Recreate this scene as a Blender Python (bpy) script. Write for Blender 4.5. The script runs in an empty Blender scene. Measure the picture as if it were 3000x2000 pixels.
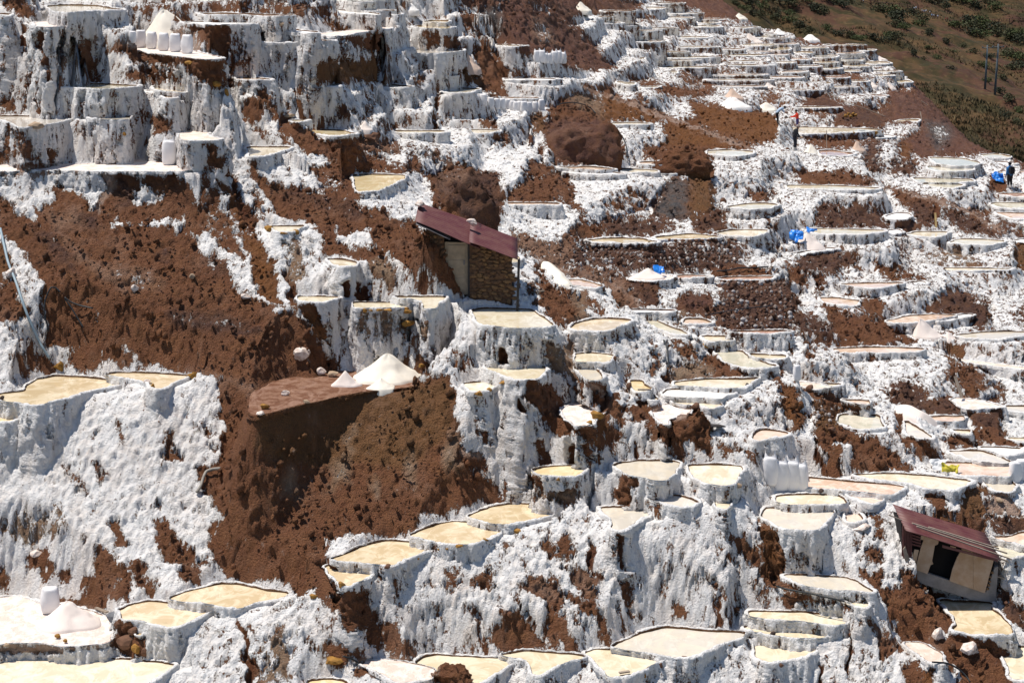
import bpy, bmesh, math, random
import numpy as np
from mathutils import Vector, Matrix, Euler
from math import radians, sin, cos, pi

# ------------------------------------------------------------------ camera, sky, sun, exposure
scene = bpy.context.scene
coll = scene.collection
F = 4200.0            # focal length in survey units (a picture 2352 units wide)
CX, YH = 1176.0, -120.0   # principal column and the horizon row above the picture
W2, H2 = 2352.0, 1568.0
cam_d = bpy.data.cameras.new('camera')
cam = bpy.data.objects.new('camera', cam_d)
coll.objects.link(cam)
cam_d.sensor_width = 36.0
cam_d.lens = 36.0 * F / W2
cam.rotation_euler = (pi / 2, 0, 0)           # level camera, the picture plane shifted down (a shift lens)
cam_d.shift_y = -(H2 / 2 - YH) / W2
cam_d.clip_start, cam_d.clip_end = 1.0, 6000.0
scene.camera = cam

SUN_EL, SUN_AZ = radians(69), radians(-82)    # azimuth from straight ahead, negative = left
world = bpy.data.worlds.new('World'); scene.world = world; world.use_nodes = True
nt = world.node_tree; nt.nodes.clear()
wo = nt.nodes.new('ShaderNodeOutputWorld'); bg = nt.nodes.new('ShaderNodeBackground'); sky = nt.nodes.new('ShaderNodeTexSky')
sky.sky_type = 'NISHITA'; sky.sun_disc = False; sky.sun_elevation = SUN_EL
sky.sun_rotation = SUN_AZ; sky.altitude = 3000; sky.air_density = 1.0; sky.dust_density = 1.0
bg.inputs[1].default_value = 0.105
nt.links.new(sky.outputs[0], bg.inputs[0]); nt.links.new(bg.outputs[0], wo.inputs[0])
sun_d = bpy.data.lights.new('sun', 'SUN'); sun_d.energy = 4.7; sun_d.angle = radians(0.53); sun_d.color = (1.0, 0.95, 0.88)
sun = bpy.data.objects.new('sun', sun_d); coll.objects.link(sun)
to_sun = Vector((sin(SUN_AZ) * cos(SUN_EL), cos(SUN_AZ) * cos(SUN_EL), sin(SUN_EL)))
sun.rotation_euler = to_sun.to_track_quat('Z', 'Y').to_euler()
sun.location = to_sun * 300
scene.view_settings.view_transform = 'Standard'; scene.view_settings.look = 'None'
scene.view_settings.exposure = 0.27; scene.view_settings.gamma = 1.0; scene.view_settings.use_curve_mapping = False
scene.cycles.max_bounces = 4; scene.cycles.diffuse_bounces = 2; scene.cycles.glossy_bounces = 2
random.seed(7); rng = np.random.default_rng(7)

# Salt pans and dry platforms: (tile, kind, label, outline of the water).  The tiles are a 4 x 4 survey grid.
# kinds: t tan, y yellow, c cream, p pale grey, k pink, g grey green, w dry white, r red brown, e bare earth platform, s pink salt platform
PANS = [
# --- bottom row
('D0','c','large cream pan with brown blotches in the lower left corner below the bagged salt','-200,1300 0,1303 400,1325 800,1345 1200,1365 1480,1385 1600,1410 1500,1470 1420,1520 1340,1570 1250,1640 -200,1640'),
('D0','t','tan pan with a white bar along its back, right of the tumbled boulders','1090,910 1180,870 1340,830 1500,840 1750,868 2010,885 1990,905 1850,950 1720,1005 1590,1055 1540,1050 1400,1020 1290,1000 1130,985 1120,930'),
('D0','t','tan pan at the foot of the brown landslide, upper of the two joined pans','1570,797 1700,745 1850,705 2020,665 2180,672 2352,703 2450,730 2640,752 2552,800 2352,838 2200,885 2050,875 1850,840 1650,820'),
('D0','t','tiny triangle of tan brine squeezed behind the tumbled brown boulders','1230,1050 1390,1065 1300,1110 1275,1140'),
('D1','t','middle pan of the tan stair at the foot of the ochre brown wall','690,440 830,390 940,340 1080,295 1220,265 1400,280 1600,295 1740,310 1700,330 1550,370 1400,420 1290,470 1240,495 1100,480 900,465'),
('D1','t','tan pan with white swirls one step above the middle of the tan stair','1430,225 1560,160 1700,115 1820,93 2000,105 2150,120 2290,133 2270,160 2150,225 2020,290 1900,305 1760,290 1600,260'),
('C1','t','highest and widest pan of the tan stair, its rim running up to the round pans','1950,1620 2060,1565 2180,1525 2352,1500 2650,1500 2960,1507 2880,1548 2720,1590 2540,1640 2400,1672 2300,1693 2130,1680'),
('D1','t','lowest small pan of the tan stair, half buried by the brown landslide toe','650,495 900,510 1130,535 1090,570 950,630 850,690 780,670 700,590'),
('D1','c','cream pan with a dark brown mound of earth standing against its near edge','1490,1380 1560,1340 1680,1318 1900,1335 2150,1345 2352,1355 2395,1370 2330,1400 2180,1480 2050,1570 1900,1640 1550,1640 1500,1500'),
('D2','c','small cream pan at the bottom edge beside the pan with the earth mound','-90,1315 0,1300 130,1285 300,1295 500,1310 660,1335 600,1360 450,1400 320,1450 215,1510 190,1450 165,1370 100,1350 0,1345'),
('D1','y','sliver of yellow brine under the grey boulder at the bottom edge','480,1590 500,1555 640,1545 780,1560 830,1590 760,1640 480,1640'),
('D2','c','pale cream pan with a dropped plank on its near rim','690,1300 780,1268 950,1275 1150,1300 1330,1320 1460,1335 1400,1360 1250,1410 1150,1470 1050,1510 900,1520 850,1440 790,1380'),
('D2','p','big pale pan at the foot of the streaked white slope, half clear and half clouded','915,1250 1050,1180 1200,1115 1400,1070 1600,1085 1850,1105 2130,1120 2080,1150 1900,1220 1750,1280 1600,1330 1450,1330 1200,1290 1050,1270'),
('D3','c','upper of three narrow cream pans stacked beside the white buttress','-170,920 0,920 300,930 550,945 745,968 720,1010 600,1050 520,1040 300,1005 0,990 -150,965'),
('D3','c','middle of three narrow cream pans, with a small dark stone on its rim','-200,1060 0,1060 250,1078 450,1095 590,1110 560,1140 450,1165 250,1160 0,1140 -150,1100'),
('D3','c','lowest of three narrow cream pans above the cracked buttress','-100,1200 0,1210 250,1222 430,1238 420,1280 300,1340 100,1370 0,1375 -100,1330'),
('D3','p','long pale grey pan curving round under the rust stained gully','150,580 300,582 500,590 700,610 800,640 860,690 960,740 750,735 600,725 400,690 260,650'),
('D3','c','short pan with a black hose along its near rim','550,775 700,780 830,795 900,840 890,885 800,860 690,815'),
('D3','k','scrap of orange brine behind a slumped lump of salt','700,5 790,5 860,80 760,100'),
('D3','t','deep tan pan directly below the tin roofed hut','1590,815 1800,830 2030,840 2050,900 2150,980 2210,1050 2230,1135 2050,1130 1880,1120 1720,1095 1740,1040 1720,960 1640,880'),
('D3','c','pale cream pan cut by the frame behind the dark bank in the lower right','2120,1220 2330,1250 2480,1260 2520,1400 2500,1540 2300,1530 2250,1530 2220,1400 2130,1260'),
('D3','k','tan pink pan behind the hut under the cut brown bank','2050,230 2200,235 2352,195 2450,205 2450,330 2352,318 2200,270'),
('D3','g','greenish pan behind the hut roof at the frame edge','2070,320 2300,325 2450,340 2450,400 2280,410 2210,430 2100,345'),
# --- third row
('C0','t','long tan pan on top of the tallest white wall','0,490 240,460 260,410 340,355 500,325 560,325 800,340 1000,362 1230,380 1080,410 850,450 650,510 560,540 400,580 330,590 180,570 0,550 -100,520'),
('C0','y','small wedge of yellowish brine below the long tan pan at the left frame edge','-100,660 0,662 280,672 200,710 100,735 0,745 -100,750'),
('C0','t','tan pan beside the landslide with an ochre stone on its far right rim','980,310 1080,295 1300,295 1500,305 1720,320 1680,345 1550,400 1450,450 1420,440 1380,390 1270,360 1100,330'),
('C1','e','bare brown earth platform carrying the big cream heap of salt','-60,640 -40,480 150,380 350,330 560,340 760,250 1000,215 1400,230 1660,320 1730,345 1620,372 1500,395 1300,435 1050,455 800,490 620,535 470,565 300,605 120,650 0,680'),
('C1','c','cream pan right of the big heap under a rust brown notch','2120,235 2240,225 2640,235 2645,280 2620,310 2560,348 2400,355 2330,345 2220,300 2150,270'),
('C1','c','little cream pan with ochre stones lined along its front rim','1920,390 2080,375 2240,385 2180,430 2100,460 1990,470'),
('C2','p','grey pan at the end of the tan stair behind a dark cleft','820,1535 950,1530 1280,1545 1370,1568 1300,1590 1200,1620 1050,1700 1000,1735 940,1720 930,1640 870,1590'),
('C2','c','shallow cream pan at the foot of the grey streaked bastion, upper of two','590,120 700,112 850,120 915,135 890,175 870,200 740,195 590,200'),
('C2','p','small grey cream pan tucked right under the grey streaked bastion','595,225 710,225 770,280 820,350 810,370 720,365 640,310 600,260'),
('C2','y','small yellow pan closed by a short plank','1100,370 1190,370 1210,410 1270,440 1240,462 1150,460 1110,410'),
('C2','c','sliver of brine just below the short plank','1190,490 1270,490 1340,545 1280,550 1220,520'),
('C2','c','narrow cream pan at the foot of the tan cut bank with the hanging hose','1510,380 1700,360 1900,352 2100,355 2270,348 2200,380 2080,435 1950,440 1750,425 1500,410'),
('C2','w','dry pan of dazzling white salt without any brine','1400,480 1440,448 1700,450 2050,465 1950,510 1900,540 1600,528 1420,515'),
('C2','c','cream pan below the dazzling dry one, beside the rubble heap','1470,545 1600,550 1750,560 1890,565 1920,595 1830,630 1740,600 1600,600 1500,575'),
('C2','g','grey green pan with a thick rounded white rim below the brown ridge','1880,100 2000,95 2090,95 2180,150 2300,195 2420,235 2352,250 2200,255 2080,235 1960,180 1910,130'),
('C2','k','orange brown crescent pan on top of a grey fluted wall','2210,900 2245,850 2300,818 2440,832 2530,850 2450,885 2352,905 2240,925'),
('C2','y','small yellow basin with four stones on its front rim','190,1195 280,1165 450,1150 600,1150 670,1170 650,1200 580,1240 450,1250 300,1245 230,1225'),
('C2','p','rounded pan with a bright reflection, left of a pair of big rounded basins','935,1155 1000,1120 1150,1105 1350,1100 1520,1115 1520,1160 1460,1230 1400,1280 1300,1280 1180,1250 1090,1240 1000,1190'),
('C2','c','deep cream basin on the white bulging tower, right of a pair of big rounded basins','1640,1145 1800,1142 1950,1145 2090,1150 2095,1180 2080,1230 2040,1310 1950,1335 1800,1310 1700,1260 1640,1200'),
('C2','p','oval grey pan one step below the pair of rounded basins','1150,1405 1350,1405 1530,1425 1620,1450 1700,1490 1640,1515 1540,1525 1420,1500 1300,1470 1220,1430'),
('C2','c','small triangular pan under the white bulging tower','1850,1435 1970,1435 2050,1440 2000,1480 1960,1545 1900,1530 1880,1480'),
('C3','k','long thin pinkish pan on the crest of the wide white wall','440,100 600,75 800,65 1000,60 1200,62 1430,75 1380,95 1150,110 800,110 500,108'),
('C3','c','short cream pan level with the round white rim above the fallen plank','-165,125 -5,130 155,135 150,155 0,160 -100,158'),
('C3','c','scrap of cream brine behind the round brown clod on the ridge','500,395 680,400 590,420 520,410'),
('C3','k','tan little pan with a white block at its right end','680,545 800,545 925,550 930,590 820,580'),
('C3','g','grey green pan facing the stepped stone wall','665,680 850,680 1010,688 1020,740 1060,800 960,812 800,800 670,760'),
('C3','p','slanting pale pan at the foot of the long salt bank','1270,745 1350,790 1430,840 1490,890 1420,893 1290,860 1280,800'),
('C3','k','pinkish cream pan right of the long salt bank','1490,700 1650,695 1800,690 1790,735 1700,745 1520,735'),
('C3','c','shred of cream brine between the salt bank and the dark spoil heap','1700,820 1850,825 1840,860 1780,860'),
('C3','p','pale pan next to the cut off heap at the frame edge','1680,1015 1850,1010 1960,1012 2080,1050 2230,1115 2150,1130 1950,1120 1870,1090 1760,1050'),
('C3','k','pink brown pan behind the yellow cloth','1530,1130 1640,1120 1850,1125 2050,1135 2210,1140 2215,1200 2210,1255 2000,1245 1780,1230 1600,1180'),
('C3','c','long olive cream pan in front of the yellow cloth','800,1235 950,1222 1200,1225 1500,1245 1860,1285 1780,1340 1650,1375 1500,1360 1300,1310 1100,1290 900,1260'),
('C3','k','long orange pink pan right beside the four standing sacks','345,1258 550,1275 800,1300 1100,1320 1250,1340 1180,1390 1100,1415 900,1390 650,1370 350,1340'),
('C3','k','short pink pan just below the long orange pink one','730,1410 900,1415 1080,1435 960,1495 880,1480 800,1440'),
('C3','c','cream pan below the four standing sacks','90,1425 300,1412 620,1418 680,1450 720,1495 650,1500 450,1510 200,1510 85,1480'),
('C3','p','big pale pan with a bowed white front, second step below the four sacks','-30,1560 0,1535 300,1550 570,1560 580,1590 530,1640 440,1755 200,1738 40,1660 -50,1620'),
('C3','p','shallow pale pan left of the two sacks at the frame edge','1990,1275 2200,1275 2270,1330 2200,1385 2100,1370 2020,1320'),
('C3','p','grey pan cut by the frame right of the pink salted platform','2180,600 2352,600 2450,605 2450,650 2352,655 2180,630'),
('C3','c','thin cream pan cut by the frame below the dark spoil heap','2210,890 2352,890 2450,895 2450,915 2300,915'),
('C3','c','shred of cream brine between two white front walls','1460,1380 1640,1385 1580,1415'),
('C2','s','pinkish salted shelf with an ochre post of stone at its corner','470,620 600,560 740,600 770,700 700,775 580,775 520,720'),
('C2','s','pinkish salted shelf above the heap of brown rubble','1270,570 1450,590 1640,620 1600,670 1430,710 1420,770 1330,700'),
('C3','s','pink salted platform on a dark rock wall under the leaning plank','1690,540 1740,520 1950,540 2160,600 2110,610 1850,620 1780,600'),
# --- second row
('B1','y','yellow tan pan inside a tall white horseshoe wall above the hut','905,40 1370,45 1340,90 1230,145 1130,185 940,205 920,120'),
('B1','c','small cream pan held by three ochre stones','150,515 300,515 440,515 390,545 330,570 200,570'),
('B1','c','half round little pan at the foot of the brown slope','670,820 780,822 880,840 930,860 900,885 790,900 720,860'),
('B1','c','narrow pale pan beside the red rust cleft','395,1160 550,1160 770,1165 700,1190 600,1215 420,1210'),
('B1','c','narrow pan with a row of ochre stones and one grey stone along its front','895,1215 1050,1215 1350,1220 1400,1240 1370,1270 1100,1270 910,1265'),
('B1','c','pan in the hollow left of the hut door','1270,1165 1450,1165 1750,1165 1660,1225 1640,1275 1560,1280 1540,1210 1440,1190 1350,1190'),
('B1','c','broad cream pan with a dark post mirrored in it below the hut','2000,1290 2090,1272 2352,1275 2520,1280 2630,1355 2730,1430 2680,1443 2352,1450 2150,1440 2060,1400 2020,1350'),
('B2','k','thin pan on a square white block left of the dark cliff','-60,300 200,300 430,308 430,322 200,324 -40,318'),
('B2','t','long lens shaped tan pan on the cobbled terrace, left one','680,645 850,630 1000,625 1180,630 1330,660 1200,672 1000,672 750,660'),
('B2','t','lens shaped tan pan in the middle of the cobbled terrace','1310,620 1450,605 1640,585 1780,595 1920,615 1750,628 1450,632 1370,640'),
('B2','c','pale oval pan at the right end of the cobbled terrace','1870,580 2000,555 2150,545 2340,550 2320,580 2200,615 2050,608 1930,600'),
('B2','c','pale half moon pan right of the dark cliff','1960,345 2080,320 2200,305 2352,305 2440,318 2352,350 2150,358'),
('B2','k','small pinkish pan beside the foot track below the cobbled terrace','480,1010 600,1005 690,1020 830,1065 760,1085 640,1070 540,1060'),
('B2','t','tan pan with white reflections right of the broad one below the hut','545,1450 620,1400 750,1370 950,1365 1085,1380 1040,1410 950,1450 850,1478 700,1475 590,1470'),
('B2','g','slanting grey pan with a heavy white rim right of the tan mirrored pan','1130,1350 1260,1345 1340,1390 1440,1440 1540,1475 1610,1505 1500,1508 1380,1460 1250,1400'),
('B2','w','dry white shelf above the slanting grey pan','1060,1285 1250,1285 1490,1290 1440,1310 1100,1305'),
('B2','k','pink pan at the foot of the rounded stone wall','1600,1370 1750,1370 1840,1405 1700,1415 1600,1415'),
('A2','c','thin cream pan on top of the knobbly white wall left of the dark cliff','970,1555 1200,1560 1330,1568 1330,1588 1050,1590'),
('B2','r','thin brown pan right of the bright blue sheet','1490,975 1600,965 1750,965 1830,980 1700,988 1520,990'),
('B2','r','thin brown pan under the drooping hose','1880,995 2000,985 2352,975 2400,980 2352,1005 2000,1010'),
('B2','r','thin red brown pan at the foot of the tall cobble wall','1980,1490 2150,1480 2352,1478 2500,1478 2560,1485 2352,1498 2100,1502'),
('B2','c','small cream pan behind a grey white wall, below the tall cobble wall','1750,1525 2010,1530 2030,1570 1820,1578'),
('B2','c','small cream pan behind the black post of the hut','-60,795 50,790 55,850 -50,855'),
('B2','s','round earth platform carrying the small heap with the blue sheet','1085,985 1150,950 1400,955 1480,972 1450,1000 1250,1012 1120,1003'),
('B3','c','long cream pan beneath the brown slope right of the winding channel','170,140 500,138 800,150 1025,165 960,178 600,180 200,165'),
('B3','g','greenish pan, upper half of the divided pair near the figure in dark clothes','1330,70 1600,75 1850,80 1890,100 1700,118 1400,110'),
('B3','g','greenish pan, lower half of the divided pair near the figure in dark clothes','1400,122 1800,130 1720,165 1560,165'),
('B3','c','cream pan right of the heap under the blue sheet','320,540 500,535 800,545 1090,550 900,590 600,590 450,580'),
('B3','c','cream pan below the dark cleft with a pale stake','1280,590 1370,565 1650,565 1600,605 1520,618 1400,605'),
('B3','c','cream pan stepped right of the pan with the stake','1670,665 1760,630 2000,635 2180,650 2050,685 1850,680'),
('B3','c','very long thin cream pan on the highest right hand wall','1330,895 1800,898 2250,905 2200,912 1800,922 1500,920'),
('B3','k','pinkish pan below an orange streaked cleft','670,1045 900,1038 1200,1035 1230,1040 1100,1070 950,1085 800,1065'),
('B3','k','grey pink pan on the ridge right of the tall cobble wall','480,1170 640,1175 830,1200 800,1240 640,1240 530,1210'),
('B3','k','pinkish pan behind the pointed heap','1080,1385 1300,1340 1500,1325 1740,1332 1500,1380 1300,1400 1150,1400'),
('B3','p','grey pink pan right of the pointed heap reaching the frame edge','1720,1515 1950,1490 2200,1482 2450,1490 2352,1520 2100,1550 1850,1545'),
('B3','g','greenish pan at the frame edge below the figure in dark clothes','2050,310 2100,295 2352,300 2450,300 2450,355 2352,355 2150,345'),
('B3','k','orange pink pan at the frame edge, second below the figure in dark clothes','2090,385 2200,390 2450,400 2450,450 2280,450 2180,420'),
('B3','r','red brown pan in which the figure in dark clothes stands','2100,215 2250,210 2450,215 2450,250 2250,240'),
('B3','k','tan pan behind the figure in dark clothes','2150,20 2260,5 2450,10 2450,40 2260,38'),
# --- top row
('A0','c','cream pan behind the biggest heap near the top edge','430,60 600,50 880,55 1000,80 1130,98 1000,105 850,105 640,130 500,120'),
('A0','c','shred of brine on the white tower in the upper left corner','-60,132 0,132 110,135 60,150 -60,150'),
('A0','g','greenish grey pan under the brown banded slope in the upper left','410,775 600,768 900,775 1290,795 1150,815 950,830 700,815 480,805'),
('A0','c','cream pan just right of the greenish grey one, under the ochre stones','1420,805 1700,805 1870,815 1780,845 1650,860 1450,840'),
('A0','k','small tan pan in the notch below the cream one in the upper left','1490,880 1660,880 1600,910 1540,910'),
('A0','p','grey pan with a round brown boulder on its front rim','-80,1072 300,1072 700,1085 600,1115 450,1155 200,1190 100,1130 0,1110 -80,1095'),
('A0','p','grey cream pan right of the pan with the round boulder','800,1060 1000,1060 1210,1080 1150,1115 950,1110 850,1095'),
('A0','k','long thin pink pan under the reddish wall at the top','1790,130 2000,125 2200,133 2480,140 2720,150 2560,165 2300,150 1950,148'),
('A0','k','thin pinkish pan right of the brown platform corner','2130,712 2352,720 2490,738 2352,745 2200,735'),
('A1','c','cream pan with a grey fluted wall left of the brown gully','-75,1355 100,1355 310,1358 260,1385 150,1420 40,1445 -40,1450'),
('A0','s','earth and salt platform carrying the six full sacks and the biggest heap','1150,450 1300,432 1600,452 1800,478 2050,537 1900,552 1500,506'),
('A1','w','thin dry white shelf above the widest upper wall','-150,385 300,375 540,372 720,380 700,390 300,397 -150,400'),
('A1','k','thin tan pan on the upper middle wall, left one','240,785 500,785 760,795 740,803 400,797'),
('A1','c','thin cream pan under the dark cobbled bastion','830,790 1200,780 1440,800 1400,812 1000,807'),
('A1','p','pinkish white pan below the brown streaked white bank','1140,485 1300,465 1600,455 1900,458 1880,480 1700,498 1500,497'),
('A1','c','cream pan left of the short row of sacks below the pink heap','1620,825 1900,815 2060,820 1960,855 1800,862'),
('A1','c','thin cream pan right of the brown tufted mound, left one of a pair','1130,1210 1400,1205 1700,1205 1760,1222 1500,1227'),
('A1','c','thin cream pan right of the dark vertical cleft, right one of a pair','1790,1205 2000,1195 2240,1200 2150,1232 1900,1230'),
('A1','y','yellowish pan in front of the small pointed heap','480,1200 700,1195 800,1205 920,1240 800,1250 700,1255 580,1240'),
('A1','c','scrap of cream brine on the shoulder above the yellowish pan','310,1110 470,1105 380,1137 350,1132'),
('A1','y','yellow pan, front one of two at the upper centre','1440,255 1500,240 1700,238 1820,260 1750,272 1550,270'),
('A1','y','yellow pan, rear one of two at the upper centre','1540,205 1640,190 1770,195 1750,215 1600,214'),
('A1','c','thin pan at the top edge left of the bright cone','820,20 1000,15 1090,25 950,30'),
('A1','c','thin cream pan below the top edge beside the bright cone','920,97 1280,100 1250,110 1000,110'),
('A1','c','thin cream pan directly under the bright cone','1120,130 1340,130 1300,141'),
('A1','c','thin pan below the dark rock wall left of the red hill','2160,415 2352,418 2500,425 2352,438'),
('A1','s','flat pink white shelf in front of the pink heap','1440,690 1880,680 1850,700 1480,717'),
('A2','w','thin dry pan on the wall right of the bright row of sacks','-60,725 300,725 450,732 300,741 -60,740'),
('A2','c','thin cream pan above the chocolate brown mound','890,1135 1100,1128 1280,1140 1200,1150 950,1150'),
('A2','c','cream pan at the lower end of the long diagonal path','1800,1390 2000,1380 2210,1395 2190,1420 2050,1440 1820,1420'),
('A2','k','pink pan in front of the square brown earth block','1180,1495 1400,1485 1560,1500 1520,1525 1200,1517'),
('A2','k','thin pan in front of the chocolate brown mound','400,1545 700,1535 950,1560 800,1572'),
('A2','c','scrap of cream brine in the white gap above the diagonal path','970,750 1130,768 1100,787 980,772'),
('A2','c','shred of brine beside the diagonal path','1160,802 1360,795 1330,810 1200,812'),
('A2','c','small cream pan beside the dark tufted knob','1380,660 1510,655 1500,680 1400,682'),
('A2','y','tiny yellow pan behind the white boulder block','1140,545 1220,532 1190,560 1160,562'),
('A2','k','thin pan behind the row of sacks','-250,898 240,900 230,912 -200,912'),
('A3','c','long cream pan edged with ochre stones beside the three workers','190,1175 330,1170 600,1178 900,1185 1060,1200 900,1215 600,1225 330,1235 210,1215'),
('A3','t','small pan on a round white tower at the edge of the brown slope','1180,1115 1280,1100 1390,1105 1330,1135 1220,1137'),
('A3','r','reddish oval pan below the three workers','470,1390 580,1385 700,1400 790,1420 700,1433 500,1430'),
('A3','g','grey green pan, upper of two at the foot of the brown slope','1490,1450 1600,1450 1800,1460 1950,1500 1900,1525 1700,1530 1560,1510'),
('A3','g','grey green pan, lower of two at the foot of the brown slope','1470,1530 1700,1543 1890,1548 1850,1570 1650,1582 1500,1565'),
('A3','c','cream pan at the frame edge above the person in blue','1960,1425 2100,1415 2230,1440 2200,1455 2000,1452'),
('A3','w','dry white pan beside the person in blue','2000,1490 2150,1490 2300,1510 2200,1518'),
('A0','s','pinkish path shelf on which the pair of tall sacks stands','-80,1525 300,1500 800,1512 1200,1455 1450,1495 1700,1508 1900,1556 1600,1574 900,1572 300,1562 -80,1580'),
('A1','s','narrow pinkish path shelf under the orange streaked bank','560,312 900,277 1200,247 1240,262 950,300 740,338'),
('A0','s','pinkish white shelf right of the fluted white block, above the pair of tall sacks','1640,1235 1900,1150 2225,1022 2255,1040 2010,1160 1870,1240 2040,1285 1700,1298'),
('D0','s','white salted floor carrying a heap and a lone sack','-120,800 150,780 380,850 560,850 800,905 970,965 1010,1090 985,1200 650,1235 300,1190 -120,1215'),
('B3','w','narrow white crest below the heap with the blue sheet','200,778 420,735 560,715 640,722 430,750 260,790'),
('C3','s','narrow pinkish path running to the frame edge above the leaning plank','1640,150 1800,170 2100,205 2450,255 2450,270 1900,200'),
('A3','w','dry white shelf under the tan cone','930,1248 1060,1240 1170,1255 1000,1275'),
('B3','w','round white salt floor in the hollow of the dark bank','1085,425 1180,392 1290,398 1312,425 1210,455 1120,448'),
('B3','w','short white shelf joining the heap under the blue sheet to the dark tufted bank','1095,556 1190,543 1235,572 1120,590'),
('B3','w','white shelf running from the stepped cream pan to the frame edge','2190,655 2352,630 2450,640 2352,662 2210,668'),
('B3','w','white shelf right of the pinkish pan below the orange streaked cleft','1240,1042 1420,1020 1450,1040 1300,1058'),
('B3','w','white block wall top behind the little cone','1510,1380 1650,1347 1850,1320 1880,1332 1700,1372 1560,1392'),
('B2','w','long white crest of the knobbly wall left of the dark cliff','480,12 720,2 960,24 1040,38 900,42 640,32'),
('B2','w','short white crest between the thin cream pan and the dark cliff','1345,14 1450,22 1560,8 1600,18 1480,38 1350,30'),
('A1','w','long white shelf under the tan boulder at the top','-20,262 250,272 560,300 545,318 250,300 -20,288'),
('A1','w','white shelf curving down from the bright cone','670,90 900,108 1115,130 1130,150 900,136 680,112'),
('A0','w','long white shelf under the thin pink pan at the top','1660,216 1800,203 2352,214 2352,236 1900,234'),
('A0','s','pinkish shelf behind the brown banded slope in the upper left','330,205 560,192 640,238 450,254 340,246'),
('C3','s','pinkish shelf below the grey white sack','270,372 500,398 560,420 420,438 290,402'),
('C3','w','white causeway below the dark spoil heap','1965,978 2250,985 2400,1002 2170,1060 2040,1010'),
('D1','s','pink salted ramp left of the cream pan with the earth mound','970,1375 1200,1352 1470,1402 1640,1445 1590,1540 1300,1555 1120,1450'),
('D3','s','pink salted hollow beside the dark bank','1270,1205 1420,1205 1595,1300 1590,1385 1480,1365'),
]
# far terraces: tile, colour, x from, x to, y, half height
FAR = '''A2 c 1330 1560 32 5;A2 c 1150 1400 80 12;A2 k 850 1110 106 6;A2 c 1440 1740 124 5;A2 c 600 900 160 6;A2 c 1430 1640 166 9;A2 k 1700 1960 180 7
A2 t 1740 1880 208 10;A2 c 620 1000 214 6;A2 c 1690 1900 246 9;A2 c 870 1150 238 6;A2 c 1270 1500 264 5;A2 c 1000 1350 287 6
A2 c 1440 1800 346 9;A2 c 900 1400 386 7;A2 c 2140 2400 417 12;A2 c 1550 1880 434 7;A2 k 1900 2100 456 7;A2 c 1340 1600 482 7;A2 c 1350 1880 530 8
A2 c 1930 2330 512 8;A2 k 2180 2400 478 6;A2 c 1340 1700 560 6;A2 c 1370 1850 622 8;A2 c 1900 2380 602 6;A2 k 1740 2340 690 6;A2 c 1800 2380 737 6
A2 k 1880 2300 797 6;A2 c 1000 1200 330 6;A2 c 1960 2330 566 6;A2 c 2050 2250 255 7;A2 c 2230 2420 345 8;A2 k 2300 2500 310 5
A3 t 50 180 452 18;A3 k 60 250 405 8;A3 c 290 520 442 9;A3 t 260 400 486 10;A3 k 0 180 502 9;A3 p 420 620 520 17;A3 k 610 850 490 10
A3 c 540 880 416 6;A3 c 840 960 462 7;A3 k 200 360 546 10;A3 p 680 860 554 14;A3 c 100 230 575 8;A3 t 430 620 576 10;A3 t 900 1100 580 13
A3 t 720 930 606 10;A3 p 290 460 612 9;A3 c 500 640 630 9;A3 k 150 330 662 9;A3 c 690 830 655 9;A3 t 880 1130 697 9;A3 r 500 720 712 10
A3 k 30 300 712 8;A3 t 340 560 765 7;A3 c 760 900 750 6;A3 c 960 1200 660 6;A3 y 1205 1290 752 10;A3 k 80 480 829 5;A3 c 500 800 800 5
A3 r 780 1080 880 7;A3 y 260 640 991 6;A3 c 0 160 352 6;A3 c 0 130 320 6'''
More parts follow.
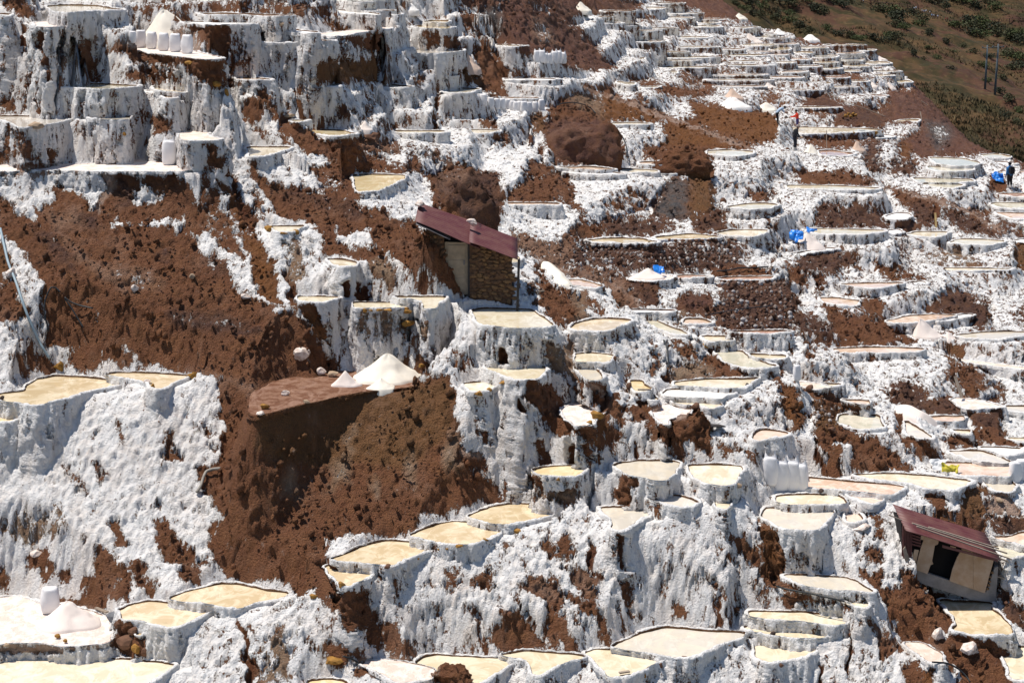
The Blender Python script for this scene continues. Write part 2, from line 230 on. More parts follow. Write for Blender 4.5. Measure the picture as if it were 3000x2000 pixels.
# Where bare earth, rust, stone or salt shows on the ground and walls: tile colour strength outline (colours: see SOILCOL)
SOIL = '''
D0 b 7 1400,60 1520,40 1600,150 1720,320 1840,420 1850,560 1820,680 1700,640 1650,460 1500,440 1430,200
D0 b 7 880,340 980,350 1050,400 1150,480 1180,640 1170,800 1050,800 960,760 930,880 780,800 780,620 880,560 860,450
D0 b 7 1200,560 1230,440 1310,440 1370,600 1430,700 1420,780 1350,740 1240,640
D0 b 9 540,800 640,770 780,790 890,810 930,900 800,900 680,840
D0 b 8 230,470 380,360 470,440 500,560 440,640 350,560
D0 b 7 520,530 610,540 610,660 550,640
D0 b 9 1010,1180 1100,1010 1220,1040 1290,1170 1370,1260 1350,1320 1220,1310 1040,1220
D0 b 7 1010,0 1080,10 1090,150 1180,240 1190,310 1060,290
D0 b 7 -20,470 60,560 90,700 -20,690
D0 x 9 2190,990 2240,1060 2270,1250 2352,1450 2352,1568 2270,1568 2230,1300
D0 k 6 -20,760 350,850 520,900 560,820 700,850 1000,1000 1010,1180 1030,1230 600,1290 -20,1290
D0 t 4 0,30 560,-100 640,60 520,200 420,250 240,350 90,300
D1 b 9 -430,170 -320,60 -250,0 -100,-60 0,-60 520,0 1450,10 1500,80 1380,170 1250,180 1150,160 960,170 700,250 560,250 620,350 650,480 700,580 740,690 680,720 500,690 430,740 300,680 200,580 0,640 -200,600 -320,500 -380,300
D1 b 8 590,740 700,760 850,740 1000,720 1040,830 1110,960 1110,1190 1040,1150 1010,1050 830,1060 700,870
D1 b 6 640,1230 820,1220 980,1250 960,1340 820,1420 720,1400 620,1350
D1 b 7 1120,960 1270,1050 1330,1330 1290,1350 1150,1200
D1 b 6 1360,1200 1440,1190 1480,1330 1450,1370 1350,1310
D1 b 7 900,1480 1000,1400 1100,1440 1130,1510 1000,1500 900,1530
D1 x 9 1970,890 2040,940 2080,1050 2090,1180 2140,1300 2110,1310 2040,1170 2030,1000
D1 x 9 1540,1180 1580,1250 1610,1310 1580,1330
D1 b 8 2230,930 2300,880 2400,900 2430,1000 2350,1300 2270,1280 2220,1140 2270,1060
D1 b 5 1700,620 1790,500 1870,480 1920,530 1850,650 1770,740
D1 b 5 2050,600 2180,480 2220,600 2200,780 2120,740
D1 b 6 2220,310 2270,340 2260,420 2220,380
D1 k 7 950,1350 1200,1340 1500,1400 1690,1450 1600,1568 1300,1568 1100,1440
D1 t 5 40,1300 250,1050 300,1250 330,1420 330,1568 30,1568
D2 b 7 290,200 340,170 350,290 420,330 450,280 540,200 600,210 570,360 480,440 400,400 330,440
D2 x 9 740,190 775,290 780,420 770,520 830,600 800,600 720,520 725,280
D2 x 9 955,190 1020,240 1030,420 1060,500 1110,560 1040,560 1010,500 1000,300
D2 q 9 90,660 200,580 300,580 400,660 470,750 470,830 350,790 280,720
D2 q 9 560,600 640,520 740,560 800,670 820,770 720,740 620,680
D2 x 9 0,720 60,820 140,900 240,1080 210,1070 100,880
D2 b 8 -60,940 0,980 150,1050 250,1180 240,1250 100,1250 0,1290 -60,1250
D2 b 7 320,860 450,760 500,950 520,1150 640,1180 600,1290 500,1250 420,1130 420,1260 340,1170
D2 b 6 480,720 650,740 780,850 860,1050 940,1050 880,1250 840,1150 720,1000 560,800
D2 b 9 1000,660 1080,700 1100,840 1090,900 1160,1000 1120,960 1080,880 1040,780
D2 b 8 1470,810 1560,880 1590,960 1500,930
D2 x 8 1800,800 1900,820 1900,900 1940,1040 1840,1050 1850,900
D2 b 7 1730,560 1830,600 1900,650 1990,800 1930,800 1830,680
D2 b 8 1980,830 2050,850 2060,980 1990,950
D2 b 7 2040,210 2140,200 2150,260 2260,320 2310,420 2300,520 2352,620 2250,540 2180,430 2080,330
D2 b 6 1930,360 2000,350 2050,430 2050,490 1970,480
D2 o 9 2310,-20 2372,120 2432,230 2492,480 2482,570 2352,480 2330,300 2320,200
D2 b 4 2150,600 2352,650 2352,880 2250,800
D3 b 9 -30,480 90,560 170,620 290,670 180,690 0,650
D3 b 6 50,800 250,740 420,770 560,800 700,830 820,890 640,890 480,860 350,880 100,860
D3 b 8 850,510 980,520 1040,540 1030,690 960,680 870,600
D3 b 9 990,700 1200,690 1300,700 1400,750 1550,780 1700,960 1720,1060 1640,1080 1540,1050 1500,1160 1400,1130 1250,1130 1150,1040 1130,920 1070,770
D3 b 9 1200,530 1300,540 1500,720 1600,830 1700,960 1560,800 1350,800 1280,740
D3 k 8 1240,1190 1420,1200 1600,1300 1600,1390 1480,1370
D3 b 9 1250,1150 1450,1180 1600,1160 1750,1120 1880,1130 2080,1210 2130,1270 2210,1390 2240,1568 2220,1640 1800,1640 1750,1450 1600,1390 1580,1290
D3 d 9 2110,690 2250,780 2352,830 2400,1060 2352,1060 2200,900 2120,820
D3 b 8 1480,20 1700,0 1900,0 2020,60 2030,220 1960,290 1800,230 1650,150
D3 d 8 2050,60 2400,40 2400,180 2270,230 2150,180
D3 b 7 970,0 1040,40 1060,260 1000,200
D3 b 6 820,330 960,290 1050,310 1090,350 1080,480 1000,430 860,390
D3 b 8 1240,1440 1400,1390 1430,1500 1420,1640 1250,1640
D3 o 9 1440,1500 1510,1410 1540,1520 1500,1640 1430,1640
D3 b 7 970,950 1060,1060 1180,1160 1210,1290 1090,1320 1000,1230
D3 x 8 740,1130 770,1280 780,1480 830,1560 760,1480
D3 x 9 480,1370 510,1400 500,1568 465,1568
D3 b 5 260,400 430,540 300,500
C0 b 6 130,80 250,0 370,120 470,180 510,290 380,290 260,310 190,180
C0 b 7 600,160 650,60 760,0 1100,0 1200,150 1150,240 980,180 900,240 800,290 700,280
C0 b 9 1150,-20 1300,150 1420,200 1650,255 1900,280 1980,330 2060,440 2090,600 2130,680 2120,800 2200,1000 2040,1050 2050,1150 1830,1150 1870,1350 1960,1480 2060,1540 2300,1568 2400,1568 2400,-20
C0 b 6 1480,820 1600,820 1590,920 1660,1090 1500,1100
C0 b 6 1870,720 1950,900 1960,1040 1900,950
C0 b 5 880,1130 1010,1180 1000,1320 920,1250
C0 b 5 580,1100 640,1150 740,1300 700,1350 620,1250
C0 b 5 750,1300 830,1360 900,1500 860,1568 820,1430
C0 b 4 1300,1340 1500,1450 1560,1568 1400,1440
C0 b 5 1040,730 1150,740 1190,950 1120,870
C1 b 9 -300,-20 540,-20 620,110 720,200 760,290 650,370 720,410 980,440 1300,440 1500,380 1650,320 1750,340 1790,600 1830,820 1900,900 2000,1010 2100,1080 2100,1180 1950,1150 2080,1280 2200,1320 2230,1440 2200,1480 2060,1400 1990,1490 1800,1490 1700,1568 0,1568 -300,1568
C1 u 9 0,690 480,570 620,540 1050,450 1300,440 1500,390 1660,330 1750,340 1790,600 1830,820 1700,900 1500,1050 1300,1150 900,1100 600,1150 300,1100 0,1000
C1 t 8 1730,950 1800,880 1850,860 1880,1000 1900,1220 1840,1130 1770,1160 1720,1090
C1 t 7 1360,1090 1440,990 1480,1160 1460,1290 1400,1250
C1 t 8 1030,1330 1100,1240 1120,1330 1090,1440 1050,1420
C1 t 6 640,1370 700,1200 760,1060 830,1100 850,1280 740,1310
C1 t 6 250,1280 330,1150 390,1250 370,1420 310,1440
C1 t 6 810,900 890,750 930,760 860,920 840,1060
C1 b 7 1430,230 1500,70 1540,150 1600,290 1450,290
C1 b 5 1780,90 1880,80 1970,200 1850,170
C1 x 9 2240,50 2290,110 2310,215 2240,220
C1 b 7 1790,240 1870,220 1920,280 1830,310
C1 b 8 2040,840 2130,850 2170,950 2100,940
C1 k 8 1870,850 2000,960 2090,1060 2000,1070
C1 w 9 1860,830 2020,880 2160,1000 2120,1080 1960,930
C2 b 9 70,370 180,330 330,420 470,620 470,680 560,780 500,880 450,870 350,800 260,650 200,560 120,430
C2 x 9 40,600 60,520 100,570 120,690 60,650
C2 b 8 210,920 270,950 310,1080 350,1150 280,1150 240,1040
C2 x 9 510,980 560,960 570,1120 510,1130
C2 b 9 590,790 720,780 790,850 780,980 680,900
C2 b 9 740,510 940,490 1000,580 1040,760 900,660 780,570
C2 o 8 780,730 850,650 900,760 870,900 820,1000 790,900
C2 b 6 850,850 1000,830 1050,900 950,960 860,980
C2 b 9 1050,560 1250,560 1280,690 1200,680 1100,640
C2 b 9 1140,680 1280,690 1380,780 1540,850 1550,940 1610,1050 1520,1060 1440,950 1300,880 1300,790 1180,740
C2 b 9 1430,720 1560,680 1640,640 1650,570 1740,590 1750,700 1810,780 1840,960 1780,970 1650,890 1530,810
C2 x 9 1115,920 1140,950 1175,1090 1120,1110
C2 b 7 520,410 590,440 640,500 570,500
C2 b 8 600,330 650,350 640,420 600,400
C2 b 9 680,380 870,420 870,470 760,430
C2 b 8 1050,370 1110,420 1080,450
C2 b 8 1250,50 1310,70 1340,200 1320,300 1280,250 1300,150
C2 x 8 1400,150 1440,240 1470,370 1410,370
C2 b 8 1470,0 1640,20 1740,130 2000,190 2150,290 2040,320 1840,330 1830,240 1700,160 1560,100
C2 t 7 1450,200 1560,180 1810,240 1810,340 1500,370
C2 t 6 300,0 580,0 590,380 420,290 380,200 330,100
C2 b 9 960,1180 1060,1220 1150,1260 1150,1330 1050,1340
C2 b 9 930,1330 1050,1380 1060,1490 960,1440
C2 b 9 1250,1480 1330,1480 1390,1530 1300,1530
C2 b 7 160,1240 250,1250 300,1330 280,1400 200,1300
C2 t 6 200,1400 600,1400 600,1460 300,1460
C2 b 7 680,1010 760,1000 780,1120 700,1080
C2 b 6 1880,880 2050,980 2250,1000 2320,1120 2150,1060 1980,1000
C2 b 8 1810,60 1900,110 1900,140 1840,110
C2 k 6 470,620 600,560 700,580 770,700 700,775 580,775
C2 k 6 650,380 800,430 900,490 720,490
C2 k 6 1270,570 1450,590 1640,620 1600,670 1430,710 1420,770 1330,700
C3 b 9 70,280 110,300 110,390 80,380
C3 o 9 90,400 200,450 280,560 340,650 320,810 230,810 180,650 140,520
C3 u 9 420,580 500,600 660,670 670,770 620,790 480,800 440,680
C3 b 9 340,420 400,395 440,470 600,520 750,570 870,600 980,610 800,630 600,590 480,520
C3 b 9 410,850 560,790 760,790 850,880 1000,900 1200,1040 1300,1140 1290,1170 1100,1180 960,1180 750,1170 700,1220 600,1250 530,1180 520,950
C3 w 7 620,930 740,900 780,960 740,1200 690,1230 640,1060
C3 x 9 430,920 500,1100 550,1250 480,1200 440,1100
C3 b 9 1160,640 1230,720 1280,820 1300,990 1260,980 1200,800
C3 b 9 1290,880 1400,910 1500,980 1590,1080 1540,1100 1430,1000 1320,950
C3 d 7 1100,520 1200,350 1350,350 1450,500 1500,640 1200,590
C3 d 9 1450,550 1650,520 1780,600 1760,650 1500,640
C3 b 6 1650,200 1740,180 1900,220 2010,320 2040,400 1920,520 1830,520 1780,420 1660,330
C3 d 9 1850,640 2130,620 2150,800 2110,840 1950,760
C3 b 9 1880,820 1980,770 2060,800 2200,880 2350,950 2300,980 2100,930 2000,880
C3 b 9 1620,870 1750,870 1950,960 1900,980 1640,960
C3 u 9 1640,20 1760,0 1800,130 1750,150 1640,100
C3 b 8 320,50 380,0 400,100 350,110
C3 b 6 340,0 880,0 880,50 400,40
C3 b 4 640,340 700,200 760,260 770,390
C3 b 5 800,360 870,380 890,440 820,430
C3 b 8 1470,1400 1540,1400 1620,1490 1660,1568 1560,1568
C3 u 9 1790,1400 1900,1340 1990,1320 2020,1568 1820,1568
C3 d 5 2000,1340 2160,1380 2190,1430 2010,1420
C3 k 7 2010,1450 2200,1420 2352,1568 2050,1568
C3 k 7 1690,540 1740,520 1950,540 2160,600 2110,610 1850,620 1780,600
C3 b 6 2030,500 2150,500 2170,560 2040,560
C3 b 5 2080,340 2180,420 2200,480 2050,420
B0 b 9 -20,230 100,330 250,460 390,480 340,330 480,330 520,170 660,210 900,350 1080,150 1060,30 1150,80 1300,110 1400,60 1550,50 1680,90 1760,180 1770,310 1880,350 1910,540 1800,640 1880,770 2050,900 2140,1010 2180,1120 2352,1190 2500,1290 2730,1390 2820,1480 2910,1568 2910,1600 430,1600 480,1560 420,1300 400,1100 430,1020 380,960 330,850 250,760 150,620 30,540 -20,520
B0 b 8 -20,1000 130,980 190,1180 240,1330 150,1350 -20,1350
B0 u 9 -20,600 40,700 90,870 -20,980
B0 q 9 400,330 520,400 700,300 780,470 560,500 640,640 780,740 1000,900 1200,1060 1170,1110 960,980 700,780 600,640 480,480
B0 k 7 900,20 1060,20 1080,150 960,260 890,370 880,320 980,180
B0 b 6 1900,100 2000,180 2100,400 2200,600 2250,780 2100,760 1960,560 1880,350
B0 w 8 1200,140 1450,140 1500,260 1400,330 1180,300
B0 w 7 900,350 1080,370 1000,520 1450,420 1700,440 1650,560 1300,480
B0 o 9 2000,80 2090,180 2190,300 2240,460 2352,640 2502,950 2432,1100 2270,600 2150,340
B0 x 9 2100,0 2180,100 2250,250 2352,380 2352,560 2220,400 2130,150
B0 k 4 -20,0 1050,-60 1050,40 0,60
B1 o 8 -20,580 80,700 150,900 200,950 240,1240 150,1200 60,1100 -20,950
B1 x 9 270,860 320,960 390,1200 330,1230 290,1050
B1 b 9 -20,30 150,110 350,150 560,180 680,240 860,260 1000,340 1180,370 1300,470 1450,440 1550,560 1680,720 1800,900 1900,1100 1840,1120 1700,1000 1560,850 1450,960 1340,830 1200,740 1010,810 900,790 740,780 640,740 620,560 560,480 330,440 200,370 150,280 60,130
B1 w 8 730,480 800,600 1050,520 1100,700 900,720 740,640
B1 b 8 560,0 890,0 930,150 970,310 900,280 680,230 600,100
B1 w 4 600,40 820,60 800,200 700,180
B1 b 8 1540,0 1620,0 1640,150 1760,420 1650,380 1640,220
B1 d 9 1640,60 1700,0 2220,0 2250,150 2260,400 2200,540 1950,470 1780,300 1680,230
B1 x 9 1500,1060 1550,920 1590,1050 1590,1160 1515,1160
B1 b 7 1570,950 1680,1000 1740,1100 1640,1080
B1 x 8 780,1030 820,970 860,1010 875,1150 800,1150
B1 x 8 930,1130 970,1030 1040,1050 1070,1150 1040,1210 950,1190
B1 t 8 1020,830 1150,800 1260,870 1280,980 1230,1080 1120,980
B1 b 4 1250,1050 1400,930 1500,960 1480,1080 1280,1120
B1 b 9 -20,1180 100,1230 250,1320 370,1380 480,1480 560,1600 -20,1600
B1 o 8 330,1230 450,1220 530,1300 600,1400 650,1480 720,1568 620,1568 530,1450 450,1300
B1 t 7 1340,1390 1460,1380 1470,1500 1400,1420
B1 t 7 1490,1440 1540,1400 1610,1470 1570,1568 1500,1540
B1 t 5 240,640 430,640 480,1000 330,1000 290,900
B1 t 4 930,1290 1340,1310 1330,1480 1100,1568 960,1480
B1 b 5 -20,100 60,250 110,450 20,440 -20,300
B2 b 9 150,50 340,0 400,60 420,260 250,280 -20,290 -20,170 80,130
B2 b 9 410,0 480,60 560,180 560,300 480,280 420,150
B2 b 8 500,300 620,330 650,390 580,370
B2 b 8 590,520 650,430 830,500 850,600 650,640 500,600
B2 g 9 1290,330 1400,180 1470,80 1620,60 1640,420 1450,440 1330,400
B2 u 9 1640,0 1820,0 1850,330 1720,390 1660,410
B2 b 5 820,330 900,230 1100,170 1280,230 1230,400 1000,400
B2 d 7 850,420 1100,430 1350,440 1500,510 1250,590 900,600 830,500
B2 d 8 1640,480 1800,380 1900,340 1960,520 1750,560
B2 q 7 -20,540 250,620 450,660 530,600 560,700 520,860 700,880 1050,960 1080,1060 1180,1180 1250,1250 1000,1240 950,1110 700,1000 450,960 300,820 130,740 -20,660
B2 d 6 540,660 680,670 1000,685 1350,660 1550,640 1900,640 2130,640 2130,800 2080,870 1800,900 1700,950 1480,960 1200,900 1050,950 700,870 560,850
B2 d 8 1920,1020 2352,1010 2560,990 2600,1100 2640,1230 2540,1300 2530,1460 2100,1480 1920,1440 1880,1300 1920,1150
B2 d 9 1070,1010 1350,1030 1350,1180 1250,1200 1150,1120
B2 r 9 1530,1200 1620,1110 1830,1130 1800,1250 1560,1280
B2 d 7 1600,1280 1900,1260 1900,1340 1650,1330
B2 b 9 1850,900 2080,880 2352,880 2352,970 1880,970
B2 b 9 210,850 270,880 300,1000 330,1050 460,1080 500,1140 560,1120 600,1200 600,1400 540,1440 400,1320 230,1200 300,1110 260,950
B2 t 7 570,1110 680,1100 700,1340 620,1400
B2 b 7 130,1060 200,1040 240,1110 150,1120
B2 b 8 700,1150 860,1260 850,1310 720,1220
B2 b 9 930,1080 1080,1240 980,1220
B2 b 8 2210,200 2280,160 2352,190 2352,270 2240,270
B2 t 6 1480,1330 1580,1270 1600,1450 1500,1400
B3 b 9 250,0 700,0 960,110 860,130 650,100 330,100
B3 d 7 470,320 560,300 750,330 830,290 870,340 1000,330 1120,480 1100,520 800,510 430,510 440,440
B3 b 9 1150,160 1330,210 1520,290 1500,330 1350,300 1230,280
B3 d 8 1310,290 1400,280 1520,330 1520,480 1420,480 1330,400
B3 d 7 1600,340 1850,380 1980,470 2160,580 2080,620 1880,560 1780,530 1620,430
B3 x 9 1530,380 1560,270 1570,400 1560,540 1525,500
B3 b 8 1860,330 1960,350 1940,400
B3 b 8 1980,360 2030,370 2020,440
B3 d 7 2120,430 2200,480 2352,560 2352,610 2180,530
B3 d 8 1200,460 1300,430 1370,500 1270,580 1200,520
B3 b 9 2050,40 2170,80 2160,190 2080,180
B3 d 5 1200,590 1280,620 1300,850 1200,850 1180,700
B3 d 7 250,790 500,740 700,730 820,770 840,900 700,850 600,960 440,900 280,900
B3 b 8 160,860 300,920 330,1000 250,1000
B3 x 8 410,930 510,960 500,1100 450,1120
B3 b 7 970,830 1180,880 1160,1010 1000,900
B3 o 9 1180,880 1210,1020 1170,1030
B3 b 7 1230,900 1420,950 1460,1020 1280,980
B3 d 8 1480,1230 1560,1180 1700,1060 1780,1100 1900,1160 2020,1200 2030,1380 1950,1470 1880,1330 1650,1300 1500,1300
B3 b 8 490,1210 650,1270 800,1340 880,1330 1100,1400 1350,1560 900,1600 620,1500 580,1350
B3 d 6 200,1320 350,1290 600,1400 600,1568 300,1470 210,1450
B3 b 8 800,1220 870,1160 920,1190 1000,1160 1040,1220 1010,1340 900,1270
B3 u 9 2290,640 2400,640 2400,880 2310,850
B3 d 6 2230,1300 2352,1230 2352,1400
B3 t 5 1430,800 1700,830 1950,900 1850,760 1700,700
A0 b 9 80,0 300,0 290,130 180,110 70,50
A0 x 7 190,260 230,350 220,480 200,460
A0 x 9 345,330 400,350 380,480 430,650 490,760 410,760 400,660 345,540
A0 b 9 780,380 860,430 880,600 900,740 790,740
A0 b 9 990,440 1100,420 1900,530 2060,560 2070,760 1980,770 1860,760 1720,650 1700,590 1350,560 1150,500
A0 b 6 1200,600 1400,600 1600,660 1720,730 1640,760 1350,760 1150,720
A0 b 9 1510,100 1640,130 1750,200 1840,260 1940,230 2060,260 2100,350 2090,560 2000,480 1880,400 1800,320 1700,220
A0 b 8 1380,1060 1480,1090 1530,1220 1440,1220
A0 x 8 220,730 300,860 380,1040 350,1030 280,880
A0 b 8 -20,830 110,980 -20,970
A0 b 7 80,1140 180,1200 300,1300 360,1480 180,1450 150,1300
A0 b 5 -20,1210 130,1250 140,1440 -20,1430
A0 b 7 -20,1560 300,1520 760,1540 500,1568
A0 b 8 -20,1400 80,1470 -20,1510
A0 b 7 1900,1430 2100,1440 2060,1568 1920,1568
A0 b 8 1840,1320 2000,1320 1990,1390 1880,1390
A0 b 8 2110,720 2200,750 2120,770
A0 b 8 2290,900 2352,950 2352,1100 2250,1030
A0 b 5 1250,20 1850,10 1860,110 1300,80
A0 b 6 1870,30 2352,0 2352,110 1890,110
A0 b 5 2120,480 2300,490 2250,580 2130,650
A0 b 8 470,1390 520,1400 520,1490 470,1470
A0 b 8 2280,1390 2352,1500 2352,1568 2300,1540
A0 k 5 700,300 1000,420 1200,300 1700,260 1880,460 2060,540 1900,530 1100,410
A0 t 4 450,480 700,450 770,720 600,640 500,560
A1 b 6 -20,0 480,0 540,100 400,140 -20,120
A1 b 9 560,70 660,70 670,140 580,130
A1 o 7 620,170 860,260 700,280
A1 b 9 750,300 860,290 950,350 1230,460 1080,460 950,420 850,370
A1 b 8 1030,280 1180,330 1200,430 1060,400
A1 b 7 1550,310 1670,360 1660,440 1580,430
A1 b 8 1750,340 1930,430 1740,440
A1 u 8 580,570 760,560 1000,550 1160,530 1200,680 1100,750 880,740 700,760 590,740
A1 b 9 1980,480 2060,430 2200,520 2300,640 2250,760 2280,870 2190,870 2090,780 2090,640
A1 u 7 1880,650 2060,650 2090,770 1950,760
A1 b 8 1460,700 1540,710 1540,760 1480,740
A1 x 9 1680,860 1700,880 1690,1190 1655,1190 1660,980
A1 d 7 690,1020 820,970 900,1010 850,1090 740,1060
A1 d 4 560,1080 700,1080 800,1110 760,1170 620,1160
A1 b 6 1010,980 1080,920 1060,1100 1000,1070
A1 d 6 1130,1140 1260,1110 1290,1180 1150,1190
A1 b 7 2070,1080 2160,1070 2130,1150 2060,1140
A1 x 9 2180,1080 2215,1080 2200,1190 2175,1190
A1 b 9 -20,820 70,830 120,940 230,1060 400,1150 560,1250 680,1350 650,1400 500,1370 400,1290 230,1150 150,1000
A1 b 9 -20,940 80,1040 100,1100 -20,1060
A1 b 8 200,1160 280,1250 340,1330 260,1320
A1 b 6 -20,1080 60,1150 60,1250 -20,1200
A1 b 8 640,1420 800,1280 1000,1260 1200,1290 1330,1370 1200,1400 1000,1370 950,1440 1150,1440 1300,1530 1500,1568 780,1568
A1 b 8 1390,1420 1500,1430 1560,1540 1450,1520
A1 b 9 1700,1568 1750,1500 1900,1490 2000,1568
A1 b 6 2150,1230 2352,1200 2352,1310 2160,1320
A1 b 9 520,1530 700,1530 760,1568 520,1568
A1 b 5 1550,1330 1700,1380 1680,1440
A1 d 5 1300,1300 1500,1330 1700,1420 1900,1480 1700,1480 1500,1400
A1 r 9 1870,0 2352,0 2352,400 2230,390 2200,310 2260,250 2260,60 1990,60
A1 b 8 1880,100 2000,130 2010,300 2140,400 2080,350 1960,270
A1 g 6 2040,90 2240,60 2260,260 2190,300
A2 r 9 -20,-40 140,-40 200,80 330,120 520,170 560,220 660,330 780,440 850,530 950,620 700,630 500,590 500,490 110,500 -20,400
A2 r 9 110,-40 900,-40 1000,20 850,70 500,130 350,70
A2 d 9 370,70 600,50 1000,20 1200,20 1100,100 740,90 500,130
A2 r 9 1350,-40 1700,-40 1900,-20 1970,-20 2352,250 2250,200 2040,160 1800,150 1750,70 1560,50
A2 r 9 280,1160 400,1090 560,1060 860,1090 930,1200 1000,1320 1040,1430 950,1510 800,1500 560,1500 400,1480 330,1290
A2 b 9 380,980 520,880 700,960 820,1010 850,1080 500,1070 350,1050
A2 u 9 170,1050 300,1050 300,1190 230,1190
A2 t 8 510,860 640,850 860,950 860,1080 780,1010 600,930
A2 o 7 640,770 830,860 860,1100 1000,1100 1340,1120 1370,1040 1100,930 830,830
A2 b 8 1150,850 1240,920 1160,920
A2 b 9 870,780 910,790 910,860 880,850
A2 b 9 1080,700 1400,790 1800,840 1700,860 1450,860 1200,750
A2 o 9 1640,920 1900,980 2352,1030 2410,1100 2412,1270 2200,1300 1980,1230 1700,1130 1600,1080 1730,1070
A2 o 9 1390,1130 1500,1110 1700,1180 2000,1270 2210,1360 2080,1350 1800,1350 1640,1330 1400,1340 1440,1250
A2 b 9 1220,1360 1650,1340 1780,1340 1820,1440 1800,1568 1640,1568 1600,1480 1400,1470 1220,1440
A2 x 9 165,1110 200,1200 190,1330 165,1330
A2 x 9 250,1310 290,1380 285,1450 265,1450
A2 b 6 1510,660 1600,650 1720,720 1740,800 1600,760
A2 b 8 1760,780 1850,770 1850,850
A2 b 5 1780,640 2000,630 2352,630 2200,670 1800,680
A2 b 5 2060,690 2352,690 2352,730 2100,740
A2 b 9 150,1490 260,1480 380,1540 300,1568 160,1568
A2 b 6 0,640 200,660 450,700 440,725 0,720
A2 b 6 1130,130 1320,150 1310,185 1140,180
A2 b 7 1530,200 1620,240 1540,260
A2 b 7 1770,90 1960,150 1780,160
A2 d 5 1190,410 1500,400 1500,470 1200,470
A3 r 9 1050,430 1200,460 1300,560 1380,600 1660,690 1850,850 2000,960 2100,1110 2400,1300 2400,1568 2250,1440 2100,1400 1940,1400 1500,1420 1400,1430 1250,1280 1420,1200 1400,1090 1140,1110 1150,1000 1120,840 1200,830 1350,840 1360,700 1300,650 1190,640 1150,560 1080,520
A3 d 9 320,940 510,860 700,960 690,980 350,980
A3 d 9 620,1100 730,970 880,960 1090,1080 1050,1160 700,1130
A3 b 8 350,1270 800,1260 820,1340 520,1350
A3 d 8 870,1300 1000,1270 1180,1260 1220,1400 1240,1568 950,1568 900,1440 870,1390
A3 o 9 -20,1040 60,1100 60,1220 -20,1270
A3 b 8 500,680 800,680 870,730 700,720
A3 d 9 1040,960 1140,1000 1130,1080 1060,1060
A3 o 9 1200,1290 1300,1330 1300,1450 1230,1390
A3 d 8 1250,1450 1360,1500 1350,1568 1240,1568
A3 r 9 270,320 600,380 1100,430 1040,480 900,430 600,410 260,360
A3 b 7 380,1010 540,1000 550,1040 380,1035
A3 b 6 -20,830 100,860 100,950 -20,960
A3 w 6 1020,1290 1180,1260 1210,1450 1100,1568 1010,1480
A3 d 7 1600,900 1740,900 1720,1080 1640,1050
A3 g 5 1450,1100 1660,1150 1700,1240 1560,1380 1500,1250
A2 k 9 640,765 830,850 1200,960 1400,1050 1800,1190 2210,1350 2200,1372 1780,1212 1380,1072 1180,987 820,872
B3 k 8 930,90 1150,150 1560,250 1900,370 2200,560 2180,580 1880,392 1540,272 1130,168
B2 k 6 80,690 330,820 700,970 1000,1060 1180,1200 1230,1240 1180,1245 1100,1130 950,1060 650,970 300,850
B3 x 7 0,30 60,180 130,290 130,340 20,440 60,500 150,600 140,660 40,860 30,850 120,660 140,600 40,500 5,440 115,335 115,290 45,180 -10,40
B0 d 8 1850,640 2050,850 2070,920 1980,900 1880,780
B0 d 8 1450,690 1560,720 1570,800 1480,780
B0 d 8 700,350 880,360 910,520 800,490
B0 d 7 1080,40 1180,120 1250,300 1100,330 1060,200
B0 d 7 300,480 480,560 640,760 700,950 560,800 420,700
B0 q 5 1000,850 1400,900 1500,1050 1250,1020 1050,960
B0 w 6 1700,440 1800,560 1900,700 1980,900 1900,820 1780,640
B0 w 5 760,1200 900,1300 1000,1500 900,1420
B0 d 6 1500,1250 1900,1250 2300,1400 2500,1500 2000,1480 1600,1400
C0 q 5 1700,230 2100,350 2352,500 2352,420 2000,260
C1 q 6 0,480 500,500 640,470 400,560 0,600
A1 q 6 1000,1270 1300,1340 1300,1390 1050,1330
A2 q 5 200,150 330,200 420,400 300,420 200,330
A2 d 6 330,150 560,220 660,330 700,420 560,300
B1 d 6 150,150 560,220 900,300 1000,400 700,330 350,240
B1 q 6 1700,0 2000,20 1900,80 1700,90
'''
# ------------------------------------------------------------------ survey grid: a point of the plan sheet and its distance -> metres
def tile(t, pts):
    r, c = 'ABCD'.index(t[0]), int(t[1])
    out = []
    for p in pts.split():
        x, y = p.split(',')
        out.append((588.0 * c + float(x) / 4, 392.0 * r + float(y) / 4))
    return np.array(out)
def world_at(X, Y, d):
    X, Y, d = np.asarray(X, float), np.asarray(Y, float), np.asarray(d, float)
    return np.stack([(X - CX) / F * d, d + 0 * X, -(Y - YH) / F * d], -1)
def on_level(P, h):                      # survey points of a level surface h metres below the eye
    d = F * h / (P[:, 1] - YH)
    return world_at(P[:, 0], P[:, 1], d)
def sheet(p):                            # metres -> survey units
    return CX + F * p[..., 0] / p[..., 1], YH - F * p[..., 2] / p[..., 1]

